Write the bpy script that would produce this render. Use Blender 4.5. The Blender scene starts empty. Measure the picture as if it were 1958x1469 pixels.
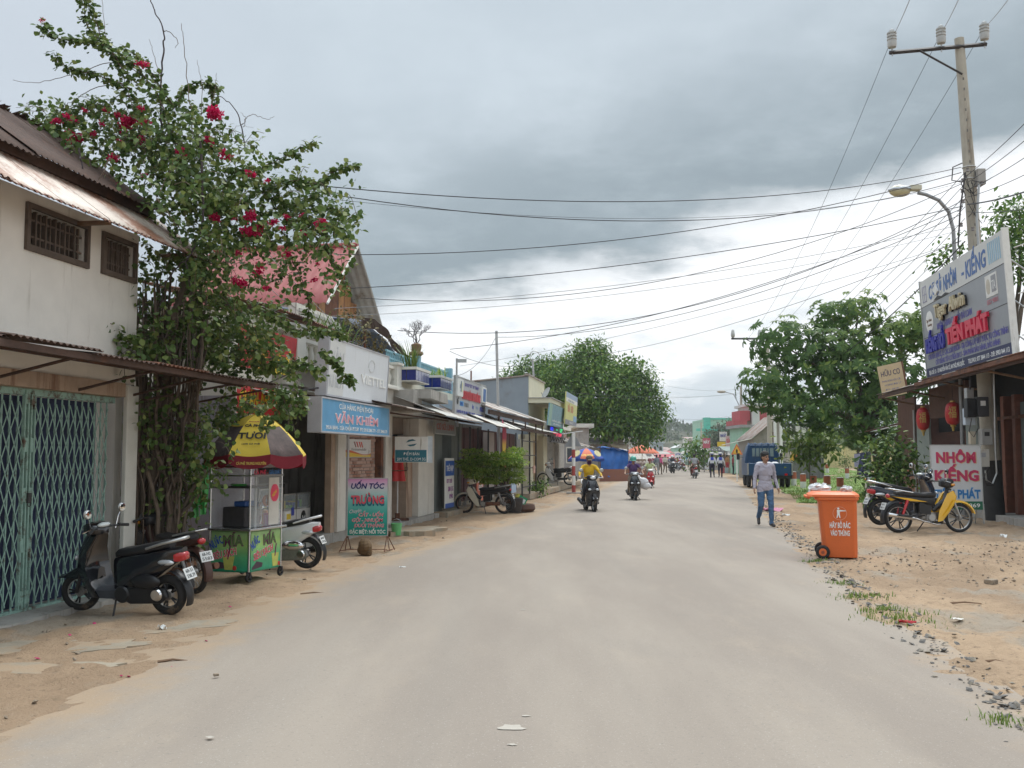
import bpy,bmesh,math,random
import numpy as np
from mathutils import Vector,Matrix,Euler,kdtree,noise as mnoise
random.seed(7);RNG = np.random.default_rng(11)
S = bpy.context.scene
COL = S.collection
R = math.radians
# ---------------------------------------------------------------- camera
FPX,CAMH,PITCH = 1867.0,1.58,math.atan(137.5/1867.0)
cam = bpy.data.cameras.new('camera');cam.sensor_width = 36;cam.lens = 36*FPX/1958
cam.clip_start = .05;cam.clip_end = 6000
co = bpy.data.objects.new('camera',cam);COL.objects.link(co)
co.location = (0,0,CAMH);co.rotation_euler = (math.pi/2+PITCH,0,0);S.camera = co
# ---------------------------------------------------------------- light
S.view_settings.view_transform = 'Standard';S.view_settings.look = 'None'
S.view_settings.exposure = 0.42;S.view_settings.gamma = 1;S.view_settings.use_curve_mapping = False
SUN_EL,SUN_AZ = R(58),R(25)          # azimuth measured from +Y towards +X
sl = bpy.data.lights.new('sun','SUN');sl.energy = 1.5;sl.angle = R(25);sl.color = (1,.96,.9)
so = bpy.data.objects.new('sun',sl);COL.objects.link(so)
sd = Vector((math.sin(SUN_AZ)*math.cos(SUN_EL),math.cos(SUN_AZ)*math.cos(SUN_EL),math.sin(SUN_EL)))
so.rotation_euler = sd.to_track_quat('Z','Y').to_euler();so.location = (0,0,60)
WLD = bpy.data.worlds.new('World');S.world = WLD;WLD.use_nodes = True
def world_sky():
    nt = WLD.node_tree;N = nt.nodes;L = nt.links;N.clear()
    def n(t,**k):
        q = N.new(t)
        for a,b in k.items():setattr(q,a,b)
        return q
    def mth(op,a,b=None,c=None):
        q = n('ShaderNodeMath',operation=op)
        for i,v in enumerate((a,b,c)):
            if v is None:continue
            if isinstance(v,(int,float)):q.inputs[i].default_value = v
            else:L.new(v,q.inputs[i])
        return q.outputs[0]
    def sstep(v,a,b,lo=0.,hi=1.):
        q = n('ShaderNodeMapRange',interpolation_type='SMOOTHSTEP')
        L.new(v,q.inputs[0]);q.inputs[1].default_value = a;q.inputs[2].default_value = b
        q.inputs[3].default_value = lo;q.inputs[4].default_value = hi
        return q.outputs[0]
    def mix(f,a,b):
        q = n('ShaderNodeMix',data_type='RGBA')
        if isinstance(f,float):q.inputs[0].default_value = f
        else:L.new(f,q.inputs[0])
        for i,v in ((6,a),(7,b)):
            if isinstance(v,tuple):q.inputs[i].default_value = (*v,1)
            else:L.new(v,q.inputs[i])
        return q.outputs[2]
    tc = n('ShaderNodeTexCoord');sep = n('ShaderNodeSeparateXYZ');L.new(tc.outputs['Generated'],sep.inputs[0])
    x,y,z = sep.outputs
    zz = mth('MAXIMUM',z,0.0)
    den = mth('ADD',zz,.22)
    cmb = n('ShaderNodeCombineXYZ');L.new(mth('DIVIDE',x,den),cmb.inputs[0]);L.new(mth('DIVIDE',y,den),cmb.inputs[1])
    L.new(mth('MULTIPLY',zz,1.5),cmb.inputs[2])
    def noise(sc,det=6,ro=.55,off=(0,0,0)):
        m = n('ShaderNodeMapping');L.new(cmb.outputs[0],m.inputs[0]);m.inputs['Location'].default_value = off
        q = n('ShaderNodeTexNoise');q.inputs['Scale'].default_value = sc;q.inputs['Detail'].default_value = det
        q.inputs['Roughness'].default_value = ro;L.new(m.outputs[0],q.inputs['Vector'])
        return q.outputs['Fac']
    n1 = mth('SUBTRACT',noise(1.1,7,.58),.5);n2 = mth('SUBTRACT',noise(2.6,8,.6,(3,1,5)),.5)
    n3 = mth('SUBTRACT',noise(.55,3,.5,(7.3,2,0)),.5)
    bnd = mth('MULTIPLY_ADD',x,.25,.178)
    t = mth('SUBTRACT',zz,bnd)
    t = mth('MULTIPLY_ADD',n1,.19,t);t = mth('MULTIPLY_ADD',n2,.11,t)
    # the light sky below the storm cloud's edge: pale blue grey at the horizon, white cloud under the edge
    low = mix(sstep(zz,.0,.11),(.40,.47,.535),(.56,.61,.645))
    cl = mth('MULTIPLY_ADD',n2,1.5,mth('MULTIPLY_ADD',n1,1.2,.5))
    low = mix(sstep(mth('MULTIPLY_ADD',sstep(zz,.03,.12),.34,cl),.42,.92),low,(.88,.89,.90))
    # the storm cloud
    tt = mth('MULTIPLY_ADD',n1,.08,mth('SUBTRACT',zz,bnd))
    dark = mix(sstep(tt,.02,.24),(.235,.283,.308),(.44,.50,.545))
    dark = mix(sstep(mth('MULTIPLY_ADD',n2,1.0,mth('MULTIPLY_ADD',n3,1.0,.5)),.34,.95),dark,(.535,.60,.645))
    dark = mix(sstep(x,-.12,-.42,0.,.7),dark,(.475,.52,.575))
    sky = mix(sstep(t,-.032,.022),low,dark)
    nis = n('ShaderNodeTexSky',sky_type='NISHITA');nis.sun_disc = False
    nis.sun_elevation = SUN_EL;nis.sun_rotation = SUN_AZ
    # overcast luminance grows towards the zenith
    gain = mth('MULTIPLY',sstep(z,.42,.95,1.,3.2),10.0)
    sc = n('ShaderNodeVectorMath',operation='SCALE');L.new(sky,sc.inputs[0]);L.new(gain,sc.inputs['Scale'])
    fin = mix(.06,sc.outputs[0],nis.outputs[0])
    bg = n('ShaderNodeBackground');bg.inputs['Strength'].default_value = .1;L.new(fin,bg.inputs['Color'])
    out = n('ShaderNodeOutputWorld');L.new(bg.outputs[0],out.inputs['Surface'])
world_sky()
# ---------------------------------------------------------------- places
def ray(x,y):
    u = (x-979.)/FPX;v = -(y-734.5)/FPX;c,s = math.cos(PITCH),math.sin(PITCH)
    return Vector((u,c-s*v,s+c*v))
def gnd(x,y,z=0.):
    d = ray(x,y);k = (z-CAMH)/d.z;return Vector((d.x*k,d.y*k,z))
def at(x,y,Y):
    d = ray(x,y);k = Y/d.y;return Vector((d.x*k,Y,CAMH+d.z*k))
AL = math.atan(.17);TL = Vector((math.sin(AL),math.cos(AL),0));NL = Vector((math.cos(AL),-math.sin(AL),0));PL = Vector((-6.45,0,0))
AR = math.atan(.145);TR = Vector((math.sin(AR),math.cos(AR),0));NR = Vector((-math.cos(AR),math.sin(AR),0));PR = Vector((8.72,0,0))
ROTL = math.pi/2-AL;ROTR = -math.pi/2-AR
def LF(s,d=0.,z=0.):return PL+TL*s+NL*d+Vector((0,0,z))      # left house row: along, out to the road, up
def RF(s,d=0.,z=0.):return PR+TR*s+NR*d+Vector((0,0,z))
# ---------------------------------------------------------------- mesh helper
def rot(x=0,y=0,z=0):return Euler((x,y,z)).to_matrix().to_4x4()
def tr(x=0,y=0,z=0):return Matrix.Translation((x,y,z))
class MB:
    def __init__(s):s.v = [];s.f = [];s.m = [];s.mi = 0
    def add(s,vs,fs,M=None):
        b = len(s.v)
        s.v += [tuple(M @ Vector(p)) for p in vs] if M is not None else [tuple(p) for p in vs]
        s.f += [tuple(i+b for i in f) for f in fs];s.m += [s.mi]*len(fs)
        return s
    def box(s,x0,x1,y0,y1,z0,z1,M=None):
        v = [(x,y,z) for z in (z0,z1) for y in (y0,y1) for x in (x0,x1)]
        return s.add(v,[(0,2,3,1),(4,5,7,6),(0,1,5,4),(2,6,7,3),(0,4,6,2),(1,3,7,5)],M)
    def bc(s,c,sz,M=None):
        return s.box(c[0]-sz[0]/2,c[0]+sz[0]/2,c[1]-sz[1]/2,c[1]+sz[1]/2,c[2]-sz[2]/2,c[2]+sz[2]/2,M)
    def loft(s,rings,M=None,caps=True,close=False):
        n = len(rings[0]);vs = [p for r in rings for p in r];fs = []
        k = len(rings)
        for i in range(k if close else k-1):
            a = i*n;b = ((i+1) % k)*n
            for j in range(n):fs.append((a+j,a+(j+1) % n,b+(j+1) % n,b+j))
        if caps and not close:fs += [tuple(range(n-1,-1,-1)),tuple(range((k-1)*n,k*n))]
        return s.add(vs,fs,M)
    def tube(s,pts,r,n=8,M=None,caps=True):
        pts = [Vector(p) for p in pts];k = len(pts)
        rs = r if isinstance(r,(list,tuple)) else [r]*k
        up = None;rings = []
        for i,p in enumerate(pts):
            d = (pts[min(i+1,k-1)]-pts[max(i-1,0)])
            if d.length < 1e-9:d = Vector((0,0,1))
            d.normalize()
            if up is None:up = Vector((0,0,1)) if abs(d.z) < .9 else Vector((1,0,0))
            a = d.cross(up)
            if a.length < 1e-6:a = d.orthogonal()
            a.normalize();b = a.cross(d).normalized();up = b
            rings.append([p+(a*math.cos(2*math.pi*j/n)-b*math.sin(2*math.pi*j/n))*rs[i] for j in range(n)])
        return s.loft(rings,M,caps)
    def cyl(s,p0,p1,r0,r1=None,n=12,M=None):return s.tube([p0,p1],[r0,r0 if r1 is None else r1],n,M)
    def lathe(s,prof,n=20,M=None,close=False):
        rings = [[(r*math.cos(2*math.pi*j/n),r*math.sin(2*math.pi*j/n),z) for j in range(n)] for r,z in prof]
        return s.loft(rings,M,True,close)
    def ring(s,Rr,r,n=28,m=8,M=None,sq=1.0):      # torus round local Y
        rings = []
        for i in range(n):
            a = 2*math.pi*i/n
            rings.append([((Rr+r*math.cos(b))*math.cos(a),sq*r*math.sin(b),(Rr+r*math.cos(b))*math.sin(a)) for b in [2*math.pi*j/m for j in range(m)]])
        return s.loft(rings,M,False,True)
    def ell(s,c,r,nu=12,nv=8,M=None):
        rings = []
        for i in range(1,nv):
            t = math.pi*i/nv
            rings.append([(c[0]+r[0]*math.sin(t)*math.cos(2*math.pi*j/nu),c[1]+r[1]*math.sin(t)*math.sin(2*math.pi*j/nu),c[2]-r[2]*math.cos(t)) for j in range(nu)])
        return s.loft(rings,M)
    def prism(s,poly,y0,y1,M=None):                 # polygon in xz, pushed along y
        n = len(poly);vs = [(x,y0,z) for x,z in poly]+[(x,y1,z) for x,z in poly]
        fs = [tuple(range(n)),tuple(range(2*n-1,n-1,-1))]+[((j+1) % n,j,n+j,n+(j+1) % n) for j in range(n)]
        return s.add(vs,fs,M)
    def sheet(s,fn,nu,nv,th=.004,M=None):          # surface fn(u,v) given thickness along z
        top = [Vector(fn(i/nu,j/nv)) for j in range(nv+1) for i in range(nu+1)]
        bot = [p-Vector((0,0,th)) for p in top];n = len(top);w = nu+1;fs = []
        for j in range(nv):
            for i in range(nu):
                a = j*w+i;fs.append((a,a+1,a+w+1,a+w));fs.append((n+a,n+a+w,n+a+w+1,n+a+1))
        for i in range(nu):fs.append((i,n+i,n+i+1,i+1));a = nv*w+i;fs.append((a,a+1,n+a+1,n+a))
        for j in range(nv):a = j*w;fs.append((a,a+w,n+a+w,n+a));a += nu;fs.append((a,n+a,n+a+w,a+w))
        return s.add(top+bot,fs,M)
    def mesh(s,name,mats,smooth=None):
        me = bpy.data.meshes.new(name);me.from_pydata(s.v,[],s.f)
        for m in (mats if isinstance(mats,(list,tuple)) else [mats]):me.materials.append(m)
        if any(s.m):me.polygons.foreach_set('material_index',s.m)
        me.validate()
        bm = bmesh.new();bm.from_mesh(me);bmesh.ops.recalc_face_normals(bm,faces=bm.faces);bm.to_mesh(me);bm.free()
        if smooth is not None:
            me.shade_smooth();me.set_sharp_from_angle(angle=R(smooth))
        return me
    def build(s,name,mats,parent=None,smooth=None,bevel=0,loc=(0,0,0),rz=0.,**props):
        o = obj(name,s.mesh(name,mats,smooth),parent,loc,rz,**props)
        if bevel:
            b = o.modifiers.new('bevel','BEVEL');b.width = bevel;b.segments = 2;b.limit_method = 'ANGLE';b.angle_limit = R(40)
        return o
def obj(name,me,parent=None,loc=(0,0,0),rz=0.,**props):
    o = bpy.data.objects.new(name,me);COL.objects.link(o)
    o.location = loc;o.rotation_euler = (0,0,rz) if isinstance(rz,(int,float)) else rz
    if parent is not None:o.parent = parent
    for k,v in props.items():o[k] = v
    return o
def thing(name,label,cat,loc=(0,0,0),rz=0.,group=None):
    o = obj(name,None,None,loc,rz);o.empty_display_size = .1
    o['label'] = label;o['category'] = cat
    if group:o['group'] = group
    return o
def tag(o,label,cat,group=None):
    o['label'] = label;o['category'] = cat
    if group:o['group'] = group
    return o
def copy_tree(o,parent=None):
    c = o.copy();COL.objects.link(c);c.parent = parent
    for ch in list(o.children):copy_tree(ch,c)
    return c
def corr(mb,x0,x1,p0,p1,pitch=.076,amp=.011,M=None,sag=0.,rag=0.):
    """corrugated sheet: ribs run from p0=(y,z) to p1=(y,z), waves along x"""
    nu = max(4,int((x1-x0)/pitch*4));nu = min(nu,240);nv = 4
    rg = [random.uniform(-rag,rag) for _ in range(nu+1)]
    def fn(u,v):
        i = int(round(u*nu));vv = v+(rg[i] if v > .9 else 0)
        x = x0+(x1-x0)*u
        return (x,p0[0]+(p1[0]-p0[0])*vv,p0[1]+(p1[1]-p0[1])*vv+amp*math.sin(2*math.pi*x/pitch)-sag*math.sin(math.pi*v)*math.sin(math.pi*u))
    return mb.sheet(fn,nu,nv,.004,M)
# ---------------------------------------------------------------- materials
MATS = {}
def nodes(name):
    m = bpy.data.materials.new(name);m.use_nodes = True
    nt = m.node_tree;return m,nt,nt.nodes['Principled BSDF'],nt.links
def mat(name,col,rough=.6,var=.18,scale=6.,bump=.15,bscale=60.,metal=0.,dirt=None,dscale=2.5,damt=.5,streak=False,emit=0.,spec=.5,coat=0.,grad=None,alpha=None,sub=0.):
    """procedural paint: base colour with tonal variation, an optional second colour in noise patches or vertical streaks, and fine relief"""
    if name in MATS:return MATS[name]
    m,nt,bs,L = nodes(name);N = nt.nodes
    tc = N.new('ShaderNodeTexCoord');src = tc.outputs['Object']
    nz = N.new('ShaderNodeTexNoise');nz.inputs['Scale'].default_value = scale;nz.inputs['Detail'].default_value = 6;nz.inputs['Roughness'].default_value = .65
    L.new(src,nz.inputs['Vector'])
    hs = N.new('ShaderNodeMapRange');hs.inputs[1].default_value = .25;hs.inputs[2].default_value = .75
    hs.inputs[3].default_value = 1-var;hs.inputs[4].default_value = 1+var;L.new(nz.outputs['Fac'],hs.inputs[0])
    vm = N.new('ShaderNodeVectorMath');vm.operation = 'SCALE';L.new(hs.outputs[0],vm.inputs['Scale'])
    if grad:
        g = N.new('ShaderNodeSeparateXYZ');L.new(tc.outputs['Generated'],g.inputs[0])
        rp = N.new('ShaderNodeValToRGB');e = rp.color_ramp.elements
        while len(e) < len(grad):e.new(.5)
        for el,(p,c) in zip(e,grad):el.position = p;el.color = (*c,1)
        L.new(g.outputs[2],rp.inputs[0]);L.new(rp.outputs[0],vm.inputs[0])
    else:vm.inputs[0].default_value = col[:3]
    cur = vm.outputs[0]
    if dirt:
        d = N.new('ShaderNodeTexNoise');d.inputs['Scale'].default_value = dscale;d.inputs['Detail'].default_value = 8;d.inputs['Roughness'].default_value = .7
        if streak:
            mp = N.new('ShaderNodeMapping');mp.inputs['Scale'].default_value = (3.2,3.2,.28);L.new(src,mp.inputs[0]);L.new(mp.outputs[0],d.inputs['Vector'])
        else:L.new(src,d.inputs['Vector'])
        mr = N.new('ShaderNodeMapRange');mr.interpolation_type = 'SMOOTHSTEP';lo = .70-.42*damt
        mr.inputs[1].default_value = lo;mr.inputs[2].default_value = lo+.16;L.new(d.outputs['Fac'],mr.inputs[0])
        mx = N.new('ShaderNodeMix');mx.data_type = 'RGBA';L.new(mr.outputs[0],mx.inputs[0]);L.new(cur,mx.inputs[6]);mx.inputs[7].default_value = (*dirt,1)
        cur = mx.outputs[2]
    L.new(cur,bs.inputs['Base Color'])
    if emit:
        bs.inputs['Emission Color'].default_value = (*col[:3],1);bs.inputs['Emission Strength'].default_value = emit
    bs.inputs['Roughness'].default_value = rough;bs.inputs['Metallic'].default_value = metal
    bs.inputs['Specular IOR Level'].default_value = spec;bs.inputs['Coat Weight'].default_value = coat
    if alpha is not None:bs.inputs['Alpha'].default_value = alpha
    if bump:
        b = N.new('ShaderNodeTexNoise');b.inputs['Scale'].default_value = bscale;b.inputs['Detail'].default_value = 4;L.new(src,b.inputs['Vector'])
        bp = N.new('ShaderNodeBump');bp.inputs['Strength'].default_value = bump;bp.inputs['Distance'].default_value = .01
        L.new(b.outputs['Fac'],bp.inputs['Height']);L.new(bp.outputs[0],bs.inputs['Normal'])
    MATS[name] = m;return m
def leafmat(name,ca,cb,cc,trans=.35,rough=.5):
    """leaf: colour drawn per leaf from three greens, light passes through"""
    m,nt,bs,L = nodes(name);N = nt.nodes
    at_ = N.new('ShaderNodeAttribute');at_.attribute_name = 'rnd'
    rp = N.new('ShaderNodeValToRGB');e = rp.color_ramp.elements;e.new(.5)
    for el,(p,c) in zip(e,((0.,ca),(.55,cb),(1.,cc))):el.position = p;el.color = (*c,1)
    L.new(at_.outputs['Fac'],rp.inputs[0]);L.new(rp.outputs[0],bs.inputs['Base Color'])
    bs.inputs['Roughness'].default_value = rough;bs.inputs['Specular IOR Level'].default_value = .22
    td = N.new('ShaderNodeBsdfTranslucent');L.new(rp.outputs[0],td.inputs['Color'])
    mx = N.new('ShaderNodeMixShader');mx.inputs[0].default_value = trans
    L.new(bs.outputs[0],mx.inputs[1]);L.new(td.outputs[0],mx.inputs[2])
    L.new(mx.outputs[0],nt.nodes['Material Output'].inputs['Surface'])
    return m
def glassmat(name,col=(.8,.85,.85),alpha=.25,rough=.05):
    m,nt,bs,L = nodes(name);bs.inputs['Base Color'].default_value = (*col,1)
    bs.inputs['Alpha'].default_value = alpha;bs.inputs['Roughness'].default_value = rough;return m
def bw(m_):  # flat bright print helper
    return m_
RED = (.55,.02,.03);BLUE = (.02,.04,.35);WHITE = (.78,.78,.76)
M_white = mat('white paint',(.72,.71,.67),.6,.1,dirt=(.30,.26,.2),damt=.28,streak=True)
M_whitewash = mat('weathered whitewash',(.62,.60,.54),.8,.12,2.2,.25,40,dirt=(.22,.19,.15),dscale=1.3,damt=.28,streak=True)
M_rust = mat('rust',(.16,.065,.035),.85,.35,9,.4,50,dirt=(.05,.03,.025),dscale=3,damt=.5)
M_rustdark = mat('dark rusted iron',(.075,.042,.03),.85,.35,7,.4,50,dirt=(.13,.055,.03),dscale=2.2,damt=.4)
M_zinc = mat('galvanised sheet',(.42,.41,.37),.45,.12,4,.1,40,metal=.25,dirt=(.20,.075,.03),dscale=1.6,damt=.42,streak=False)
M_zincgrey = mat('grey roof sheet',(.42,.41,.38),.6,.2,3,.15,40,metal=.1,dirt=(.22,.17,.12),dscale=1.4,damt=.45)
M_steel = mat('stainless steel',(.62,.63,.64),.25,.06,8,.02,metal=.95)
M_chrome = mat('chrome',(.75,.75,.76),.12,.03,8,0,metal=1.)
M_alu = mat('worn aluminium',(.45,.45,.44),.38,.12,12,.05,metal=.8)
M_iron = mat('dark iron',(.05,.045,.045),.6,.25,14,.15,metal=.3,dirt=(.12,.06,.04),damt=.3)
M_black = mat('black plastic',(.015,.015,.017),.38,.2,10,.04)
M_gloss = mat('gloss black paint',(.008,.008,.011),.14,.1,6,.0,coat=.7,dirt=(.06,.05,.04),damt=.12,dscale=5)
M_rubber = mat('tyre rubber',(.022,.021,.021),.85,.25,20,.3,120,dirt=(.16,.11,.07),damt=.3,dscale=6)
M_vinyl = mat('seat vinyl',(.018,.018,.02),.45,.2,20,.15,160)
M_conc = mat('concrete',(.34,.32,.29),.85,.2,4,.3,60,dirt=(.13,.115,.095),dscale=1.6,damt=.42,streak=True)
M_concdark = mat('dark streaked concrete',(.16,.155,.145),.9,.25,4,.3,60,dirt=(.06,.055,.05),dscale=1.6,damt=.5,streak=True)  # dark grey concrete with still darker vertical streaks
M_wood = mat('weathered wood',(.20,.12,.07),.8,.3,8,.25,60,dirt=(.09,.06,.04),damt=.4)
M_dark = mat('dark interior',(.02,.019,.018),.9,.3,2,0)  # near-black colour standing in for unlit depth
M_tex_red = mat('red print',(.55,.03,.045),.5,.1)
M_tex_blue = mat('blue print',(.03,.05,.33),.5,.1)
M_tex_white = mat('white print',(.8,.8,.78),.5,.05)
M_tex_black = mat('black print',(.02,.02,.02),.5,.1)
M_tex_yel = mat('yellow print',(.75,.55,.05),.5,.1)
# ---------------------------------------------------------------- lettering (reads along +x, faces -y)
_tc = bpy.data.curves.new('lettering','FONT');_to = bpy.data.objects.new('lettering',_tc);COL.objects.link(_to)
def text_geo(txt,h,w=None,bold=0.,shear=0.,depth=.003):
    """cap height h, total width w (squeezed to it), centred on x, baseline at z=0"""
    _tc.body = txt;_tc.size = 1;_tc.shear = shear;_tc.offset = bold;_tc.extrude = .01;_tc.resolution_u = 2;_tc.align_x = 'CENTER'
    dg = bpy.context.evaluated_depsgraph_get();dg.update()
    me = bpy.data.meshes.new_from_object(_to.evaluated_get(dg))
    n = len(me.vertices);a = np.empty(n*3);me.vertices.foreach_get('co',a);a = a.reshape(-1,3)
    fs = [tuple(p.vertices) for p in me.polygons];bpy.data.meshes.remove(me)
    k = h/.69;kx = k
    x0,x1 = a[:,0].min(),a[:,0].max()
    if w:kx = w/(x1-x0)
    out = [((x-(x0+x1)/2)*kx,-z*depth/.02,y*k) for x,y,z in a]
    return out,fs
def lettering(parent,lines,m,y=0.,name='lettering',**kw):
    """lines: (text, x centre, z baseline, cap height, width or None[, tilt])"""
    mb = MB()
    for ln in lines:
        t,x,z,h,w = ln[:5]
        v,f = text_geo(t,h,w,**kw)
        M = tr(x,y,z)
        if len(ln) > 5:M = M @ rot(y=-ln[5])
        mb.add(v,f,M)
    return mb.build(name,m,parent)
# ================================================================ GROUND
LEDGE = [(-30,-3.0),(2,-2.98),(5.7,-2.92),(8.3,-2.83),(12.85,-2.5),(17.3,-1.62),(23.3,-.24),(32,1.4),(43.7,3.4),(69,7.9),(100,13.2),(150,20.2),(220,29),(320,44)]
REDGE = [(-30,2.3),(2,2.5),(5.7,2.95),(9.4,3.6),(13.1,4.25),(20.9,5.8),(32,8.05),(51,12.1),(69,15.3),(100,20.3),(150,26.8),(220,36),(320,52)]
def edge(E,y):
    for (a,p),(b,q) in zip(E,E[1:]):
        if y <= b or b == E[-1][0]:return p+(q-p)*(y-a)/(b-a)
def vnoise(P,sc,seed):
    """smooth value noise on points (n,2)"""
    rg = np.random.default_rng(seed);T = rg.random((64,64));q = P*sc;i = np.floor(q).astype(int);f = q-i;f = f*f*(3-2*f)
    g = lambda a,b:T[(i[:,0]+a) % 64,(i[:,1]+b) % 64]
    return (g(0,0)*(1-f[:,0])+g(1,0)*f[:,0])*(1-f[:,1])+(g(0,1)*(1-f[:,0])+g(1,1)*f[:,0])*f[:,1]-.5
def grid_mesh(name,xs,ys,zf,m,**props):
    X,Y = np.meshgrid(xs,ys);P = np.stack([X.ravel(),Y.ravel()],1);Z = zf(P)
    me = bpy.data.meshes.new(name);nx,ny = len(xs),len(ys)
    i = np.arange((ny-1)*(nx-1));a = (i//(nx-1))*nx+i % (nx-1)
    F = np.stack([a,a+1,a+nx+1,a+nx],1)
    me.from_pydata(np.c_[P,Z].tolist(),[],F.tolist());me.materials.append(m);me.shade_smooth()
    return obj(name,me,**props)
def lawn_rise(P):          # the lawn on the right climbs gently to its wall
    x,y = P[:,0],P[:,1]
    k = np.clip((y-52)/40,0,1);k = k*k*(3-2*k)
    side = np.clip((x-(8.3+.145*y)-2.0)/3,0,1)
    return .5*k*side
def ground_z(P):
    x,y = P[:,0],P[:,1]
    le = np.interp(y,[e[0] for e in LEDGE],[e[1] for e in LEDGE]);re = np.interp(y,[e[0] for e in REDGE],[e[1] for e in REDGE])
    off = np.maximum(le-x,x-re)                       # metres outside the road
    a = np.clip(off/.5+.6,0,1)
    n = vnoise(P,17,5)*.03+vnoise(P,1.1,1)*.05+vnoise(P,3.1,2)*.04+vnoise(P,7.5,3)*.035
    right = x > (le+re)/2
    base = np.where(off < -.4,-.12,-.012+.0*off)
    z = base+n*a*np.where(right,1.5,1.0)*(off > -.4)
    # low heap of soil and rubble on the right verge
    z += .11*np.exp(-(((x-6.6)/.9)**2+((y-13.6)/.5)**2))*right+.16*np.exp(-(((x-9.3)/1.4)**2+((y-16.4)/.8)**2))*right
    return np.where(y > 90,np.minimum(z,-.02),z)+lawn_rise(P)
def dirt_material():
    m,nt,bs,L = nodes('dirt ground');N = nt.nodes
    tc = N.new('ShaderNodeTexCoord')
    def nz(sc,det=8,ro=.65,st=None):
        q = N.new('ShaderNodeTexNoise');q.inputs['Scale'].default_value = sc;q.inputs['Detail'].default_value = det;q.inputs['Roughness'].default_value = ro
        if st:
            mp = N.new('ShaderNodeMapping');mp.inputs['Scale'].default_value = st;mp.inputs['Rotation'].default_value = (0,0,.17);L.new(tc.outputs['Object'],mp.inputs[0]);L.new(mp.outputs[0],q.inputs['Vector'])
        else:L.new(tc.outputs['Object'],q.inputs['Vector'])
        return q.outputs['Fac']
    def ss(v,a,b):
        q = N.new('ShaderNodeMapRange');q.interpolation_type = 'SMOOTHSTEP';q.inputs[1].default_value = a;q.inputs[2].default_value = b;L.new(v,q.inputs[0]);return q.outputs[0]
    def mx(f,a,b,k=1.):
        q = N.new('ShaderNodeMix');q.data_type = 'RGBA'
        if k != 1.:
            mm = N.new('ShaderNodeMath');mm.operation = 'MULTIPLY';L.new(f,mm.inputs[0]);mm.inputs[1].default_value = k;f = mm.outputs[0]
        L.new(f,q.inputs[0])
        for i,v in ((6,a),(7,b)):
            if isinstance(v,tuple):q.inputs[i].default_value = (*v,1)
            else:L.new(v,q.inputs[i])
        return q.outputs[2]
    c = mx(ss(nz(.45,st=(1.6,.7,1)),.38,.64),(.405,.288,.188),(.30,.21,.137))     # orange sand to browner soil
    c = mx(ss(nz(.7,7,.6,(1.2,.6,1)),.52,.62),c,(.31,.265,.21),.85)              # patches of grey hardpan / old concrete
    c = mx(ss(nz(2.2,8,.75),.60,.72),c,(.17,.125,.08),.75)                            # damp mud and litter mould
    c = mx(ss(nz(14,5,.7),.56,.70),c,(.12,.085,.06),.6)
    c = mx(ss(nz(5,8,.75),.48,.72),c,(.22,.15,.095),.6)
    c = mx(ss(nz(38,3,.6),.66,.74),c,(.52,.47,.38),.55)                               # pale grit
    L.new(c,bs.inputs['Base Color']);bs.inputs['Roughness'].default_value = .95;bs.inputs['Specular IOR Level'].default_value = .2
    bp = N.new('ShaderNodeBump');bp.inputs['Strength'].default_value = .7;bp.inputs['Distance'].default_value = .03
    ad = N.new('ShaderNodeMath');ad.operation = 'ADD';L.new(nz(9,8,.7),ad.inputs[0]);L.new(nz(45,4,.6),ad.inputs[1]);L.new(ad.outputs[0],bp.inputs['Height']);L.new(bp.outputs[0],bs.inputs['Normal'])
    return m
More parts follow.
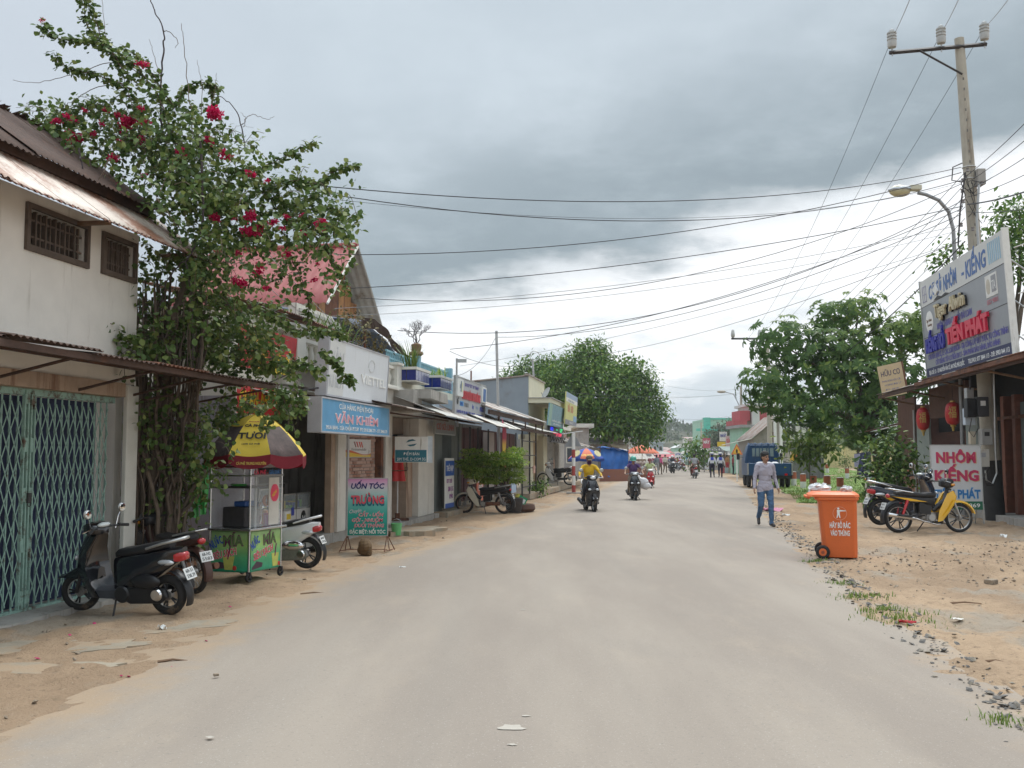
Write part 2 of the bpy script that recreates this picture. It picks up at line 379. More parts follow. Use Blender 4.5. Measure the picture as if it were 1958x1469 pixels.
def road_material():
    m,nt,bs,L = nodes('dusty asphalt');N = nt.nodes
    tc = N.new('ShaderNodeTexCoord')
    def nz(sc,det=6,ro=.6,st=None):
        q = N.new('ShaderNodeTexNoise');q.inputs['Scale'].default_value = sc;q.inputs['Detail'].default_value = det;q.inputs['Roughness'].default_value = ro
        mp = N.new('ShaderNodeMapping');mp.inputs['Scale'].default_value = st or (1,1,1);mp.inputs['Rotation'].default_value = (0,0,.14);L.new(tc.outputs['Object'],mp.inputs[0]);L.new(mp.outputs[0],q.inputs['Vector'])
        return q.outputs['Fac']
    def ss(v,a,b,lo=0.,hi=1.):
        q = N.new('ShaderNodeMapRange');q.interpolation_type = 'SMOOTHSTEP';q.inputs[1].default_value = a;q.inputs[2].default_value = b;q.inputs[3].default_value = lo;q.inputs[4].default_value = hi;L.new(v,q.inputs[0]);return q.outputs[0]
    def mx(f,a,b):
        q = N.new('ShaderNodeMix');q.data_type = 'RGBA';L.new(f,q.inputs[0])
        for i,v in ((6,a),(7,b)):
            if isinstance(v,tuple):q.inputs[i].default_value = (*v,1)
            else:L.new(v,q.inputs[i])
        return q.outputs[2]
    c = mx(ss(nz(.5,6,.6,(1.3,.25,1)),.35,.68),(.262,.220,.183),(.322,.274,.226))
    c = mx(ss(nz(.9,9,.75,(1,.4,1)),.50,.80,0,.42),c,(.43,.345,.255))
    c = mx(ss(nz(1.6,4,.5,(1,.05,1)),.50,.72,0,.18),c,(.215,.195,.172))            # sand blown over it
    ea = N.new('ShaderNodeAttribute');ea.attribute_name = 'edge'
    ad = N.new('ShaderNodeMath');ad.operation = 'MULTIPLY_ADD';L.new(nz(1.6,8,.7),ad.inputs[0]);ad.inputs[1].default_value = .9;L.new(ea.outputs['Fac'],ad.inputs[2])
    c = mx(ss(ad.outputs[0],.85,1.22,0,.94),c,(.365,.268,.18))
    c = mx(ss(nz(42,4,.7),.55,.72,0,.5),c,(.17,.155,.138))
    c = mx(ss(nz(.35,5,.6,(1,.5,1)),.56,.66,0,.22),c,(.20,.18,.16))                           # aggregate
    c = mx(ss(nz(95,2,.5),.62,.74,0,.5),c,(.52,.49,.44))
    c = mx(ss(nz(.8,3,.5),.68,.75,0,.25),c,(.20,.185,.165))
    L.new(c,bs.inputs['Base Color']);bs.inputs['Roughness'].default_value = .88;bs.inputs['Specular IOR Level'].default_value = .25
    bp = N.new('ShaderNodeBump');bp.inputs['Strength'].default_value = .35;bp.inputs['Distance'].default_value = .008
    L.new(nz(80,4,.7),bp.inputs['Height']);L.new(bp.outputs[0],bs.inputs['Normal'])
    return m
M_dirt = dirt_material();M_road = road_material()
xs = np.unique(np.concatenate([np.linspace(-900,-20,16),np.linspace(-20,-7,27),np.linspace(-7,15,260),np.linspace(15,45,61),np.linspace(45,900,18)]).round(4))
ys = np.unique(np.concatenate([np.linspace(-60,2,16),np.linspace(2,24,240),np.linspace(24,60,120),np.linspace(60,120,61),np.linspace(120,400,30),np.linspace(400,2400,14)]).round(4))
grid_mesh('ground',xs,ys,ground_z,M_dirt,kind='structure')
def road():
    rows = np.unique(np.concatenate([np.linspace(-30,0,8),np.linspace(0,30,151),np.linspace(30,70,81),np.linspace(70,320,60)]))
    nu = 24;V = [];E = []
    for y in rows:
        l,r = edge(LEDGE,y)-.30,edge(REDGE,y)+.30
        for i in range(nu+1):
            u = i/nu;x = l+(r-l)*u;q = abs(2*u-1)
            V.append((x,y,.045-.075*q**3));E.append(max(0,(q-.55)/.45)*(.62 if u > .5 else 1.))
    F = [(j*(nu+1)+i,j*(nu+1)+i+1,(j+1)*(nu+1)+i+1,(j+1)*(nu+1)+i) for j in range(len(rows)-1) for i in range(nu)]
    me = bpy.data.meshes.new('road');me.from_pydata(V,[],F);me.materials.append(M_road);me.shade_smooth()
    a = me.attributes.new('edge','FLOAT','POINT');a.data.foreach_set('value',E)
    obj('road',me,kind='structure')
road()
# broken asphalt lip, stones and litter along the right verge: scattered lumps as one mass
def lumps(name,pts,r0,r1,m,flat=.6,label=None):
    mb = MB()
    for p in pts:
        r = r0+(r1-r0)*random.random()**2.5
        vs = [Vector(v)*r*random.uniform(.7,1.25) for v in ((1,0,0),(.3,.95,0),(-.8,.6,0),(-.8,-.6,0),(.3,-.95,0),(0,0,1),(0,0,-1))]
        M = tr(*p) @ rot(random.uniform(-.5,.5),random.uniform(-.5,.5),random.uniform(0,6)) @ Matrix.Diagonal((1,1,flat,1))
        mb.add(vs,[(0,1,5),(1,2,5),(2,3,5),(3,4,5),(4,0,5),(1,0,6),(2,1,6),(3,2,6),(4,3,6),(0,4,6)],M)
    return mb.build(name,m,kind='stuff')
M_stone = mat('broken stone',(.30,.235,.17),.9,.4,12,.3,60,dirt=(.14,.11,.085),dscale=5)
M_asph = mat('broken asphalt',(.13,.12,.11),.9,.35,12,.3,60,dirt=(.3,.25,.18),dscale=5)
def gz(x,y):return float(ground_z(np.array([[x,y]]))[0])
pts = []
for _ in range(1500):
    y = random.uniform(5.2,34);x = edge(REDGE,y)+random.gauss(.10,.13);pts.append((x,y,max(gz(x,y),-.01)+.006))
lumps('asphalt_crumbs',pts,.007,.04,M_asph,.4)
pts = []
for _ in range(1500):
    x,y = random.gauss(6.4,1.7),random.gauss(14.2,1.6)
    if x > edge(REDGE,y)+.15:pts.append((x,y,gz(x,y)+.004))
for _ in range(700):
    x,y = random.gauss(9.3,1.0),random.gauss(16.3,.6);pts.append((x,y,gz(x,y)+.006))
for _ in range(260):
    y = random.uniform(6,30)
    x = edge(LEDGE,y)-random.uniform(.1,2.2);pts.append((x,y,gz(x,y)+.003))
lumps('rubble',pts,.006,.034,M_stone,.7)
# grass: bent blades
M_grass = leafmat('grass blade',(.11,.19,.035),(.17,.26,.055),(.26,.30,.09),.3,.7)
def blades(name,pts,h0,h1,m=None,kind='stuff',w=.012):
    V = [];F = [];A = []
    for (x,y,z) in pts:
        a = random.uniform(0,6.28);h = random.uniform(h0,h1);l = random.uniform(.2,.9)*h;ww = w*random.uniform(.7,1.4)
        c,s = math.cos(a),math.sin(a);b = len(V)
        V += [(x-s*ww,y+c*ww,z-.01),(x+s*ww,y-c*ww,z-.01),(x+c*l*.4-s*ww*.7,y+s*l*.4+c*ww*.7,z+h*.6),(x+c*l*.4+s*ww*.7,y+s*l*.4-c*ww*.7,z+h*.6),(x+c*l,y+s*l,z+h)]
        F += [(b,b+1,b+3,b+2),(b+2,b+3,b+4)];t = random.random();A += [t,t]
    me = bpy.data.meshes.new(name);me.from_pydata(V,[],F);me.materials.append(m or M_grass)
    q = me.attributes.new('rnd','FLOAT','FACE');q.data.foreach_set('value',A)
    return obj(name,me,kind=kind)
pts = []
for (px,py,sp) in ((1645,1143,.16),(1720,1183,.2),(1610,1115,.12),(1945,1380,.12),(1560,1075,.1),(1690,1170,.1)):
    c = gnd(px,py)
    for _ in range(int(sp*1300)):
        x,y = random.gauss(c.x,sp),random.gauss(c.y,sp*.8);pts.append((x,y,gz(x,y)))
blades('grass_tuft',pts,.015,.065,w=.005)
# old concrete slabs breaking through the dirt on the left, each a slab
def slab(mb,cx,cy,rx,ry,a,z,th=.09,n=26):
    poly = []
    for i in range(n):
        t = 2*math.pi*i/n+random.uniform(-.08,.08);k = random.uniform(.72,1.15)
        poly.append((cx+k*(rx*math.cos(t)*math.cos(a)-ry*math.sin(t)*math.sin(a)),cy+k*(rx*math.cos(t)*math.sin(a)+ry*math.sin(t)*math.cos(a))))
    vs = [(x,y,z) for x,y in poly]+[(x,y,z-th) for x,y in poly]
    return mb.add(vs,[tuple(range(n)),tuple(range(2*n-1,n-1,-1))]+[(i,n+i,n+(i+1) % n,(i+1) % n) for i in range(n)])
M_slab = mat('old concrete slab',(.31,.265,.20),.92,.3,3,.5,45,dirt=(.36,.26,.17),dscale=2.2,damt=.62)
tag(slab(MB(),-3.9,8.3,.85,.30,.15,-.004).build('concrete_slab',M_slab),'grey broken concrete slab in the dirt in front of the folding gate','slab','broken concrete slabs by the left verge')
tag(slab(MB(),-3.3,9.15,.8,.32,.5,-.004).build('concrete_slab',M_slab),'pale worn concrete slab just before the black scooter','slab','broken concrete slabs by the left verge')
tag(slab(MB(),-3.55,7.45,.7,.2,.12,.0).build('concrete_slab',M_slab),'cracked concrete slab with dark edges at bottom left','slab','broken concrete slabs by the left verge')
tag(slab(MB(),-2.05,20.4,1.0,.55,1.1,.075,.14).build('concrete_slab',M_slab),'sloping concrete slab before the blue door and white pillar','slab','broken concrete slabs by the left verge')
# strips of ground outside the house row
def strip(name,s0,s1,d0,d1,z,m,th=.2,n=40,frame=LF):
    a = [frame(s0+(s1-s0)*i/n,d1+random.uniform(-.04,.04),0) for i in range(n+1)];b = [frame(s0+(s1-s0)*i/n,d0,0) for i in range(n+1)]
    mb = MB();k = n+1
    vs = [(p.x,p.y,z) for p in a]+[(p.x,p.y,z) for p in b]+[(p.x,p.y,z-th) for p in a]+[(p.x,p.y,z-th) for p in b]
    fs = []
    for i in range(n):fs += [(i,i+1,k+i+1,k+i),(i,2*k+i,2*k+i+1,i+1),(k+i,k+i+1,3*k+i+1,3*k+i)]
    fs += [(0,k,3*k,2*k),(n,2*k+n,3*k+n,k+n)]
    mb.add(vs,fs);return mb.build(name,m,kind='structure')
strip('gate_sill',4,11.9,-.4,.28,.035,M_conc)
strip('shop_step',15.2,21.5,-3,.05,.16,M_conc)
strip('door_step',21.5,25.9,-2,.25,.10,M_conc)
strip('shop_pavement',25.9,36,-3,.45,.12,M_slab)
strip('house_terrace',36,58,-3,1.1,.22,M_slab)
strip('shop_pavement',21.5,35.5,-3,.35,.14,M_conc,frame=RF)
# lawn on the right, its earth, blades and flat stone edging
def lawn():
    x_of = lambda y:edge(REDGE,y)
    ysl = np.linspace(33,92,90);V = [];F = [];nu = 26
    m = mat('lawn turf',(.13,.20,.04),.95,.35,1.2,.5,40,dirt=(.24,.20,.10),dscale=.35,damt=.35)
    for y in ysl:
        l = edge(REDGE,y)+1.6+.25*math.sin(y*.7);r = 8.3+.145*y+8
        for i in range(nu+1):
            x = l+(r-l)*i/nu;V.append((x,y,0))
    P = np.array(V)[:,:2];Z = ground_z(P)+.03
    me = bpy.data.meshes.new('lawn');w = nu+1
    me.from_pydata(np.c_[P,Z].tolist(),[],[(j*w+i,j*w+i+1,(j+1)*w+i+1,(j+1)*w+i) for j in range(len(ysl)-1) for i in range(nu)])
    me.materials.append(m);me.shade_smooth();obj('lawn',me,kind='structure')
    pts = []
    for _ in range(26000):
        y = 33+59*random.random()**1.5;l = edge(REDGE,y)+1.5;x = random.uniform(l,l+9)
        pts.append((x,y))
    Z = ground_z(np.array(pts))
    blades('lawn_grass',[(x,y,z+.02) for (x,y),z in zip(pts,Z)],.03,.09,w=.014)
lawn()
# ================================================================ LEFT ROW
def hthing(name,label,cat,s,d=0.,z=0.,group=None,frame=LF,rz=None):
    return thing(name,label,cat,frame(s,d,z),(ROTL if frame is LF else ROTR) if rz is None else rz,group)
def awning(parent,x0,x1,yf,zf,yb,zb,m,w=1.05,sag=.02,rag=.02,name='corrugated_sheet',amp=.012,**kw):
    """row of overlapping corrugated sheets falling from (yb,zb) to the front edge (yf,zf)"""
    n = max(1,round((x1-x0)/w));st = (x1-x0)/n
    for i in range(n):
        a,b = x0+i*st-.04,x0+(i+1)*st+.04;j = random.uniform(-.03,.03);k = .006*(i % 2)
        mb = MB();corr(mb,a,b,(yf+j,zf+k+random.uniform(-.012,.012)),(yb,zb+k),.09,amp,sag=sag,rag=rag)
        mm = m[i % len(m)] if isinstance(m,(list,tuple)) else m
        mb.build(name,mm,parent,smooth=60)
M_tint_wall = mat('stained cream plaster',(.76,.72,.655),.85,.1,1.5,.2,30,dirt=(.40,.35,.28),dscale=1.1,damt=.36,streak=True)
M_lint = mat('rust stained plaster',(.40,.29,.21),.85,.25,3,.2,30,dirt=(.20,.11,.07),dscale=1.5,damt=.5,streak=True)
M_ventwood = mat('vent frame in eave shade',(.12,.088,.068),.8,.25,8,.2,40,dirt=(.06,.045,.035),damt=.4)  # brown darkened in the colour for the shade under the eave
M_gate = mat('faded green gate paint',(.27,.42,.36),.55,.25,10,.15,60,dirt=(.10,.055,.035),dscale=6,damt=.48)
M_gate_dark = mat('dark behind gate',(.025,.035,.085),.8,.4,3,.1)  # dark blue colour standing in for the unlit depth behind the gate
def gate_house():
    h = hthing('gate_house','cream plastered house with a closed green folding gate and rusty tin roof','house',4.0)
    X = lambda s:s-4.0
    # walls: front (y 0..0.15) with the gate opening and vents left open
    g0,g1,gz1 = X(5.2),X(11.5),2.26
    vents = [(X(5.2),X(6.15)),(X(6.7),X(7.65)),(X(8.2),X(9.15)),(X(9.72),X(10.67)),(X(11.02),X(11.62))]
    w = MB();w.box(0,g0,0,.15,0,gz1);w.box(0,X(11.74),0,.15,gz1+.16,3.68)
    last = 0
    for a,b in vents:w.box(last,a,0,.15,3.68,4.07);last = b
    w.box(last,X(11.74),0,.15,3.68,4.07);w.box(0,X(11.74),0,.15,4.07,4.22)
    w.box(X(11.59),X(11.74),.15,7,0,4.2)
    w.build('wall',M_tint_wall,h)
    MB().box(g0,X(11.5),-.03,.13,gz1,gz1+.16).build('lintel',M_lint,h)
    MB().box(X(11.5),X(11.74),-.06,.0,0,2.40).build('corner_pillar',M_whitewash,h,bevel=.012)
    MB().box(0,X(11.74),6.8,7,0,4.2).build('back_wall',M_concdark,h)
    for a,b in vents:
        f = MB();t = .05
        f.box(a-.05,b+.05,-.035,.01,3.62,3.68).box(a-.05,b+.05,-.035,.01,4.05,4.10).box(a-.05,a,-.035,.01,3.68,4.05).box(b,b+.05,-.035,.01,3.68,4.05)
        v = f.build('vent',M_ventwood,h)
        n = 6
        for i in range(1,n):
            x = a+(b-a)*i/n;MB().box(x-.012,x+.012,.02,.06,3.685,4.045).build('mullion',M_ventwood,v)
        p = MB()
        for i in range(n):
            xa,xb = a+(b-a)*i/n+.014,a+(b-a)*(i+1)/n-.014
            for k in range(2):
                za = 3.70+k*.17
                p.box(xa,xb,.03,.05,za+.07,za+.09);p.box((xa+xb)/2-.01,(xa+xb)/2+.01,.028,.052,za,za+.165)
        p.build('lattice',M_ventwood,v,kind='stuff')
        MB().box(a-.05,b+.05,.16,.18,3.6,4.15).build('shade',M_dark,v)  # near-black plane in place of the darkness behind the vent
    # folding gate
    fg = MB().box(g0,X(11.5),.1,.16,gz1-.07,gz1-.002).box(g0,g1,.09,.15,.036,.06).build('folding_gate',M_gate,h)
    bars = [];x = g0+.03
    sp = .118;bm = MB().box(-.008,.008,-.006,.006,.06,2.19).mesh('bar',M_gate)
    k = 0
    while x < g1-.02:
        bars.append(x);obj('bar',bm,fg,(x,.12,0));k += 1;x += sp
    L = .275;ang = math.atan2(L,sp);ln = math.hypot(L,sp)+.03
    lm = MB().box(-ln/2,ln/2,-.002,.002,-.006,.006).mesh('lattice_strip',M_gate)
    for i,(a,b) in enumerate(zip(bars,bars[1:])):
        if b < X(9.3):continue
        for r in range(7):
            z = .26+r*.285
            obj('lattice_strip',lm,fg,((a+b)/2,.100,z),(0,ang,0));obj('lattice_strip',lm,fg,((a+b)/2,.106,z),(0,-ang,0))
    for xx in (X(9.92),X(10.02)):                      # the two meeting stiles with their slots
        m = MB()
        m.box(xx-.035,xx-.018,.075,.115,.06,2.2).box(xx+.018,xx+.035,.075,.115,.06,2.2)
        for z in (.1,.62,1.12,1.62,2.1):m.box(xx-.018,xx+.018,.08,.11,z,z+.14)
        m.build('stile',M_gate,fg,bevel=.003)
    m = MB().bc((X(9.97),.06,1.16),(.05,.02,.10));m.ring(.025,.005,12,6,tr(X(9.97),.055,1.10));m.build('padlock',M_iron,fg)
    MB().box(g0,g1,.34,.36,0,2.2).build('dark_sheet',M_gate_dark,h)  # sheet put in as the darkness seen between the gate bars
    for i in range(5):MB().lathe([(.28,.04),(.29,.2),(.27,.5),(.29,.52),(.28,.86),(.1,.88)],14,tr(X(8.7)+i*.62,.75,0)).build('drum',mat('blue drum',(.03,.06,.22),.5),h)
    # gate-level awning: dark rusted sheets, iron beam and struts
    awning(h,X(7.0),X(9.45),-1.0,2.56,.05,2.72,M_rustdark,1.2)
    awning(h,X(9.4),X(13.7),-1.0,2.545,.10,2.66,[M_rustdark,M_rust,M_rustdark],1.1,rag=.04)
    b = MB().box(X(7),X(13.6),-.97,-.93,2.47,2.53).box(X(7),X(13.6),-.5,-.46,2.52,2.57)
    b.build('awning_beam',M_rustdark,h)
    for s in (7.6,9.2,10.6,11.62):
        MB().tube([(X(s),-.95,2.49),(X(s),.0,2.28)],.016,6).build('strut',M_rustdark,h)
    for s in (12.6,13.6):
        MB().tube([(X(s),-.95,2.5),(X(s)-.9,.1,2.2)],.016,6).build('strut',M_rustdark,h)
    # roof: pale eave sheets, then raised dark rusted sheets up to the ridge
    M_eave = mat('rust streaked white sheet',(.58,.50,.43),.5,.12,3,.1,40,metal=.05,dirt=(.25,.105,.055),dscale=.8,damt=.52)
    awning(h,X(4),X(12.75),-.52,4.04,.42,4.72,M_eave,.82,sag=0,rag=.01,amp=.013)
    e = MB();corr(e,X(4),X(12.75),(-.535,4.022),(-.49,4.046),.09,.013);e.build('rusty_eave_edge',M_rust,h,smooth=60)
    awning(h,X(4),X(12.45),.06,4.64,1.6,5.74,M_rustdark,.82,sag=0,rag=.02)
    MB().box(X(4),X(12.4),.20,.26,4.60,4.72).box(X(4),X(12.4),1.0,1.06,5.2,5.3).build('purlin',M_rustdark,h)
    awning(h,X(4),X(12.4),4.4,4.4,1.55,5.76,M_rustdark,.82,sag=0)
    for s in (4.5,6.5,8.5,10.5,12.2):MB().box(X(s)-.03,X(s)+.03,-.4,.0,4.05,4.09).build('rafter',M_wood,h)
    return h
gate_house()
# ---------------------------------------------------------------- signs
def board(name,label,cat,s,d,z0,w,h,m,th=.05,frame=LF,tilt=0.,group=None,framem=None,rz=None):
    """sign panel with a frame: origin at the bottom middle of its face"""
    t = hthing(name,label,cat,s,d,z0,group,frame,rz)
    if tilt:t.rotation_euler.x = tilt
    MB().box(-w/2,w/2,0,th,0,h).build('panel',m,t)
    if framem:
        f = MB();q = .025
        f.box(-w/2-q,w/2+q,-.012,th+.01,-q,0).box(-w/2-q,w/2+q,-.012,th+.01,h,h+q).box(-w/2-q,-w/2,-.012,th+.01,0,h).box(w/2,w/2+q,-.012,th+.01,0,h)
        f.build('frame',framem,t)
    return t
M_vkblue = mat('faded blue sign print',(.10,.30,.50),.5,.15,3,.05,dirt=(.34,.33,.24),dscale=1.6,damt=.34,streak=True)
M_vkside = mat('grey lightbox side',(.40,.40,.42),.55,.12,5,.08,dirt=(.22,.19,.16),damt=.3)
M_faintgrey = mat('faint grey print',(.56,.57,.58),.5,.04)
M_palewhite = mat('sun bleached lightbox face',(.66,.68,.70),.5,.04,3,.02,dirt=(.55,.55,.54),damt=.3,streak=True)
M_pinkwhite = mat('faded pink print',(.68,.30,.36),.5,.12)
def signs_left():
    t = board('shop_sign','faded blue phone shop lightbox under the tin roof with pink letters','sign',16.97,1.02,1.96,3.5,.50,M_vkblue,.20,framem=M_vkside)
    MB().box(-1.79,-1.775,-.01,.21,-.02,.52).build('side_panel',M_vkside,t)
    lettering(t,[('CỬA HÀNG ĐIỆN THOẠI',-.1,.37,.082,1.75)],M_tex_white,-.004)
    lettering(t,[('VĂN KHIÊM',-.05,.15,.14,2.25)],M_tex_white,-.004,bold=.035,name='lettering')
    lettering(t,[('VĂN KHIÊM',-.05,.155,.13,2.2)],M_pinkwhite,-.008,bold=.012,name='lettering')
    lettering(t,[('MUA BÁN - SỬA CHỮA ĐTDĐ',-.78,.035,.06,1.55),('ĐT: 0918 286 779 - 077 3846179',.85,.035,.06,1.55)],M_tex_white,-.004)
    # tall bleached lightbox above it
    t = board('lightbox_sign','big blank looking white lightbox with bleached grey letters on the tin roof','sign',17.45,.86,2.56,3.2,.90,M_palewhite,.16,framem=M_vkside,tilt=R(3))
    MB().box(-1.66,-1.63,-.01,.175,-.02,.92).build('side_panel',M_vkside,t)
    MB().box(-1.6,-.85,-.004,.0,.01,.88).build('old_panel',mat('yellowed lightbox face',(.62,.62,.60),.5,.05),t)
    lettering(t,[('VIETTEL',.75,.30,.15,1.45)],M_tex_white,-.008,bold=.02,depth=.012)
    lettering(t,[('VĂN',-1.22,.52,.2,.6),('KHIÊM',-1.2,.13,.2,.66)],M_faintgrey,-.010)
    m = MB()
    for a0,a1 in ((20,200),(215,375)):
        ring = []
        for i in range(12):
            a = R(a0+(a1-a0)*i/11);ring.append((.6+.19*math.cos(a),.64+.12*math.sin(a)))
        for i in range(11,-1,-1):
            a = R(a0+(a1-a0)*i/11);ring.append((.6+.15*math.cos(a),.64+.075*math.sin(a)+.02*math.sin(a)))
        m.prism(ring,-.006,-.001)
    m.build('logo',M_faintgrey,t)
    for x in (-1.2,.2,1.4):MB().tube([(x,.1,.0),(x,.35,-.12)],.015,6).build('bracket',M_iron,t)
    MB().tube([(-1.6,.1,.1),(-2.7,.55,-.1)],.014,6).build('stay_rod',M_iron,t);MB().tube([(-1.6,.1,.55),(-2.3,1.0,-.05)],.010,6).build('stay_rod',M_iron,t)
    # small wall sign on the brick front
    t = board('wall_sign','small white sign with red and yellow swoosh on the brick wall','sign',19.85,.06,1.55,1.55,.36,mat('white enamel',(.62,.60,.58),.45,.05,dirt=(.4,.36,.32),damt=.3),.03)
    for x,c in ((-.22,(.22,.09,.08)),(-.08,(.5,.04,.03)),(.08,(.52,.05,.03)),(.2,(.55,.06,.03))):
        MB().prism([(x-.09,.31),(x-.02,.31),(x+.07,.20),(x+.02,.20)],-.005,0).build('logo_bar',mat('logo red %d' % (c[0]*100),c,.5,.05),t)
    lettering(t,[('Vietnamobile',0,.135,.055,.95)],mat('grey print',(.33,.3,.3),.5,.05),-.003)
    def wave(z0,z1):return [(-.77+1.54*i/12,z0+.045*math.cos(math.pi*i/9)) for i in range(13)]+[(.77-1.54*i/12,z1+.025*math.cos(math.pi*(12-i)/9)) for i in range(13)]
    MB().prism(wave(.105,.075),-.004,0).build('red_swoosh',mat('orange red',(.52,.10,.03),.5,.1),t)
    MB().prism([(-.77,.01),(.77,.01)]+wave(.085,.05)[:13][::-1],-.003,0).build('yellow_swoosh',mat('sign yellow',(.62,.42,.03),.5,.1),t)
    # hanging sign facing up the street
    t = thing('hanging_sign','small white and teal sign sticking out from the white pillar','sign',LF(21.75,.62,1.44),.10)
    MB().box(-.36,.36,0,.05,0,.56).build('panel',M_white,t);MB().box(.34,.46,.02,.045,-.01,.57).build('panel',mat('pale grey print',(.5,.55,.58),.5),t)
    MB().box(-.35,.33,-.004,0,.01,.27).build('teal_band',mat('teal print',(.01,.14,.19),.5,.08),t)
    lettering(t,[('ĐIỂM BÁN',0,.155,.06,.34),('SIM THẺ, D-COM 3G',0,.04,.06,.62)],M_tex_white,-.008)
    m = MB();m.prism([(-.12,.43),(-.06,.49),(.03,.505),(.10,.47),(.0,.462)],-.004,0);m.prism([(.12,.41),(.06,.36),(-.03,.345),(-.10,.38),(.0,.39)],-.004,0);m.build('logo',mat('dark teal',(.02,.12,.16),.5),t)
    MB().tube([(-.1,.03,.0),(-.1,.03,-.18),(-.42,.03,-.18)],.014,6).build('bracket',M_rust,t)
    # laptop shop sign
    t = board('laptop_shop_sign','tall grey shop sign with red letter band and brand logos above the awning','sign',26.1,1.0,2.55,3.75,.97,mat('grey sign sheet',(.40,.41,.43),.45,.08,2,.03),.04,framem=M_alu,tilt=R(2))
    k = 3.75/2
    lettering(t,[('SHOP ĐT VI TÍNH',0.05,.80,.085,1.7)],mat('violet print',(.09,.06,.30),.5),-.004,bold=.02)
    mb = MB();MB().box(-1.12,.02,-.02,0,.48,.67).build('red_band',M_tex_red,t);MB().box(.06,1.12,-.02,0,.48,.67).build('red_band',M_tex_red,t)
    lettering(t,[('NGUYÊN',-.55,.47,.20,1.1),('PHÚC',.6,.47,.20,1.02)],mat('deep red print',(.42,.015,.03),.5),-.024,bold=.05)
    for x,c,ww in ((-1.5,(.68,.70,.68),.62),(1.5,(.7,.7,.68),.6)):
        MB().box(x-ww/2,x+ww/2,-.05,0,.50,.93).build('side_picture',mat('white board',c,.5,.04),t)
    MB().box(1.34,1.70,-.054,-.05,.53,.88).build('phone_picture',mat('blue screen print',(.02,.10,.30),.4,.6,3),t)
    MB().box(-1.50,-1.40,-.054,-.05,.62,.88).box(-1.56,-1.44,-.054,-.05,.70,.80).build('figure_picture',mat('slate print',(.12,.18,.24),.5),t)
    MB().box(-1.36,-1.28,-.054,-.05,.62,.85).build('stripe_picture',mat('pale yellow print',(.6,.58,.3),.5),t)
    m = MB().ell((-1.58,-.005,.37),(.10,.008,.075),12,8);m.ell((-1.52,-.005,.455),(.03,.008,.025),8,6);m.build('fruit_logo',M_tex_black,t)
    MB().box(-1.3,-.9,-.004,0,.28,.40).build('logo_panel',mat('cyan print',(.03,.26,.55),.5),t)
    lettering(t,[('DELL',-1.1,.305,.07,.34)],M_tex_blue,-.008)
    lettering(t,[('VAIO',-.55,.275,.11,.52)],mat('grey black print',(.08,.08,.08),.5),-.004)
    lettering(t,[('hp',.26,.28,.11,.2)],M_tex_blue,-.004,bold=.03);lettering(t,[('hp',.78,.29,.10,.26)],mat('pale blue print',(.25,.35,.5),.5),-.004)
    lettering(t,[('ASUS',1.42,.25,.12,.56)],M_tex_blue,-.004,bold=.03)
    lettering(t,[('CHUYÊN: ĐT DĐ, MÁY TÍNH, LAPTOP',-.55,.10,.065,2.2),('ĐT: 0773.990077',1.2,.09,.065,.9)],M_tex_blue,-.004,bold=.02)
    for x in (-1.6,1.6):MB().tube([(x,.05,.1),(x-.6,.9,.5)],.02,6).build('stay_rod',M_alu,t)
    # grey sign hung under the awning
    t = board('hanging_sign','grey hanging sign with faded red letters under the awning','sign',26.15,.32,2.16,2.2,.37,mat('dull grey sheet',(.22,.23,.23),.6,.1),.04,framem=M_alu)
    lettering(t,[('CƠ SỞ: LINH',0,.10,.15,1.9)],mat('dull red print',(.30,.05,.05),.6),-.004,bold=.02)
    # farther two signs above the awnings
    t = board('water_shop_sign','torn teal green shop sign with white grass like streaks above the far awning','sign',44.2,1.0,2.87,5.4,.93,mat('teal sign print',(.14,.27,.33),.5,.3,4,.05,dirt=(.55,.6,.6),dscale=5,damt=.42,streak=True),.05,tilt=R(6))
    MB().box(-2.7,-1.75,-.006,0,0,.93).build('green_panel',mat('sage print',(.27,.42,.34),.5,.06),t)
    lettering(t,[('NƯỚC ĐÁ - NƯỚC UỐNG',.5,.19,.08,3.8),('ĐT: 0773 844 525',.4,.06,.07,2.6)],M_tex_white,-.006)
    t = board('yellow_ad_board','tall yellow and blue advertising board on the far awning','sign',48.6,1.2,3.07,5.0,1.5,mat('yellow board',(.58,.56,.22),.5,.08),.06,tilt=R(3))
    MB().box(-2.5,2.5,-.005,0,1.25,1.5).build('top_band',mat('grey blue print',(.30,.38,.50),.5),t)
    MB().box(-2.5,2.5,-.005,0,1.06,1.25).build('white_band',M_white,t);MB().box(-2.5,2.5,-.005,0,0,.22).build('bottom_band',mat('slate grey print',(.22,.22,.26),.5),t)
    MB().box(.9,2.4,-.006,0,.22,.50).build('picture',mat('sky blue print',(.22,.38,.55),.5),t)
    lettering(t,[('SỮA',-1.2,.62,.28,1.0),('TƯƠI',.1,.62,.28,1.1)],mat('orange red print',(.58,.22,.12),.5),-.006,bold=.05)
    lettering(t,[('Giải khát',-.4,1.10,.1,2.6)],mat('slate print',(.12,.18,.24),.5),-.009);lettering(t,[('ĐẠI LÝ',.1,.06,.1,1.6)],M_tex_white,-.009)
    # running text display
    t = board('led_sign','black lit display board with blue green and red letters under the far awning','sign',46.2,.8,2.42,5.2,.52,M_black,.10)
    for tx,x,z,w,c in (('MO',-1.8,.29,.9,(.02,.03,.9)),('LY',1.7,.29,1.0,(.05,.8,.25)),('-',0,.31,.5,(.05,.8,.35)),('GIAY DEP',.2,.05,3.2,(.75,.03,.10))):
        lettering(t,[(tx,x,z,.16,w)],mat('lit letters %.2f' % c[0]+tx[0],c,.5,0,bump=0,emit=.9),-.01,bold=.02)
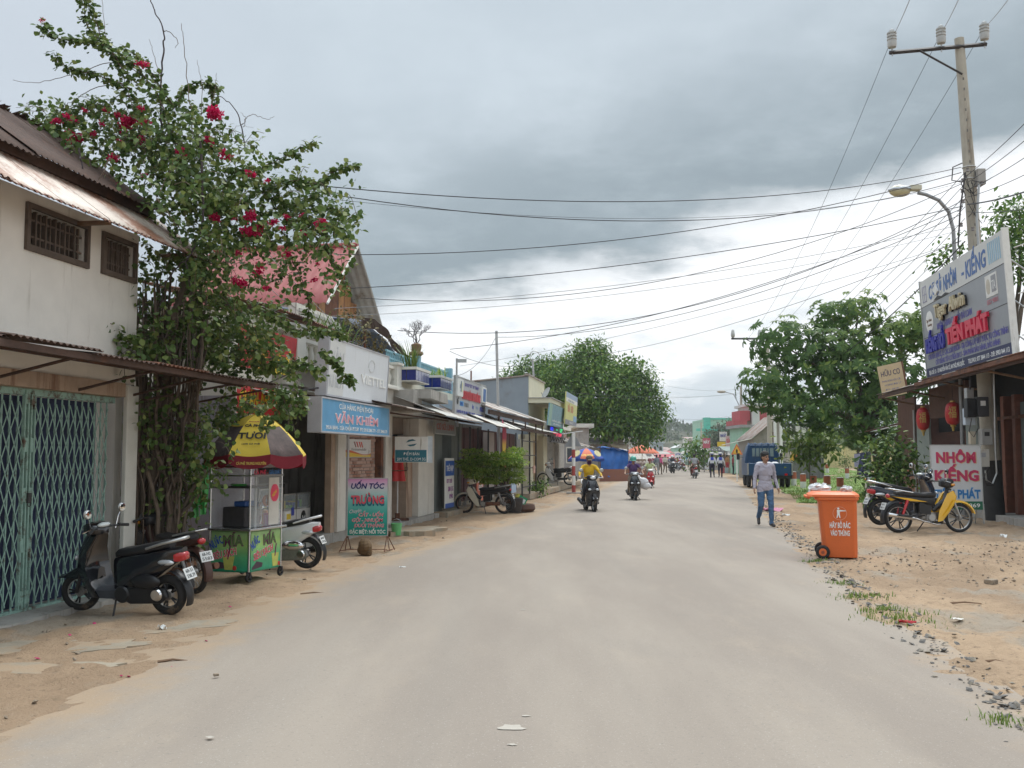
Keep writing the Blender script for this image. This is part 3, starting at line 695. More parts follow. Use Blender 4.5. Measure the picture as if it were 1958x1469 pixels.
    # red and yellow banner hung in front of the dark shop
    t = thing('banner','red and yellow hanging banner strip in front of the dark shop','banner',LF(29.5,1.35,.95),ROTL)
    mb = MB();mb.sheet(lambda u,v:(-.62+.75*u*(1-.55*(1-v))+.75*(1-v)*.9-.25,.03*math.sin(5*v),v*1.42+.3*(1-u)),4,10,.006,None);mb.build('cloth',mat('banner print',(.5,.02,.04),.6,.15,grad=[(0,(.5,.03,.03)),(.22,(.50,.03,.03)),(.3,(.72,.50,.05)),(.55,(.72,.45,.04)),(.66,(.45,.02,.07)),(1,(.5,.03,.12))]),t)
    lettering(t,[('2 DN',.05,.62,.22,.42)],mat('red print on banner',(.5,.03,.03),.6),-.05,bold=.03)
signs_left()
# ---------------------------------------------------------------- set-back lot between the houses
MB().box(0,5.0,0,.15,0,2.5).build('wall',mat('lavender grey plaster',(.30,.28,.31),.85,.12,2,.2,30,dirt=(.2,.18,.17),damt=.3,streak=True),tag(thing('yard_wall','',''),'lavender grey plaster wall behind the juice cart and vines','wall'),loc=(0,0,0))
yw = [o for o in COL.objects if o.name.startswith('yard_wall')][0];yw.location = LF(11.9,-1.9);yw.rotation_euler = (0,0,ROTL)
MB().box(0,3.6,-.02,1.55,0,.12).build('ledge',mat('red earth plaster',(.38,.19,.11),.85,.2),yw,loc=(0.2,-1.6,0.0))
# ---------------------------------------------------------------- phone shop house with balcony
M_brick = mat('painted brick',(.46,.30,.24),.85,.22,3,.3,50,dirt=(.55,.45,.38),dscale=3,damt=.4)
M_brick2 = mat('dull red brick',(.33,.17,.12),.85,.25,3,.3,50,dirt=(.24,.13,.10),dscale=3,damt=.4)
M_mortar = mat('mortar',(.30,.25,.22),.9,.15,8,.2)
M_pillar = mat('stained white pillar',(.62,.59,.53),.8,.12,2,.25,40,dirt=(.24,.15,.09),dscale=1.2,damt=.33,streak=True)
M_redroof = mat('red ribbed roof sheet',(.30,.062,.055),.55,.12,2,.05,30,dirt=(.34,.12,.09),dscale=.9,damt=.4)
M_tinold = mat('old tin roof',(.30,.255,.22),.7,.25,2,.2,40,dirt=(.20,.08,.05),dscale=1.2,damt=.5)
def phone_shop():
    s0 = 14.0;X = lambda s:s-s0
    h = hthing('phone_shop_house','two storey phone shop with white balcony, brick front and open dark shop room','house',s0)
    # shop room: floor to ceiling box, open to the street
    w = MB()
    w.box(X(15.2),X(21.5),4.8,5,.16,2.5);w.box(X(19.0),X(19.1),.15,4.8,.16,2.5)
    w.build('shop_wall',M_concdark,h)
    MB().box(X(15.0),X(15.2),0,5,.0,2.5).build('side_wall',mat('lavender grey plaster',(.30,.28,.31),.85,.12,2,.2,30,dirt=(.2,.18,.17),damt=.3,streak=True),h)
    MB().box(X(15.0),X(21.9),0.1,5,2.5,2.72).build('floor_slab',M_whitewash,h)
    for i in range(3):
        f = MB();z = 1.1+.42*i;f.box(X(15.3),X(18.8),4.4,4.78,z,z+.03)
        f.build('shelf',M_wood,h)
    for i in range(26):
        x = random.uniform(X(15.4),X(18.7));z = 1.13+.42*random.randrange(3)
        MB().box(x,x+.16,4.45,4.6,z,z+random.uniform(.1,.26)).build('boxed_phone',random.choice([M_tex_blue,M_vkside,M_tex_white,M_wood,M_tex_yel]),h)
    MB().box(X(18.66),X(19.12),-.06,.16,.16,2.5).build('shutter_pillar',M_pillar,h,bevel=.01)
    MB().box(X(18.45),X(18.66),.0,.12,.16,2.45).build('rusty_pillar',M_lint,h);MB().box(X(19.12),X(19.2),-.09,.0,.16,2.4).build('steel_post',M_vkside,h)
    # brick front
    MB().box(X(19.12),X(21.2),.03,.15,.16,2.5).build('mortar_bed',M_mortar,h)
    bl,bh = .225,.062;bm = [MB().box(-bl/2+.007,bl/2-.007,0,.03,.006,bh-.006).mesh('brick',m) for m in (M_brick,M_brick,M_brick2)]
    r = 0;z = .16
    while z < 2.0:
        x = X(19.22)+(bl/2 if r % 2 else 0)
        while x < X(21.1):
            obj('brick',random.choice(bm),h,(x,.0+random.uniform(-.008,.012),z));x += bl
        z += bh+.004;r += 1
    MB().box(X(19.12),X(21.5),-.02,.16,2.02,2.5).build('brick_lintel',M_brick2,h)
    for a,b in ((21.18,21.34),(21.5,21.98)):
        MB().box(X(a),X(b),-.12,.2,.1 if b > 21.4 else .16,2.52).build('pillar',M_pillar if b > 21.4 else M_rust,h,bevel=.012)
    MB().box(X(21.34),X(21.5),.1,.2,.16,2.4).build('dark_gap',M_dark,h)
    MB().box(X(24.3),X(25.85),-.10,.45,.1,2.5).build('pillar',M_pillar,h,bevel=.015)
    # blue door recess
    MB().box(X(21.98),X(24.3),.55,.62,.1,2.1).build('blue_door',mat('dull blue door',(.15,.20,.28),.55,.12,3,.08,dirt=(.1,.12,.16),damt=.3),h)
    MB().box(X(21.98),X(24.3),.3,.62,2.1,2.5).build('door_lintel',mat('brown grey plaster',(.20,.16,.13),.85,.15),h)
    MB().box(X(23.75),X(24.28),.05,.5,.1,2.05).build('door_jamb',M_lint,h,bevel=.01)
    # tin roof over the shop
    awning(h,X(14.3),X(19.6),-.85,2.44,.3,2.70,[M_tinold,M_zincgrey,M_rustdark,M_rust],.95,rag=.06)
    awning(h,X(18.2),X(24.0),-1.25,2.50,.3,2.82,[M_rustdark,M_tinold],.95,rag=.05)
    MB().tube([(X(14.3),-.7,2.42),(X(24),-.9,2.42)],.02,6).build('eave_pipe',M_rustdark,h)
    MB().prism([(X(21.95),2.85),(X(21.95),3.05),(X(23.5),3.02),(X(23.6),2.8)],-1.0,.2).build('broken_slab',M_conc,h)
    MB().box(X(15.7),X(22.5),-.25,.0,2.72,3.0).build('balcony_fascia',M_whitewash,h)
    MB().box(X(15.7),X(22.6),-.38,.1,3.0,3.06).box(X(15.7),X(22.6),-.33,.1,3.06,3.10).build('balcony_cornice',M_whitewash,h,bevel=.008)
    # balustrade: square posts and turned balusters
    for s in (16.0,17.35,19.6,21.7):MB().box(X(s),X(s)+.36,-.30,.02,3.1,3.58).box(X(s)-.04,X(s)+.40,-.34,.06,3.58,3.63).build('balcony_post',M_whitewash,h)
    bal = MB().lathe([(.05,3.1),(.06,3.12),(.03,3.15),(.055,3.25),(.06,3.30),(.03,3.41),(.05,3.45),(.06,3.48)],10).mesh('baluster',M_whitewash,40)
    for a,b in ((16.4,17.3),(17.8,19.5),(20.0,21.6)):
        n = int((b-a)/.26)
        for i in range(n+1):obj('baluster',bal,h,(X(a)+.03+(b-a-.06)*i/max(n,1),-.14,0))
        MB().box(X(a)-.1,X(b)+.1,-.24,-.04,3.48,3.54).build('hand_rail',M_whitewash,h)
    # upper storey and second tin canopy over the balcony
    w = MB();w.box(X(15.2),X(21),1.7,1.85,2.72,4.0);w.box(X(20.9),X(21.05),1.85,6,2.72,4.6);w.build('upper_wall',mat('cream upper plaster',(.50,.47,.41),.85,.12,2,.2,30,dirt=(.25,.21,.17),damt=.4,streak=True),h)
    awning(h,X(14.4),X(17.3),-.45,3.80,1.6,4.2,[M_rust,M_rustdark,M_rust],.9,rag=.03)
    MB().prism([(X(17.4),3.75),(X(20.4),3.75),(X(19.2),4.3),(X(17.4),4.3)],.3,.45).build('slatted_gable',M_whitewash,h)
    for i in range(5):MB().box(X(17.5),X(20.0)-.1*i,.27,.31,3.8+.09*i,3.86+.09*i).build('slat',M_zincgrey,h)
    return h
phone_shop()
def red_roof_house():
    # steep red sheet roof, ridge square to the street, rusty gable towards the street
    h = hthing('red_roof_house','house with a steep red metal roof and rusty gable behind the phone shop','house',26.1,-2.4)
    Q = rot(z=math.pi/2);zr,ze,w = 7.25,5.35,2.25
    n = 7
    for side in (1,-1):
        for i in range(n):
            a,b = -.25+4.2*i/n,-.25+4.2*(i+1)/n+.04
            mb = MB();corr(mb,a,b,(side*w,ze),(0,zr),.21,.02,Q);mb.build('roof_sheet',M_redroof if side > 0 else M_zincgrey,h,smooth=60)
    MB().tube([(0,-.28,zr+.03),(0,3.9,zr+.03)],.07,8).build('ridge_cap',M_redroof,h)
    M_org = mat('orange rusted sheet',(.36,.17,.06),.7,.4,2.5,.2,dirt=(.14,.05,.03),dscale=1.5,damt=.5,streak=True)
    for i in range(8):
        x0 = -2.0+i*.5;top = zr-.10-max(abs(x0),abs(x0+.5))*(zr-ze)/w
        MB().box(x0+.01,x0+.49,.25,.29,4.0,max(top,4.6)).build('gable_board',random.choice([M_rust,M_org,M_org]),h)
    for side in (1,-1):MB().tube([(0,-.27,zr-.02),(-side*w,-.27,ze-.02)],.035,6).build('verge_board',M_whitewash if side > 0 else M_zincgrey,h)
    MB().box(-2.0,2.0,.32,3.9,0,5.45).build('wall',M_tint_wall,h)
    MB().box(-2.2,-1.6,-.1,3.9,4.85,5.0).build('gutter',M_whitewash,h)
    return h
red_roof_house()
# roof terrace house: blue railing, blue tiled planters, tarp canopy
M_rail = mat('pale blue railing paint',(.22,.42,.50),.5,.15,8,.05,dirt=(.3,.28,.22),damt=.25)
M_btile = mat('dark blue tile',(.012,.022,.16),.18,.2,12,.03,coat=.4)
M_tarpdark = mat('dark blue tarp',(.035,.05,.085),.7,.3,2,.2,10)
def terrace_house():
    s0 = 21.0;X = lambda s:s-s0
    h = hthing('terrace_house','flat roofed house with pale blue terrace railing and dark blue tiled planters','house',s0)
    MB().box(X(21.8),X(27.6),.0,6,2.52,3.06).build('parapet_wall',M_white,h);MB().box(X(21.7),X(27.7),-.22,.1,3.06,3.28).build('cornice',mat('cream plaster',(.62,.58,.46),.8,.1,dirt=(.3,.25,.18),damt=.3,streak=True),h)
    for s in (22.05,24.35):
        b = MB().box(X(s),X(s)+1.2,-.62,-.2,3.24,3.26).box(X(s)-.03,X(s)+1.23,-.65,-.17,3.50,3.56).build('planter',M_whitewash,h)
        for i in range(5):MB().box(X(s)+.24*i+.01,X(s)+.24*i+.23,-.625,-.60,3.265,3.495).build('tile',M_btile,b)
        for i in range(2):MB().box(X(s)-.005,X(s)+.02,-.60+.2*i,-.42+.2*i,3.265,3.495).build('tile',M_btile,b)
        MB().box(X(s)+.02,X(s)+1.18,-.6,-.22,3.262,3.498).build('planter_core',M_concdark,b)
    rl = MB().box(X(21.5),X(27.5),-.12,-.08,3.30,3.34).box(X(21.5),X(27.5),-.12,-.08,3.86,3.90).box(X(21.5),X(27.5),-.115,-.085,3.72,3.75).build('railing',M_rail,h)
    bar = MB().box(-.014,.014,-.014,.014,3.34,3.86).mesh('railing_bar',M_rail);ringm = MB().ring(.06,.014,14,5).mesh('railing_ring',M_rail)
    n = 44
    for i in range(n):
        x = X(21.55)+(X(27.45)-X(21.55))*i/(n-1);obj('railing_bar',bar,rl,(x,-.1,0))
        if i % 2:obj('railing_ring',ringm,rl,(x+.07,-.1,3.60))
        elif i % 4 == 0:obj('railing_ring',ringm,rl,(x+.07,-.1,3.45))
    for s in (24.0,27.4):MB().box(X(s)-.08,X(s)+.08,-.2,-.02,3.28,4.0).build('railing_post',M_rail,h)
    rr = MB().box(X(27.45),X(27.49),-.1,4,3.86,3.90).build('side_railing',M_rail,h)
    for i in range(20):obj('railing_bar',bar,rr,(X(27.47),.05+i*.2,0))
    # dark canopy on rusty posts
    mb = MB();mb.sheet(lambda u,v:(X(20.4)+4.9*u,.1+2.6*v,4.42-.55*u*u+.12*math.sin(u*7)-.05*math.sin(v*6)+.35*v-.25*(v < .02)),20,8,.02);mb.build('canopy',M_tarpdark,h,smooth=60)
    mb = MB();mb.sheet(lambda u,v:(X(20.4)+4.9*u,.1+.03*math.sin(u*30),4.42-.55*u*u+.12*math.sin(u*7)-.22*v+.01),30,2,.006);mb.build('canopy_fringe',M_rustdark,h)
    for s in (20.8,24.9):MB().tube([(X(s),.15,3.1),(X(s),.15,4.3)],.03,6).build('canopy_post',M_rust,h)
    MB().tube([(X(25.0),.1,3.9),(X(25.0),1.8,4.4)],.03,6).build('canopy_beam',M_rust,h)
    # front: pale blue parapet of the next shop and its tin
    MB().box(X(22.3),X(27.6),-.62,-.35,2.72,3.0).build('blue_parapet',mat('pale blue plaster',(.42,.54,.64),.75,.08,2,.1,dirt=(.3,.32,.33),damt=.25,streak=True),h)
    MB().box(X(21.6),X(22.3),-.70,-.2,2.55,3.02).build('parapet_end',M_conc,h)
    awning(h,X(21.5),X(26.8),-1.45,2.44,-.3,2.88,[M_zincgrey,M_zincgrey,M_tinold],1.1,rag=.08)
    return h
terrace_house()
# grey shopfronts farther along
M_greypl = mat('grey green plaster',(.17,.19,.18),.85,.12,2,.2,30,dirt=(.09,.095,.09),damt=.4,streak=True)
M_redpanel = mat('dark red boards',(.085,.028,.028),.7,.3,3,.1,dirt=(.04,.02,.02),damt=.4)
def dark_shop():
    s0 = 25.9;X = lambda s:s-s0
    h = hthing('dark_red_shop','low shop with dark red boarded front and sagging tin awning','house',s0)
    MB().box(X(25.86),X(26.1),-.05,3,.1,2.5).build('side_wall',M_greypl,h)
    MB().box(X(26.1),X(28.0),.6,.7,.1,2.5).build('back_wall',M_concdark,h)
    for a,b in ((26.0,26.9),(28.0,28.75),(29.0,29.3)):MB().box(X(a),X(b),-.05,.3,.1,2.5).build('pillar',M_greypl,h)
    n = 18
    for i in range(n):
        a = 29.3+(42.4-29.3)*i/n;MB().box(X(a),X(a)+.68,.5+.03*(i % 2),.56+.03*(i % 2),.12,2.5).build('board',M_redpanel,h)
    for s in (31.2,32.4,34.2,37,40):MB().tube([(X(s),.1,.1),(X(s),.1,2.5)],.03,6).build('post',M_iron,h)
    MB().box(X(34.3),X(35.3),.1,.3,.1,2.4).build('pale_door',mat('pale pink door',(.48,.42,.39),.7,.1,dirt=(.3,.25,.2),damt=.3,streak=True),h)
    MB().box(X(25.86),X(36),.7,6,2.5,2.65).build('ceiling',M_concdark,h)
    awning(h,X(25.7),X(29.9),-1.75,2.36,-.2,3.02,[M_zinc,M_zincgrey,M_zinc],1.05,rag=.12)
    awning(h,X(24.2),X(26.2),-1.3,2.40,-.2,2.62,[M_rustdark,M_tinold],1.0,rag=.05)
    awning(h,X(27.5),X(38.5),-1.3,2.88,.4,3.5,[M_tinold,M_zincgrey,M_tinold],1.3,rag=.1)
    MB().box(X(27.5),X(38.5),-1.25,-1.19,2.74,2.86).build('awning_beam',M_rustdark,h)
    for s in (29,31.5,34,36.5,38.2):MB().box(X(s),X(s)+.06,-1.24,-1.2,2.52,2.75).build('awning_hanger',M_rustdark,h)
    awning(h,X(29.5),X(43.5),-1.15,2.56,.1,2.92,[M_zinc,M_zincgrey],1.3,rag=.05)
    MB().box(X(29.5),X(43.5),-1.1,-1.05,2.44,2.54).build('awning_beam',M_rustdark,h)
    return h
dark_shop()
def stall_frame():
    t = hthing('stall_front','black pipe stall front under the tin awning','stall',34.4,1.05)
    for x in (0,1.7,3.3):MB().tube([(x,0,.1),(x,0,2.5)],.028,6).build('upright',M_iron,t)
    for z in (.5,1.15,1.6,2.1):MB().tube([(0,0,z),(3.3,0,z)],.02,6).build('cross_bar',M_iron,t)
    MB().bc((2.6,-.03,1.08),(.5,.03,.28)).build('round_plate',mat('pinkish plate',(.42,.24,.18),.6),t)
stall_frame()
M_block = mat('blue grey rendered wall',(.25,.285,.32),.85,.08,1.5,.15,30,dirt=(.20,.20,.20),dscale=.6,damt=.35)
M_cream = mat('cream painted wall',(.64,.60,.45),.8,.06,2,.1,dirt=(.40,.36,.27),damt=.22,streak=True)
def cream_house():
    s0 = 36.0;X = lambda s:s-s0
    h = hthing('cream_shop_house','blue grey block house with cream front, flat ledge and open green doors','house',s0)
    MB().prism([(0,0),(9.5,0),(9.5,5.0),(0,5.0)],0,.1).build('hidden_front',M_cream,h)
    # long side wall facing the camera, rising to the front
    w = MB();w.add([(X(42.6),0,2.3),(X(42.6),0,5.0),(X(42.6),11,4.0),(X(42.6),11,2.3),(X(42.6)+.15,0,2.3),(X(42.6)+.15,0,5.0),(X(42.6)+.15,11,4.0),(X(42.6)+.15,11,2.3)],[(0,1,2,3),(7,6,5,4),(0,4,5,1),(1,5,6,2),(2,6,7,3),(3,7,4,0)])
    w.build('side_wall',M_block,h)
    bpy.data.objects.remove([o for o in h.children if o.name.startswith('hidden_front')][0])
    MB().box(X(42.75),X(47.7),-.02,.12,2.5,5.05).build('front_wall',M_cream,h);MB().box(X(42.5),X(47.8),-.06,.14,5.05,5.12).build('coping',M_tinold,h)
    MB().add([(X(42.55),-.02,5.02),(X(42.55),11,4.02),(X(42.85),11,4.02),(X(42.85),-.02,5.02),(X(42.55),-.02,5.08),(X(42.55),11,4.08),(X(42.85),11,4.08),(X(42.85),-.02,5.08)],[(0,1,2,3),(7,6,5,4),(0,4,5,1),(1,5,6,2),(2,6,7,3),(3,7,4,0)]).build('wall_coping',M_tinold,h)
    MB().box(X(42.55),X(47.7),-1.0,-.02,3.86,4.05).build('ledge',M_cream,h);MB().box(X(42.5),X(47.75),-1.06,.0,4.05,4.09).build('ledge_top',M_conc,h)
    for a,b,m in ((42.4,43.1,M_cream),(46.4,47.7,M_cream)):MB().box(X(a),X(b),-.15,.3,.22,2.5).build('column',m,h)
    MB().box(X(43.1),X(44.9),.3,.4,.22,2.3).build('green_door',mat('dark green door',(.03,.075,.06),.5,.2),h)
    MB().box(X(44.9),X(46.4),.2,.3,.22,2.3).build('tan_shutter',mat('tan shutter',(.42,.28,.14),.6,.12),h)
    MB().box(X(42.4),X(47.7),.1,.4,2.3,2.5).build('lintel',M_cream,h)
    tr_ = MB()
    for i in range(6):
        x = X(42.3)+i*.9;tr_.tube([(x,-1.0,2.4),(x+.45,-1.0,2.2)],.025,5);tr_.tube([(x+.45,-1.0,2.2),(x+.9,-1.0,2.4)],.025,5)
    tr_.box(X(42.3),X(47.8),-1.03,-.98,2.4,2.45).box(X(42.3),X(47.8),-1.03,-.98,2.17,2.22);tr_.build('awning_truss',M_iron,h)
    MB().box(X(47.7),X(53),2.2,2.3,.2,2.5).build('inner_wall',M_concdark,h)
    awning(h,X(47.0),X(53.5),-1.9,2.05,.4,2.75,[M_zincgrey,M_tinold],1.3,rag=.03)
    for s in (49.6,51.6):MB().box(X(s),X(s)+.5,-.2,.1,.22,2.2).build('grey_column',M_conc,h)
    MB().box(X(49.65),X(50.05),-.21,-.20,.8,1.4).build('red_mark',M_brick,h)
    MB().box(X(51.5),X(56),.0,.2,.2,3.4).box(X(51.5),X(51.7),.2,6,.2,3.4).build('block_wall',M_conc,h)
    MB().box(X(51.5),X(57.0),-.3,.3,3.0,3.15).build('roof_ledge',M_whitewash,h)
    return h
cream_house()
def dish(label,loc,r,az,el,m):
    t = thing('satellite_dish',label,'satellite dish',loc)
    Q = rot(z=az) @ rot(x=-el)
    MB().lathe([(.001,.0),(r*.5,.05*r),(r*.85,.16*r),(r,.24*r),(r*.98,.255*r),(r*.84,.18*r),(r*.5,.07*r),(.001,.02)],24,tr(0,0,r*1.0) @ Q @ rot(x=math.pi/2)).build('dish',m,t,smooth=50)
    MB().tube([(0,0,0),(0,.05,r*.9)],.03,6).build('mast',M_iron,t)
    MB().tube([tuple((tr(0,0,r) @ Q @ Vector((0,.0,-r*.9)))),tuple((tr(0,0,r) @ Q @ Vector((0,-r*.9,-r*.3))))],.018,5).build('arm',M_alu,t)
dish('grey satellite dish on the ledge of the cream house',LF(45.0,.5,4.1),.30,-1.15,.5,mat('grey dish',(.45,.47,.5),.5))
dish('pale orange satellite dish on the block house roof',LF(54.5,.3,3.35),.42,-1.1,.5,mat('tan dish',(.60,.46,.30),.5))

t = board('red_shop_sign','red sign with yellow letters under the tin roof behind the juice cart','sign',14.75,.30,2.18,1.9,.42,mat('red sign sheet',(.50,.025,.03),.5,.1),.04,framem=M_white)
lettering(t,[('QUÁN ĂN',-.35,.10,.22,1.0),('TIN',.6,.10,.24,.5)],M_tex_yel,-.006,bold=.03)
t = board('number_banner','red banner with a big orange 1 and yellow star hung on the white balcony','banner',15.0,.25,2.85,2.1,.62,mat('crumpled red cloth',(.45,.03,.035),.6,.3,3,.4,6),.03,tilt=R(4))
lettering(t,[('1',-.35,.06,.52,.42,.2)],mat('orange print',(.70,.36,.06),.5),-.02,bold=.09)
MB().prism([(.05,0),(.35,.34),(.45,.12),(.75,.40),(.70,.1),(1.0,.12),(.9,0)],-.02,0).build('star',M_tex_yel,t)
# ================================================================ RIGHT SIDE
M_brown = mat('brown shutter boards',(.11,.05,.035),.7,.3,5,.2,dirt=(.06,.035,.03),damt=.4)
M_door = mat('grey green door paint',(.25,.29,.27),.6,.12,4,.1,dirt=(.16,.17,.15),damt=.35,streak=True)
def glass_shop():
    s1 = 35.0;X = lambda s:s1-s            # local x runs towards the camera
    h = hthing('glass_shop_house','dark wooden shop house under the grey billboard with open black doorway','house',s1,0,frame=RF)
    w = MB();w.box(X(35.2),X(34.6),0,.12,.14,3.7);w.box(X(35.2),X(20),5,5.15,0,3.4);w.box(X(35.2),X(35.05),.12,5,0,3.4);w.build('wall',M_brown,h)
    # brick pier with loose bricks, brown boards over it
    MB().box(X(34.6),X(32.9),.06,.16,.14,1.2).build('mortar_bed',M_mortar,h)
    bm = MB().box(-.1,.1,0,.07,.004,.072).mesh('brick',M_brick2);bm2 = MB().box(-.1,.1,0,.07,.004,.072).mesh('brick',mat('orange brick',(.42,.17,.09),.9,.2,4,.3))
    for r in range(13):
        x = X(34.5)+(.1 if r % 2 else 0)
        while x < X(33.0):
            obj('brick',random.choice((bm,bm2)),h,(x,random.uniform(-.01,.01),.15+r*.08));x += .21
    for i in range(6):MB().box(X(34.6)+.29*i,X(34.6)+.29*i+.28,.0,.05,1.22,3.55).build('board',M_brown,h)
    MB().tube([(X(32.85),-.05,.1),(X(32.85),-.05,3.1)],.035,8).build('steel_post',M_alu,h)
    MB().box(X(32.75),X(31.3),.0,.07,.14,2.9).build('door_leaf',M_door,h,bevel=.006)
    MB().box(X(31.25),X(27.6),1.2,1.3,.14,3.0).build('dark_back',M_dark,h);MB().box(X(35),X(19.5),1.32,1.42,2.4,4.3).build('dark_back',M_dark,h)  # near-black panels added to fill the unlit inside under the roof
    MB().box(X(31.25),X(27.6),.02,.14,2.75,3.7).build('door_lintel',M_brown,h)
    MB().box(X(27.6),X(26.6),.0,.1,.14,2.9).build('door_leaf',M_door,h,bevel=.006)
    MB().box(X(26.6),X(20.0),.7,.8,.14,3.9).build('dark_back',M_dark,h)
    for s in (25.4,24.6,23.3,22.2):MB().box(X(s),X(s)+.22,.2,.42,.14,3.1).build('post',mat('reddish wood post',(.20,.075,.045),.7,.25,6,.2),h,bevel=.01)
    for s in (24.3,23.0,21.8):MB().box(X(s),X(s)+.55,.3,.36,.5,2.9).build('grey_panel',M_greypl,h)
    MB().box(X(26.6),X(20),.18,.3,2.5,2.58).build('cross_beam',M_rust,h)
    # roof: sheets falling to the street, rusted purlins
    awning(h,X(33.0),X(27.5),-1.2,3.62,3.0,4.5,[M_rustdark,M_tinold],1.1,rag=.03);awning(h,X(27.6),X(19.5),-1.25,3.68,3.0,4.6,[M_rust,M_rustdark,M_zinc],1.1,rag=.03)
    MB().box(X(33.0),X(19.5),-1.15,-1.08,3.5,3.6).build('eave_beam',M_rustdark,h)
    MB().box(X(28),X(19.5),-1.24,-1.16,3.56,3.66).build('eave_beam',M_rust,h)
    for s in (33,29.5,26,22.5):MB().tube([(X(s),-1.1,3.55),(X(s),0,3.3)],.03,6).build('rafter',M_wood,h)
    # small side lean-to at the far end
    awning(h,X(39.2),X(35.9),-.6,2.5,1.8,3.1,[M_zinc,M_rust],1.0,rag=.05)
    MB().box(X(38.8),X(35.3),.7,.8,0,2.6).build('lean_to_wall',M_brown,h)
    MB().box(X(37.5),X(37.0),.55,.68,.0,2.3).build('lean_to_post',mat('red boards',(.16,.045,.04),.7),h)
    return h
glass_shop()
def tube_line(parent,name,pts,r,m):return MB().tube(pts,r,6).build(name,m,parent)
def billboard():
    s1,s0 = 27.45,20.85;L = s1-s0;H_ = 2.72
    t = hthing('billboard','big grey aluminium shop billboard with red and blue letters on the right roof','billboard',(s1+s0)/2,1.0,3.74,frame=RF)
    t.rotation_euler.x = R(3)
    k = L/2;g = mat('brushed grey panel',(.30,.31,.325),.42,.06,3,.03,metal=.3)
    MB().box(-k,k,0,.10,0,2.0).build('panel',g,t)
    n = 18;top = MB()
    top.add([(-k,-.005,2.0),(k,-.005,2.0),(k,-.005,H_),(-k,-.005,H_),(-k,.03,2.0),(k,.03,2.0),(k,.03,H_),(-k,.03,H_)],[(0,1,2,3),(7,6,5,4),(0,4,5,1),(2,6,7,3),(1,5,6,2),(0,3,7,4)])
    top.build('banner_strip',mat('pale banner vinyl',(.60,.60,.57),.5,.05,2,.1,5,dirt=(.5,.48,.42),damt=.25,streak=True),t)
    f = MB().box(-k-.05,-k,-.02,.12,-.04,H_+.04).build('frame_edge',M_alu,t);MB().box(k,k+.05,-.02,.12,-.04,H_+.04).build('frame_edge',M_white,t)
    MB().box(-k,k,-.012,.0,0,.27).build('navy_band',mat('navy print',(.02,.025,.085),.5,.08),t)
    for z in (1.12,1.99):MB().box(-k,k,-.006,0,z,z+.012).build('seam',M_iron,t)
    W = lambda *a:a
    dk = mat('dark blue letters',(.03,.03,.32),.45,.08);gold = mat('cream gold letters',(.52,.44,.27),.4,.1);vi = mat('violet letters',(.11,.10,.36),.5,.08)
    nb = mat('blue brush print',(.06,.14,.36),.5,.15)
    lettering(t,[('CƠ SỞ',-1.85,2.12,.36,1.25,.03),('NHÔM',-.55,2.14,.36,1.15,.03),('-',.5,2.18,.3,.2),('KIẾNG',1.45,2.14,.38,1.5,.02)],nb,-.010,bold=.03,shear=.15)
    torn = mat('torn black backing',(.05,.05,.05),.7)
    MB().prism([(-2.1,2.02),(-1.7,2.10),(-1.35,2.03),(-1.0,2.07),(-.7,2.01),(-1.4,1.99)],-.014,-.006).build('torn_patch',torn,t)
    MB().prism([(-2.0,2.3),(-1.75,2.12),(-1.55,2.2),(-1.7,2.4)],-.05,-.012).build('torn_flap',M_white,t)
    for z0,hh in ((2.1,.42),):
        m = MB();m.box(-3.1,-2.72,-.012,0,z0,z0+.03).box(-3.1,-2.72,-.012,0,z0+hh,z0+hh+.03).box(-3.1,-3.06,-.012,0,z0,z0+hh).box(-2.76,-2.72,-.012,0,z0,z0+hh).box(-2.93,-2.89,-.012,0,z0,z0+hh).box(-3.1,-2.72,-.012,0,z0+.2,z0+.23)
        m.build('window_drawing',mat('grey violet print',(.33,.32,.42),.5),t)
    m = MB()
    for i in range(7):m.box(2.35+i*.12,2.41+i*.12,-.012,0,2.14,2.62)
    m.build('gate_drawing',mat('light blue print',(.30,.48,.60),.5),t,kind='stuff')
    lettering(t,[('Tiger',-1.35,1.52,.34,1.05),('Alwin',.02,1.52,.34,1.2)],gold,-.07,bold=.02,depth=.06)
    lettering(t,[('Tiger',-1.33,1.51,.34,1.05),('Alwin',.04,1.51,.34,1.2)],M_black,-.03,bold=.045,depth=.04)
    lettering(t,[('NHÔM THANH CAO CẤP ĐÀI LOAN',-.55,1.22,.16,2.9)],vi,-.006,bold=.02)
    lettering(t,[('KIẾNG ĐỔ',-2.15,.70,.34,1.7)],dk,-.05,bold=.06,depth=.05)
    lettering(t,[('TIẾN PHÁT',.55,.72,.36,3.2)],mat('bright red letters',(.62,.02,.06),.4,.06),-.06,bold=.06,depth=.06)
    lettering(t,[('CHUYÊN: BÁN SỈ, LẺ CÁC LOẠI NHÔM - GIA CÔNG LẮP ĐẶT PHỤC VỤ CÔNG TRÌNH',.05,.50,.135,6.2),('CẮT KIẾNG TỪ 4 LY ĐẾN 20 LY - SẢN PHẨM BẢO HÀNH, BẢO HÀNH',.1,.31,.125,5.0)],vi,-.006,bold=.025)
    lettering(t,[('ĐỊA CHỈ: 121 - 123 NGUYỄN VĂN CỪ, AN THỚI, PHÚ QUỐC',-1.5,.085,.105,3.1),('TEL/FAX: 077 3844 113 - DĐ: 0903 044 113',1.75,.085,.105,2.8)],M_tex_white,-.016,bold=.012)
    # oval badge and certificate mark
    MB().ell((-2.65,-.004,1.52),(.36,.012,.30),24,12).build('oval_badge',M_white,t);lettering(t,[('Tiger Aluwin',-2.65,1.52,.085,.5),('Technology',-2.62,1.40,.07,.42)],M_wood,-.018)
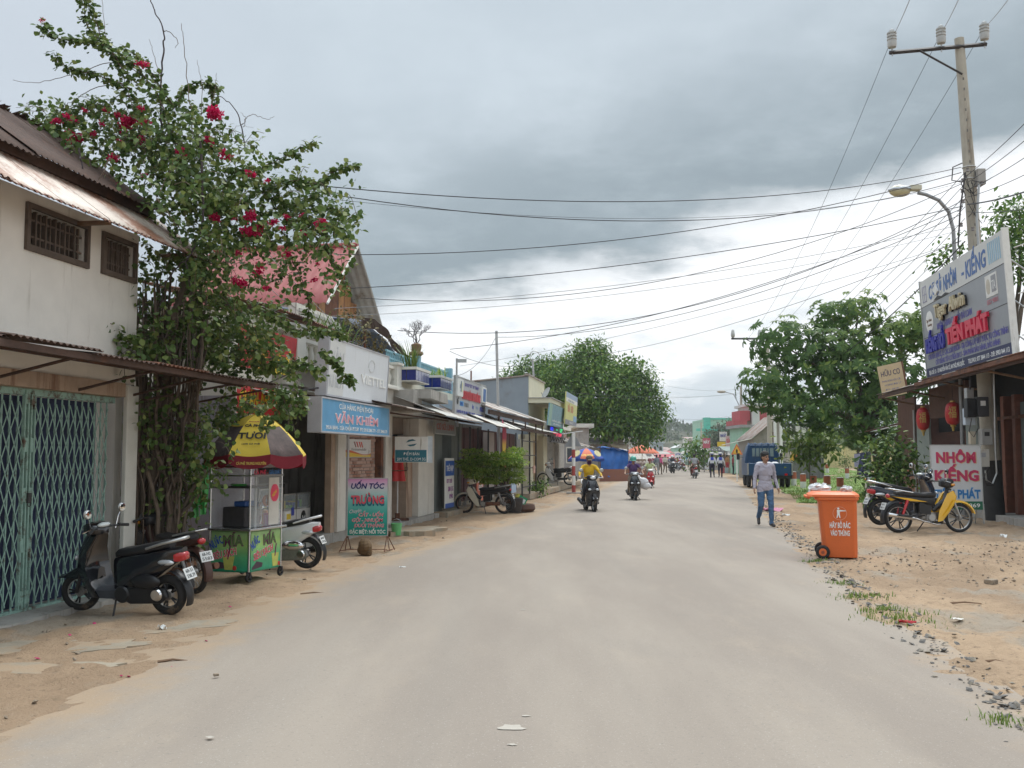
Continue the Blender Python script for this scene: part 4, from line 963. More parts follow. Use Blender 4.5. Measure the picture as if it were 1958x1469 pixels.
    MB().box(2.0,2.75,-.012,0,1.42,1.92).build('mark_panel',M_white,t);MB().ell((2.18,-.012,1.66),(.14,.006,.18),16,10).build('seal',mat('beige print',(.5,.45,.36),.5),t)
    MB().box(2.4,2.70,-.016,-.012,1.50,1.87).build('mark_square',mat('grey square',(.28,.28,.29),.5),t);lettering(t,[('TA',2.55,1.56,.2,.22)],M_tex_white,-.018);lettering(t,[('ISO 9001',2.38,1.26,.11,.7)],mat('pink print',(.5,.12,.16),.5),-.012)
    # steel back frame
    for x in (-3,-1,1,3):MB().tube([(x,.15,0),(x,.15,H_)],.03,6).build('back_post',M_rust,t);MB().tube([(x,.15,H_*.8),(x,2.2,.35)],.02,6).build('back_stay',M_alu,t)
    for z in (.4,1.3,2.3):MB().tube([(k+.05,.2,z),(k+1.4,.9,z+.1)],.014,6).build('stay_rod',M_white,t)
billboard()
t = board('organic_sign','small weathered yellowish sign leaning on the right shop roof','sign',35.2,1.35,3.10,.95,1.1,mat('yellowed board',(.60,.46,.28),.7,.12,3,.1,dirt=(.3,.2,.12),damt=.25),.05,frame=RF,tilt=R(-8))
t.location = at(1711,757,33.4);t.rotation_euler = (R(5),R(-7),ROTR+.75)
lettering(t,[('HỮU CƠ',0,.72,.17,.74)],mat('faded navy print',(.13,.11,.14),.6),-.004,bold=.02)
lettering(t,[('PHÂN BÓN HỮU CƠ',-.02,.52,.06,.7),('VI SINH ĐẠI LÝ',.02,.38,.06,.66),('ĐT: 0918',-.05,.22,.055,.5)],mat('faded blue print',(.22,.22,.36),.6),-.004)
MB().box(.475,.50,-.01,.06,0,1.1).build('rusty_edge',M_rust,t)
# standing sign: white board with red letters
def standing_sign():
    c = Vector((10.33,22.75,0))
    t = thing('standing_sign','white standing sign with big red letters behind the yellow motorbike','sign',c,-.06)
    t.rotation_euler = (R(-2),0,-.06)
    w,z0,z1 = 1.12,.34,1.82
    MB().box(-w/2,w/2,0,.03,z0,z1).build('panel',mat('white sign sheet',(.60,.60,.60),.5,.05,3,.02,dirt=(.5,.48,.45),damt=.25),t)
    f = MB();f.box(-w/2-.02,w/2+.02,-.01,.04,z1,z1+.02).box(-w/2-.02,-w/2,-.01,.04,0.02,z1).box(w/2,w/2+.02,-.01,.04,0.02,z1);f.build('frame',M_alu,t)
    MB().box(-w/2,w/2,-.005,0,z0,z0+.19).build('green_band',mat('green print',(.015,.14,.07),.5,.08),t)
    lettering(t,[('NHÔM',.02,1.42,.23,.90),('KIẾNG',.02,1.00,.23,1.0)],mat('yellow shadow print',(.62,.42,.22),.5),-.004,bold=.05)
    lettering(t,[('NHÔM',0,1.43,.23,.90),('KIẾNG',0,1.01,.23,1.0)],mat('crimson print',(.50,.03,.10),.5),-.008,bold=.045)
    lettering(t,[('TIẾN PHÁT',0,.60,.19,1.05)],mat('pale blue shade print',(.25,.45,.62),.5),-.004,bold=.06)
    lettering(t,[('TIẾN PHÁT',0,.61,.18,1.04)],mat('strong blue print',(.02,.17,.45),.5),-.008,bold=.03)
    lettering(t,[('077.3.686.869',0,z0+.055,.085,1.0)],M_tex_white,-.009,bold=.015)
    for x in (-w/2+.02,w/2-.02):MB().tube([(x,.03,1.2),(x+.05,.55,.02)],.014,6).build('back_leg',M_alu,t)
    MB().box(-w/2,w/2,.5,.53,.1,.13).build('leg_tie',M_alu,t)
standing_sign()
# lanterns
def lantern(label,p,r,hh):
    t = thing('paper_lantern',label,'lantern',p,0,'red lanterns hanging in the right doorway')
    m = mat('red lantern silk',(.50,.03,.03),.45,.12,5,.05)
    prof = [(r*.35,-hh/2)]
    for i in range(1,12):
        a = -1+2*i/12;prof.append((r*(.42+.58*math.sqrt(max(0,1-a*a)))*(1+.015*(i % 2)),a*hh/2))
    prof.append((r*.35,hh/2))
    MB().lathe(prof,20).build('body',m,t,smooth=40)
    MB().lathe([(r*.33,-hh/2-.05),(r*.38,-hh/2)],14).build('gold_ring',mat('gold trim',(.55,.38,.10),.4,.1,metal=.3),t);MB().lathe([(r*.33,hh/2),(r*.33,hh/2+.04)],14).build('gold_ring',MATS['gold trim'],t)
    MB().lathe([(r*.12,-hh/2-.17),(r*.22,-hh/2-.06),(.005,-hh/2-.05)],10).build('tassel',MATS['gold trim'],t)
    MB().tube([(0,0,hh/2+.04),(0,0,hh/2+.45)],.006,4).build('cord',M_black,t)
    lettering(t,[('福',0,-.1,.24,.2)],MATS['gold trim'],-r-.004)
    t.rotation_euler = (0,0,-.5)
lantern('darker red lantern nearer the brown boards',at(1765,801,29.3),.19,.68)
lantern('bright red lantern with gold character nearer the meter boxes',at(1822,791,26.6),.20,.62)
# ---------------------------------------------------------------- main utility pole
M_pole = mat('pole concrete',(.40,.365,.30),.9,.15,3,.3,40,dirt=(.20,.16,.12),dscale=1.2,damt=.35,streak=True)
PB = Vector((11.95,24.3,0));PT = at(1834,74,24.3)
def utility_pole():
    t = thing('utility_pole','tall tapered concrete power pole with steel crossarm beside the billboard','utility pole',PB)
    d = PT-PB
    MB().tube([(0,0,-.2),tuple(d*.12),tuple(d*.5),tuple(d)],[.225,.215,.165,.115],20).build('shaft',M_pole,t,smooth=50)
    MB().tube([tuple(d*.0),tuple(d*.12)],[.232,.222],20).build('black_base',mat('black tarred base',(.03,.03,.03),.8,.3,5,.2),t,smooth=50)
    for i in range(26):
        z = d*(.36+.022*i);MB().bc(tuple(z+Vector((-.02,-.165+.055*(i/26),0))),(.05,.02,.07)).build('step_hole',M_concdark,t)
    a0,a1 = at(1703,101,24.2)-PB,at(1884,85,24.2)-PB
    M = MB();n = (a1-a0).normalized();M.tube([tuple(a0-n*.03),tuple(a1+n*.03)],.055,4);M.build('crossarm',M_iron,t)
    MB().tube([tuple(at(1760,98,24.12)-PB),tuple(at(1840,142,24.15)-PB)],.03,4).build('arm_brace',M_iron,t)
    for k,(px,py) in enumerate(((1706,100),(1800,92),(1883,85))):
        p = at(px,py,24.2)-PB
        ins = MB().lathe([(.02,0),(.02,.10),(.10,.12),(.115,.16),(.115,.28),(.10,.285),(.10,.31),(.12,.32),(.12,.35),(.095,.36),(.095,.39),(.12,.40),(.12,.43),(.095,.44),(.095,.47),(.12,.48),(.12,.51),(.07,.53),(.06,.58),(.03,.60)],16,tr(*p)).build('insulator',mat('grey porcelain',(.42,.42,.40),.3,.12,6,.02,coat=.3),t,smooth=40)
        MB().tube([tuple(p+Vector((0,0,-.1))),tuple(p+Vector((0,0,.1)))],.018,6).build('pin',M_alu,ins)
    # boxes on the shaft
    def boxat(name,px0,py0,px1,py1,Y,m,dp=.22,cover=None):
        a = at(px0,py0,Y)-PB;b = at(px1,py1,Y)-PB
        o = MB().box(a.x,b.x,0,dp,b.z,a.z).build(name,m,t,bevel=.012,loc=(0,a.y,0))
        if cover:MB().box(a.x+.25*(b.x-a.x),a.x+.7*(b.x-a.x),-.006,0.004,b.z+.55*(a.z-b.z),b.z+.8*(a.z-b.z)).build('meter_window',cover,o)
        return o
    boxat('transformer_box',1869,322,1886,352,24.0,M_conc,.3)
    boxat('fuse_box',1848,742,1863,762,23.9,M_alu,.15)
    boxat('meter_box',1849,762,1868,798,23.85,M_black,.2);boxat('meter_box',1869,759,1892,797,23.85,mat('smoked box',(.06,.06,.065),.3,.1),.2,M_tex_white)
    boxat('meter_box',1845,781,1866,813,24.05,mat('pale blue box',(.48,.54,.60),.5,.08),.15);boxat('meter_box',1855,825,1867,850,24.05,mat('cream box',(.50,.44,.34),.5),.12)
    boxat('meter_box',1877,820,1899,851,23.8,mat('grey meter box',(.36,.355,.34),.5,.1,dirt=(.2,.17,.14),damt=.3),.2,M_iron)
    boxat('meter_box',1867,859,1893,893,23.75,mat('white meter box',(.58,.56,.50),.5,.08,dirt=(.42,.22,.10),damt=.3),.22,M_vkside)
    for pts,r in (([(1855,715),(1855,745)],.02),([(1900,690),(1903,860),(1906,905),(1898,925),(1886,918),(1884,900)],.022),([(1890,893),(1880,915),(1886,928),(1900,926)],.02),([(1858,800),(1853,825),(1862,836),(1870,820)],.012),([(1846,330),(1836,400),(1832,470)],.02),([(1872,352),(1868,420),(1871,470)],.03),([(1840,312),(1822,320),(1820,345),(1838,348)],.015),([(1850,335),(1838,350),(1846,375)],.012),([(1858,345),(1880,350),(1896,340)],.012)):
        tube_line(t,'conduit' if r >= .02 else 'cable',[tuple(at(x,y,23.75)-PB) for x,y in pts],r,M_iron if r < .022 else M_alu)
    for (px,py) in ((1841,345),(1840,365),(1842,385),(1878,350),(1850,325),(1838,430),(1860,438)):
        MB().lathe([(.02,-.05),(.045,-.04),(.03,0),(.045,.04),(.02,.05)],8,tr(*(at(px,py,23.95)-PB))).build('spool',mat('brown spool',(.22,.2,.19),.4),t)
    for z in (.70,.725):MB().ring(.155,.012,20,6,tr(*(d*z)) @ rot(x=math.pi/2)).build('steel_band',M_alu,t)
    # tangled drop wires
    rg = random.Random(4)
    for i in range(9):
        a = d*rg.uniform(.64,.72)+Vector((rg.uniform(-.3,.3),-.2,0));b = d*rg.uniform(.60,.70)+Vector((rg.uniform(-.45,.3),-.22,0))
        c = (a+b)/2+Vector((rg.uniform(-.2,.2),0,-rg.uniform(.1,.5)));tube_line(t,'loose_wire',[tuple(a),tuple((a+c)/2+Vector((0,0,-.06))),tuple(c),tuple((b+c)/2+Vector((0,0,-.06))),tuple(b)],.008,M_black)
utility_pole()
def street_lamp():
    t = thing('street_lamp','grey cobra head street lamp on a curved arm by the billboard','street lamp',Vector((12.1,26.3,0)))
    o = Vector((12.1,26.3,0));P = lambda x,y:tuple(at(x,y,26.3)-o)
    MB().tube([(0,0,0),(.02,0,3),P(1826,500),P(1823,440),P(1814,405),P(1795,383),P(1770,372),P(1755,369)],[.055]*3+[.05]*5,10).build('arm',mat('lamp arm steel',(.30,.30,.30),.5,.1,metal=.4),t,smooth=60)
    a = Vector(P(1760,362));b = Vector(P(1698,364));ax = (a-b)
    hd = MB();rings = []
    for u,w_,hh in ((0,.02,.02),(.12,.13,.08),(.4,.17,.11),(.62,.15,.10),(.64,.15,.10)):
        c = b+ax*u;rings.append([tuple(c+Vector((0,w_*math.cos(q),hh*math.sin(q) if math.sin(q) > 0 else .02*math.sin(q)))) for q in [2*math.pi*j/14 for j in range(14)]])
    hd.loft(rings).build('housing',mat('grey lamp shell',(.42,.44,.46),.4,.06),t,smooth=50)
    bx = MB();c0,c1 = b+ax*.64,b+ax*1.0;bx.box(c0.x,c1.x,-.12,.12,min(c0.z,c1.z)-.03,max(c0.z,c1.z)+.10,None);bx.build('gear_box',mat('cream lamp cover',(.58,.55,.42),.4,.06),t,bevel=.02,loc=(0,a.y,0))
    c = b+ax*.36;MB().ell(tuple(c+Vector((0,0,-.03))),(.30,.14,.17),16,10).build('glass_bowl',mat('yellowed lamp glass',(.50,.44,.25),.15,.1,coat=.5),t,smooth=60)
street_lamp()
# ================================================================ PLANTS
def leaf_arrays(P,D,U,Ln,Wd,near=True,droop=.25):
    """leaves as folded blades: P base points, D axis, U upward normal"""
    D = D/np.maximum(np.linalg.norm(D,axis=1,keepdims=True),1e-6);S_ = np.cross(D,U);S_ /= np.maximum(np.linalg.norm(S_,axis=1,keepdims=True),1e-6);Nn = np.cross(S_,D)
    L = Ln[:,None];Wh = Wd[:,None]/2
    tip = P+D*L-Nn*L*droop;l = P+D*L*.42+S_*Wh+Nn*L*.02;r = P+D*L*.42-S_*Wh+Nn*L*.02
    n = len(P)
    if near:
        m = P+D*L*.5-Nn*L*.08
        l2 = P+D*L*.75+S_*Wh*.75-Nn*L*droop*.45;r2 = P+D*L*.75-S_*Wh*.75-Nn*L*droop*.45
        V = np.stack([P,l,l2,tip,r2,r,m],1).reshape(-1,3)
        b = np.arange(n)[:,None]*7
        F = np.concatenate([b+np.array(t)[None] for t in ((0,1,6),(1,2,6),(2,3,6),(3,4,6),(4,5,6),(5,0,6))],1).reshape(-1,3);k = 6
    else:
        V = np.stack([P,l,tip,r],1).reshape(-1,3);b = np.arange(n)[:,None]*4
        F = np.concatenate([b+np.array(t)[None] for t in ((0,1,2),(0,2,3))],1).reshape(-1,3);k = 2
    return V,F,k
def leaf_mesh(name,V,F,k,m,bias=None):
    me = bpy.data.meshes.new(name)
    me.vertices.add(len(V));me.vertices.foreach_set('co',V.astype(np.float32).ravel())
    me.loops.add(len(F)*3);me.loops.foreach_set('vertex_index',F.astype(np.int32).ravel())
    me.polygons.add(len(F));me.polygons.foreach_set('loop_start',np.arange(len(F),dtype=np.int32)*3);me.polygons.foreach_set('loop_total',np.full(len(F),3,np.int32))
    me.update();me.validate();me.materials.append(m)
    n = len(F)//k;rnd = RNG.random(n)
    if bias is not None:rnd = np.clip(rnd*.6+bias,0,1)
    a = me.attributes.new('rnd','FLOAT','FACE');a.data.foreach_set('value',np.repeat(rnd,k).astype(np.float32))
    return me
def foliage(parent,P,D,U,Ln,Wd,m,near=True,droop=.25,name='foliage',bias=None,single=0):
    """one mass of leaves; `single` leaves (those nearest the camera) become objects of their own"""
    P = np.asarray(P,float)
    root = np.array(parent.location) if parent is not None else np.zeros(3)
    if single and len(P) > single:
        idx = np.argsort(P[:,1])[:single] if not callable(single) else None
        rest = np.setdiff1d(np.arange(len(P)),idx)
    else:idx = [];rest = np.arange(len(P))
    V,F,k = leaf_arrays(P[rest]-root,D[rest],U[rest],Ln[rest],Wd[rest],near,droop)
    o = obj(name,leaf_mesh(name,V,F,k,m,None if bias is None else bias[rest]),parent,kind='stuff')
    if len(idx):
        one = []
        for b_ in (.15,.5,.85):
            V,F,k = leaf_arrays(np.zeros((1,3)),np.array([[1.,0,0]]),np.array([[0,0,1.]]),np.ones(1),np.full(1,float(Wd.mean()/Ln.mean())),True,droop)
            me = leaf_mesh('leaf',V,F,k,m,np.array([b_-.3]));one.append(me)
        for i in idx:
            d = Vector(D[i]).normalized();u = Vector(U[i]);y = u.cross(d);y = y.normalized() if y.length > 1e-4 else d.orthogonal().normalized();z = d.cross(y)
            q = obj('leaf',one[int(i) % 3],parent)
            M = Matrix((d,y,z)).transposed().to_4x4();M.translation = Vector(P[i]-root);q.matrix_local = M @ Matrix.Scale(float(Ln[i]),4)
    return o
def unit(n):v = RNG.normal(size=(n,3));return v/np.linalg.norm(v,axis=1,keepdims=True)
def blob(c,r,n,shell=.55):
    d = unit(n);k = (shell+(1-shell)*RNG.random(n))[:,None]*(.85+.3*RNG.random(n)[:,None]);return np.array(c)+d*k*np.array(r),d
L_boug = leafmat('bougainvillea leaf',(.05,.092,.022),(.115,.18,.048),(.25,.285,.09),.3,.45)
L_dark = leafmat('dark broad leaf',(.038,.085,.022),(.085,.16,.036),(.20,.27,.06),.28,.42)
L_lite = leafmat('fresh broad leaf',(.05,.09,.02),(.10,.16,.03),(.19,.23,.05),.35,.4)
L_mango = leafmat('mango leaf',(.042,.105,.02),(.105,.205,.036),(.22,.30,.065),.28,.45)
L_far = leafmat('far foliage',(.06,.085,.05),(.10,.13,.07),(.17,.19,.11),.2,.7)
L_bonsai = leafmat('bonsai leaf',(.13,.24,.04),(.26,.38,.07),(.42,.47,.12),.35,.5)
L_brown = leafmat('dry shrub leaf',(.06,.05,.025),(.12,.10,.045),(.2,.16,.07),.25,.7)
L_flower = leafmat('magenta bract',(.46,.006,.07),(.60,.012,.10),(.70,.05,.16),.35,.5)
M_bark = mat('grey brown bark',(.11,.085,.062),.9,.3,8,.5,40,dirt=(.07,.055,.04),dscale=4,damt=.4)
M_stem = mat('pale vine stem',(.15,.11,.08),.85,.3,10,.3,60,dirt=(.055,.04,.03),dscale=4,damt=.45)
M_twig = mat('dark twig',(.06,.045,.045),.85,.2,10,.2)
def curve_pts(pts,n=10,jit=0.):
    """Catmull-Rom through points"""
    p = [Vector(q) for q in pts];p = [2*p[0]-p[1]]+p+[2*p[-1]-p[-2]];out = []
    m = len(p)-3
    for i in range(m):
        a,b,c,d = p[i:i+4]
        for k in range(n):
            t = k/n;out.append(.5*((2*b)+(c-a)*t+(2*a-5*b+4*c-d)*t*t+(3*b-a-3*c+d)*t**3)+Vector((random.gauss(0,jit),random.gauss(0,jit),random.gauss(0,jit))))
    out.append(p[-2]);return out
def bougainvillea():
    root = Vector((-4.35,12.2,0))
    t = thing('bougainvillea','huge bougainvillea with magenta flowers climbing over the tin roof from a curtain of stems','bougainvillea',root)
    A = lambda x,y,Y:at(x,y,Y)
    PT,DR,UP,SZ = [],[],[],[]
    def leaves_on(path,per,spread,size,hang=.35):
        for a,b in zip(path,path[1:]):
            seg = b-a;n = max(1,int(seg.length*per))
            for _ in range(n):
                q = a+seg*random.random()+Vector((random.gauss(0,spread),random.gauss(0,spread),random.gauss(0,spread)))
                d = seg.normalized()*random.uniform(-.2,.6)+Vector((random.gauss(0,.7),random.gauss(0,.7),random.gauss(-hang,.5)))
                PT.append(q);DR.append(d);UP.append((random.gauss(0,.5),random.gauss(0,.5)-.3,1));SZ.append(size*random.uniform(.6,1.25))
    # long leafy shoots, drawn point by point from root side to tip
    shoots = [
        ([(330,260),(300,180),(250,120),(190,75),(165,40),(160,-15)],12.0,60,.035),([(235,130),(200,85),(175,20),(150,-20)],12.1,55,.04),
        ([(260,160),(200,90),(140,78),(100,68),(80,40)],11.9,75,.035),([(250,170),(190,145),(150,135),(120,125),(103,102)],11.7,70,.03),
        ([(330,200),(290,140),(262,108),(235,90)],12.2,60,.03),([(330,210),(360,165),(400,160),(418,172)],12.6,75,.025),([(400,165),(408,190),(398,230)],12.6,55,.02),
        ([(430,330),(500,320),(560,290),(606,270)],12.2,75,.035),([(500,370),(560,345),(610,350),(640,325),(685,315)],12.0,85,.03),([(520,400),(570,390),(620,365),(650,372)],12.4,60,.04),
        ([(540,420),(600,400),(640,400),(685,425)],12.1,75,.045),([(560,440),(610,430),(650,440),(672,460)],11.9,60,.04),([(580,420),(620,440),(630,490),(650,520),(660,560)],12.0,60,.04),
        ([(540,440),(560,500),(580,540),(575,560)],12.1,55,.04),([(480,520),(520,540),(560,520)],12.2,50,.05),([(500,590),(560,630),(600,632),(668,640)],11.8,75,.035),
        ([(590,560),(592,600),(587,620)],11.9,60,.02),([(612,672),(640,690),(655,715),(672,735)],11.6,90,.02),([(560,690),(590,700),(620,712)],11.6,90,.03),([(540,700),(555,712),(556,690)],11.8,60,.03),
        ([(560,745),(580,765),(582,785)],11.7,80,.035),([(470,770),(500,790),(512,825)],11.55,60,.025),([(530,740),(545,780),(530,800)],11.7,80,.04),
        ([(150,220),(100,235),(65,240)],12.2,70,.05),([(210,205),(180,200),(140,205),(120,215)],12.2,70,.05),([(265,195),(230,180),(205,205)],12.2,50,.05),
        ([(420,560),(450,600),(480,620),(500,660)],11.9,80,.09),([(300,380),(330,420),(345,440)],11.3,40,.05),([(170,660),(190,630),(215,620)],11.0,25,.01),([(180,650),(220,650),(260,655)],11.2,70,.05)]
    wood = []
    for pts,Y,per,sp in shoots:
        path = curve_pts([A(x,y,Y+random.uniform(-.06,.06)) for x,y in pts],6,.008)
        leaves_on(path,per*2.6,sp,.075);wood.append((path,[.010-.007*i/len(path) for i in range(len(path))]))
    for path,rr in wood:MB().tube([p-root for p in path],rr,5).build('shoot',M_stem,t)
    # crown: many short sprays grown out of lobe centres
    lobes = [((130,238),(70,36),12.4,42),((215,260),(95,55),12.3,70),((300,250),(90,70),12.4,70),((360,290),(90,80),12.3,76),((300,330),(80,60),11.9,60),((420,330),(90,75),12.3,74),
             ((470,400),(100,80),12.3,80),((400,420),(80,80),12.2,75),((560,420),(90,80),12.3,34),((610,380),(60,60),12.2,26),((450,480),(70,50),12.1,40),((530,510),(70,50),12.2,14),((620,470),(45,60),12.0,22),
             ((410,560),(60,60),12.5,50),((470,600),(60,50),12.9,30),((300,560),(70,90),12.1,45),((330,640),(110,50),12.1,95),((430,660),(110,55),13.0,110),((500,690),(60,30),13.3,50),((250,660),(60,30),11.4,40),
             ((360,790),(100,50),12.7,45),((430,780),(80,30),13.5,34),((330,860),(70,80),12.0,26),((385,850),(35,60),11.8,22),((350,940),(40,60),12.0,10),((545,765),(30,30),11.8,14),((340,1010),(50,50),11.9,6),((320,900),(60,100),12.3,34),((300,800),(50,60),12.2,26),((340,480),(60,50),12.3,34),((385,570),(25,90),12.0,30),((280,760),(50,40),11.8,12)]
    for (cx,cy),(rx,ry),Y,n in lobes:
        for _ in range(n):
            a = random.uniform(0,6.28);k = math.sqrt(random.random());Yq = Y+random.gauss(0,.42)
            if cy > 600:Yq = Y+random.gauss(0,.2)
            b = A(cx+rx*k*math.cos(a),cy+ry*k*math.sin(a),Yq)
            dv = Vector((random.gauss(.25*math.cos(a),.5),random.gauss(-.1,.5),random.gauss(.15 if cy < 700 else -.5,.5))).normalized()*random.uniform(.15,.42)
            path = curve_pts([b,b+dv*.5+Vector((0,0,.03)),b+dv+Vector((0,0,-.10))],3)
            leaves_on(path,42,.045,.078)
            if random.random() < .45:MB_T.tube([p-root for p in path],.004,3,caps=False)
    P = np.array([tuple(p) for p in PT]);D = np.array([tuple(p) for p in DR]);U = np.array(UP);Z = np.array(SZ)
    foliage(t,P,D,U,Z,Z*.82,L_boug,True,.22,single=300)
    MB_T.build('twigs',M_stem,t,kind='stuff')
    # bare shoots
    for pts,Y,r in (([(310,250),(306,180),(312,100),(313,60),(295,20),(280,-20)],12.2,.014),([(310,58),(325,62),(340,80),(335,92)],12.2,.006),([(270,270),(240,160),(205,80),(195,0)],12.0,.006),([(370,260),(360,170),(352,90),(347,45)],12.3,.007),([(384,230),(386,170),(377,115)],12.3,.005),([(400,220),(410,180),(414,140)],12.3,.005),([(310,165),(295,110),(285,75)],12.1,.005),
                      ([(300,160),(220,120),(150,140),(75,158),(25,153)],12.0,.006),([(250,155),(180,170),(130,200),(110,220)],12.0,.006),([(85,215),(70,204),(30,206)],12.1,.005),([(470,285),(455,220),(430,190),(400,175)],12.4,.009),([(462,240),(480,220),(510,228),(525,222)],12.4,.005),([(465,255),(440,250),(420,240)],12.4,.004),([(468,270),(490,270),(505,262)],12.4,.004),([(466,245),(470,225),(460,215)],12.4,.004),([(440,262),(455,240),(485,245)],12.4,.003),
                      ([(150,282),(158,320),(162,420)],11.0,.012),([(210,300),(192,340),(168,362)],11.0,.008),([(380,260),(388,360),(385,440),(360,495),(345,505),(318,540),(305,585)],11.6,.016),([(355,500),(365,560),(370,690)],11.6,.010)):
        path = curve_pts([A(x,y,Y) for x,y in pts],7,.006);n = len(path)
        MB().tube([p-root for p in path],[r*(1-.6*i/n) for i in range(n)],6).build('bare_shoot',M_twig if r > .008 else M_stem,t)
    # curtain of stems
    rg = random.Random(3)
    for i in range(85):
        x0 = rg.uniform(262,345);y0 = rg.uniform(1015,1075);Y = rg.uniform(11.75,12.55);x1 = rg.uniform(245,400)
        pts = [A(x0,y0,Y),A(x0+rg.uniform(-18,12),950,Y+rg.uniform(-.1,.1)),A((x0+x1)/2+rg.uniform(-20,20),850,Y+rg.uniform(-.15,.15)),A(x1*.8+x0*.2,740,Y),A(x1,rg.uniform(520,660),Y+rg.uniform(-.1,.1))]
        if pts[0].z > .02:pts[0].z = .0
        path = curve_pts(pts,5,.012);r = rg.choice((.008,.011,.016,.024));n = len(path)
        MB().tube([p-root for p in path],[r*(1.1-.5*j/n) for j in range(n)],6).build('stem',M_stem if rg.random() < .5 else M_bark,t)
    for pts,r in (([(290,1060),(330,1000),(372,930),(392,900)],.03),([(300,1050),(345,985),(380,945)],.022),([(246,1045),(240,960),(243,890),(262,840)],.02),([(300,1040),(290,930),(310,800),(330,640),(360,520)],.05)):
        path = curve_pts([A(x,y,11.9) for x,y in pts],6,.01);MB().tube([p-root for p in path],r,8).build('trunk',M_bark,t,smooth=60)
    # flower clusters: each a bunch of bracts
    fl = [(78,45,.6),(192,240,.8),(108,234,.9),(135,225,1),(165,205,.6),(205,210,.7),(243,235,1.5),(272,240,1),(270,125,.9),(145,260,1.2),(172,250,.8),(226,262,.8),(270,275,1.1),(410,222,1.6),(395,270,1.1),(437,297,1.2),(343,292,1),(326,310,.7),(222,308,1),(276,333,.7),(220,360,1),(480,336,.9),(505,343,.7),(412,415,1.1),(440,415,.9),(478,422,1.2),(496,435,.9),(485,447,1.3),(515,425,.9),(546,417,.7),(574,414,.7),(618,430,1.2),(583,452,.9),(548,487,.9),(600,535,.8),(626,535,.6),(498,517,1.0),(455,487,.8),(455,540,1.1),(497,548,.8),(600,505,.5),(540,440,.8),(275,212,.8),(135,275,.8),(240,222,.9)]
    me = []
    for k in range(3):
        n = 60;d = unit(n);d[:,2] = np.abs(d[:,2])*.7;Pq = d*.05*RNG.random((n,1))+RNG.normal(size=(n,3))*.018
        V,F,kk = leaf_arrays(Pq,d+RNG.normal(size=(n,3))*.5,unit(n),np.full(n,.036),np.full(n,.03),True,.15);me.append(leaf_mesh('flower_cluster',V,F,kk,L_flower))
    for x,y,s in fl:
        for q in range(3 if s > 1.2 else 2 if s > .8 else 1):
            o = obj('flower_cluster',random.choice(me),t,A(x+random.gauss(0,5),y+random.gauss(0,4),11.75 if y > 300 else 11.95)-root,(random.uniform(-.6,.6),random.uniform(-.6,.6),random.uniform(0,6)));o.scale = (s*.85,)*3
MB_T = MB()
bougainvillea()
# ---------------------------------------------------------------- trees
def trunk_limbs(t,base,tips,r,m=M_bark,fork=.45):
    root = Vector(t.location);b = Vector(base)-root
    c = sum((Vector(q) for q in tips),Vector())/len(tips)-root;f = b+(c-b)*fork;f.x = b.x+(f.x-b.x)*.6;f.y = b.y+(f.y-b.y)*.6
    MB().tube(curve_pts([b+Vector((0,0,-.1)),b+(f-b)*.5+Vector((random.uniform(-.1,.1),0,0)),f],5),[r*1.25]+[r*(1.05-.02*i) for i in range(10)],10).build('trunk',m,t,smooth=60)
    for q in tips:
        q = Vector(q)-root;mid = f+(q-f)*.5+Vector((random.gauss(0,.2),random.gauss(0,.2),.25*(q-f).length*.3));path = curve_pts([f,mid,q],5,.02);n = len(path)
        MB().tube(path,[max(.012,r*.6*(1-.85*i/n)) for i in range(n)],7).build('limb',m,t,smooth=60)
def broad_tree():
    base = Vector((14.75,39.2,0));t = thing('broad_leaf_tree','large dark broad leaved tree standing left of the glass shop','tree',base)
    lob = [((1500,660),(75,60),36),((1460,740),(50,50),35.6),((1560,700),(80,80),35.5),((1640,600),(60,45),36.5),((1590,610),(45,40),36.5),((1680,660),(80,60),35.8),((1740,640),(60,50),36.2),((1640,730),(90,70),35.2),((1720,730),(80,60),35.6),((1560,790),(70,45),35.4),((1660,800),(60,50),35.2),((1780,620),(50,40),37),((1500,770),(45,35),35.6),((1600,680),(60,60),36)]
    P,D,U,Z,B = [],[],[],[],[]
    tips = []
    for (cx,cy),(rx,ry),Y in lob:
        Y += 3.0;c = at(cx,cy,Y);r = Vector((rx/1867*Y,1.4,ry/1867*Y));tips.append(tuple(c))
        n = int(95*r.x*r.z/1.6)+20
        for _ in range(n):
            d = Vector(unit(1)[0]);q = c+Vector((d.x*r.x,d.y*r.y,d.z*r.z))*random.uniform(.55,1.08)
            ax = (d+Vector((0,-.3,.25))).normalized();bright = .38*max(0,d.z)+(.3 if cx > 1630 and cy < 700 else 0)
            k = random.randint(6,9);a0 = random.uniform(0,6.28);e1 = ax.orthogonal().normalized();e2 = ax.cross(e1)
            for j in range(k):
                a = a0+2*math.pi*j/k;dd = (e1*math.cos(a)+e2*math.sin(a))*.9+ax*random.uniform(.1,.5)+Vector((0,0,-.30))
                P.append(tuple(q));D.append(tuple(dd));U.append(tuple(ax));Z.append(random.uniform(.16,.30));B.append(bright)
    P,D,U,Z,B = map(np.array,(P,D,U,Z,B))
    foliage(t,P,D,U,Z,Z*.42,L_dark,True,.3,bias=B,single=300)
    trunk_limbs(t,base,tips,.17,fork=.5)
broad_tree()
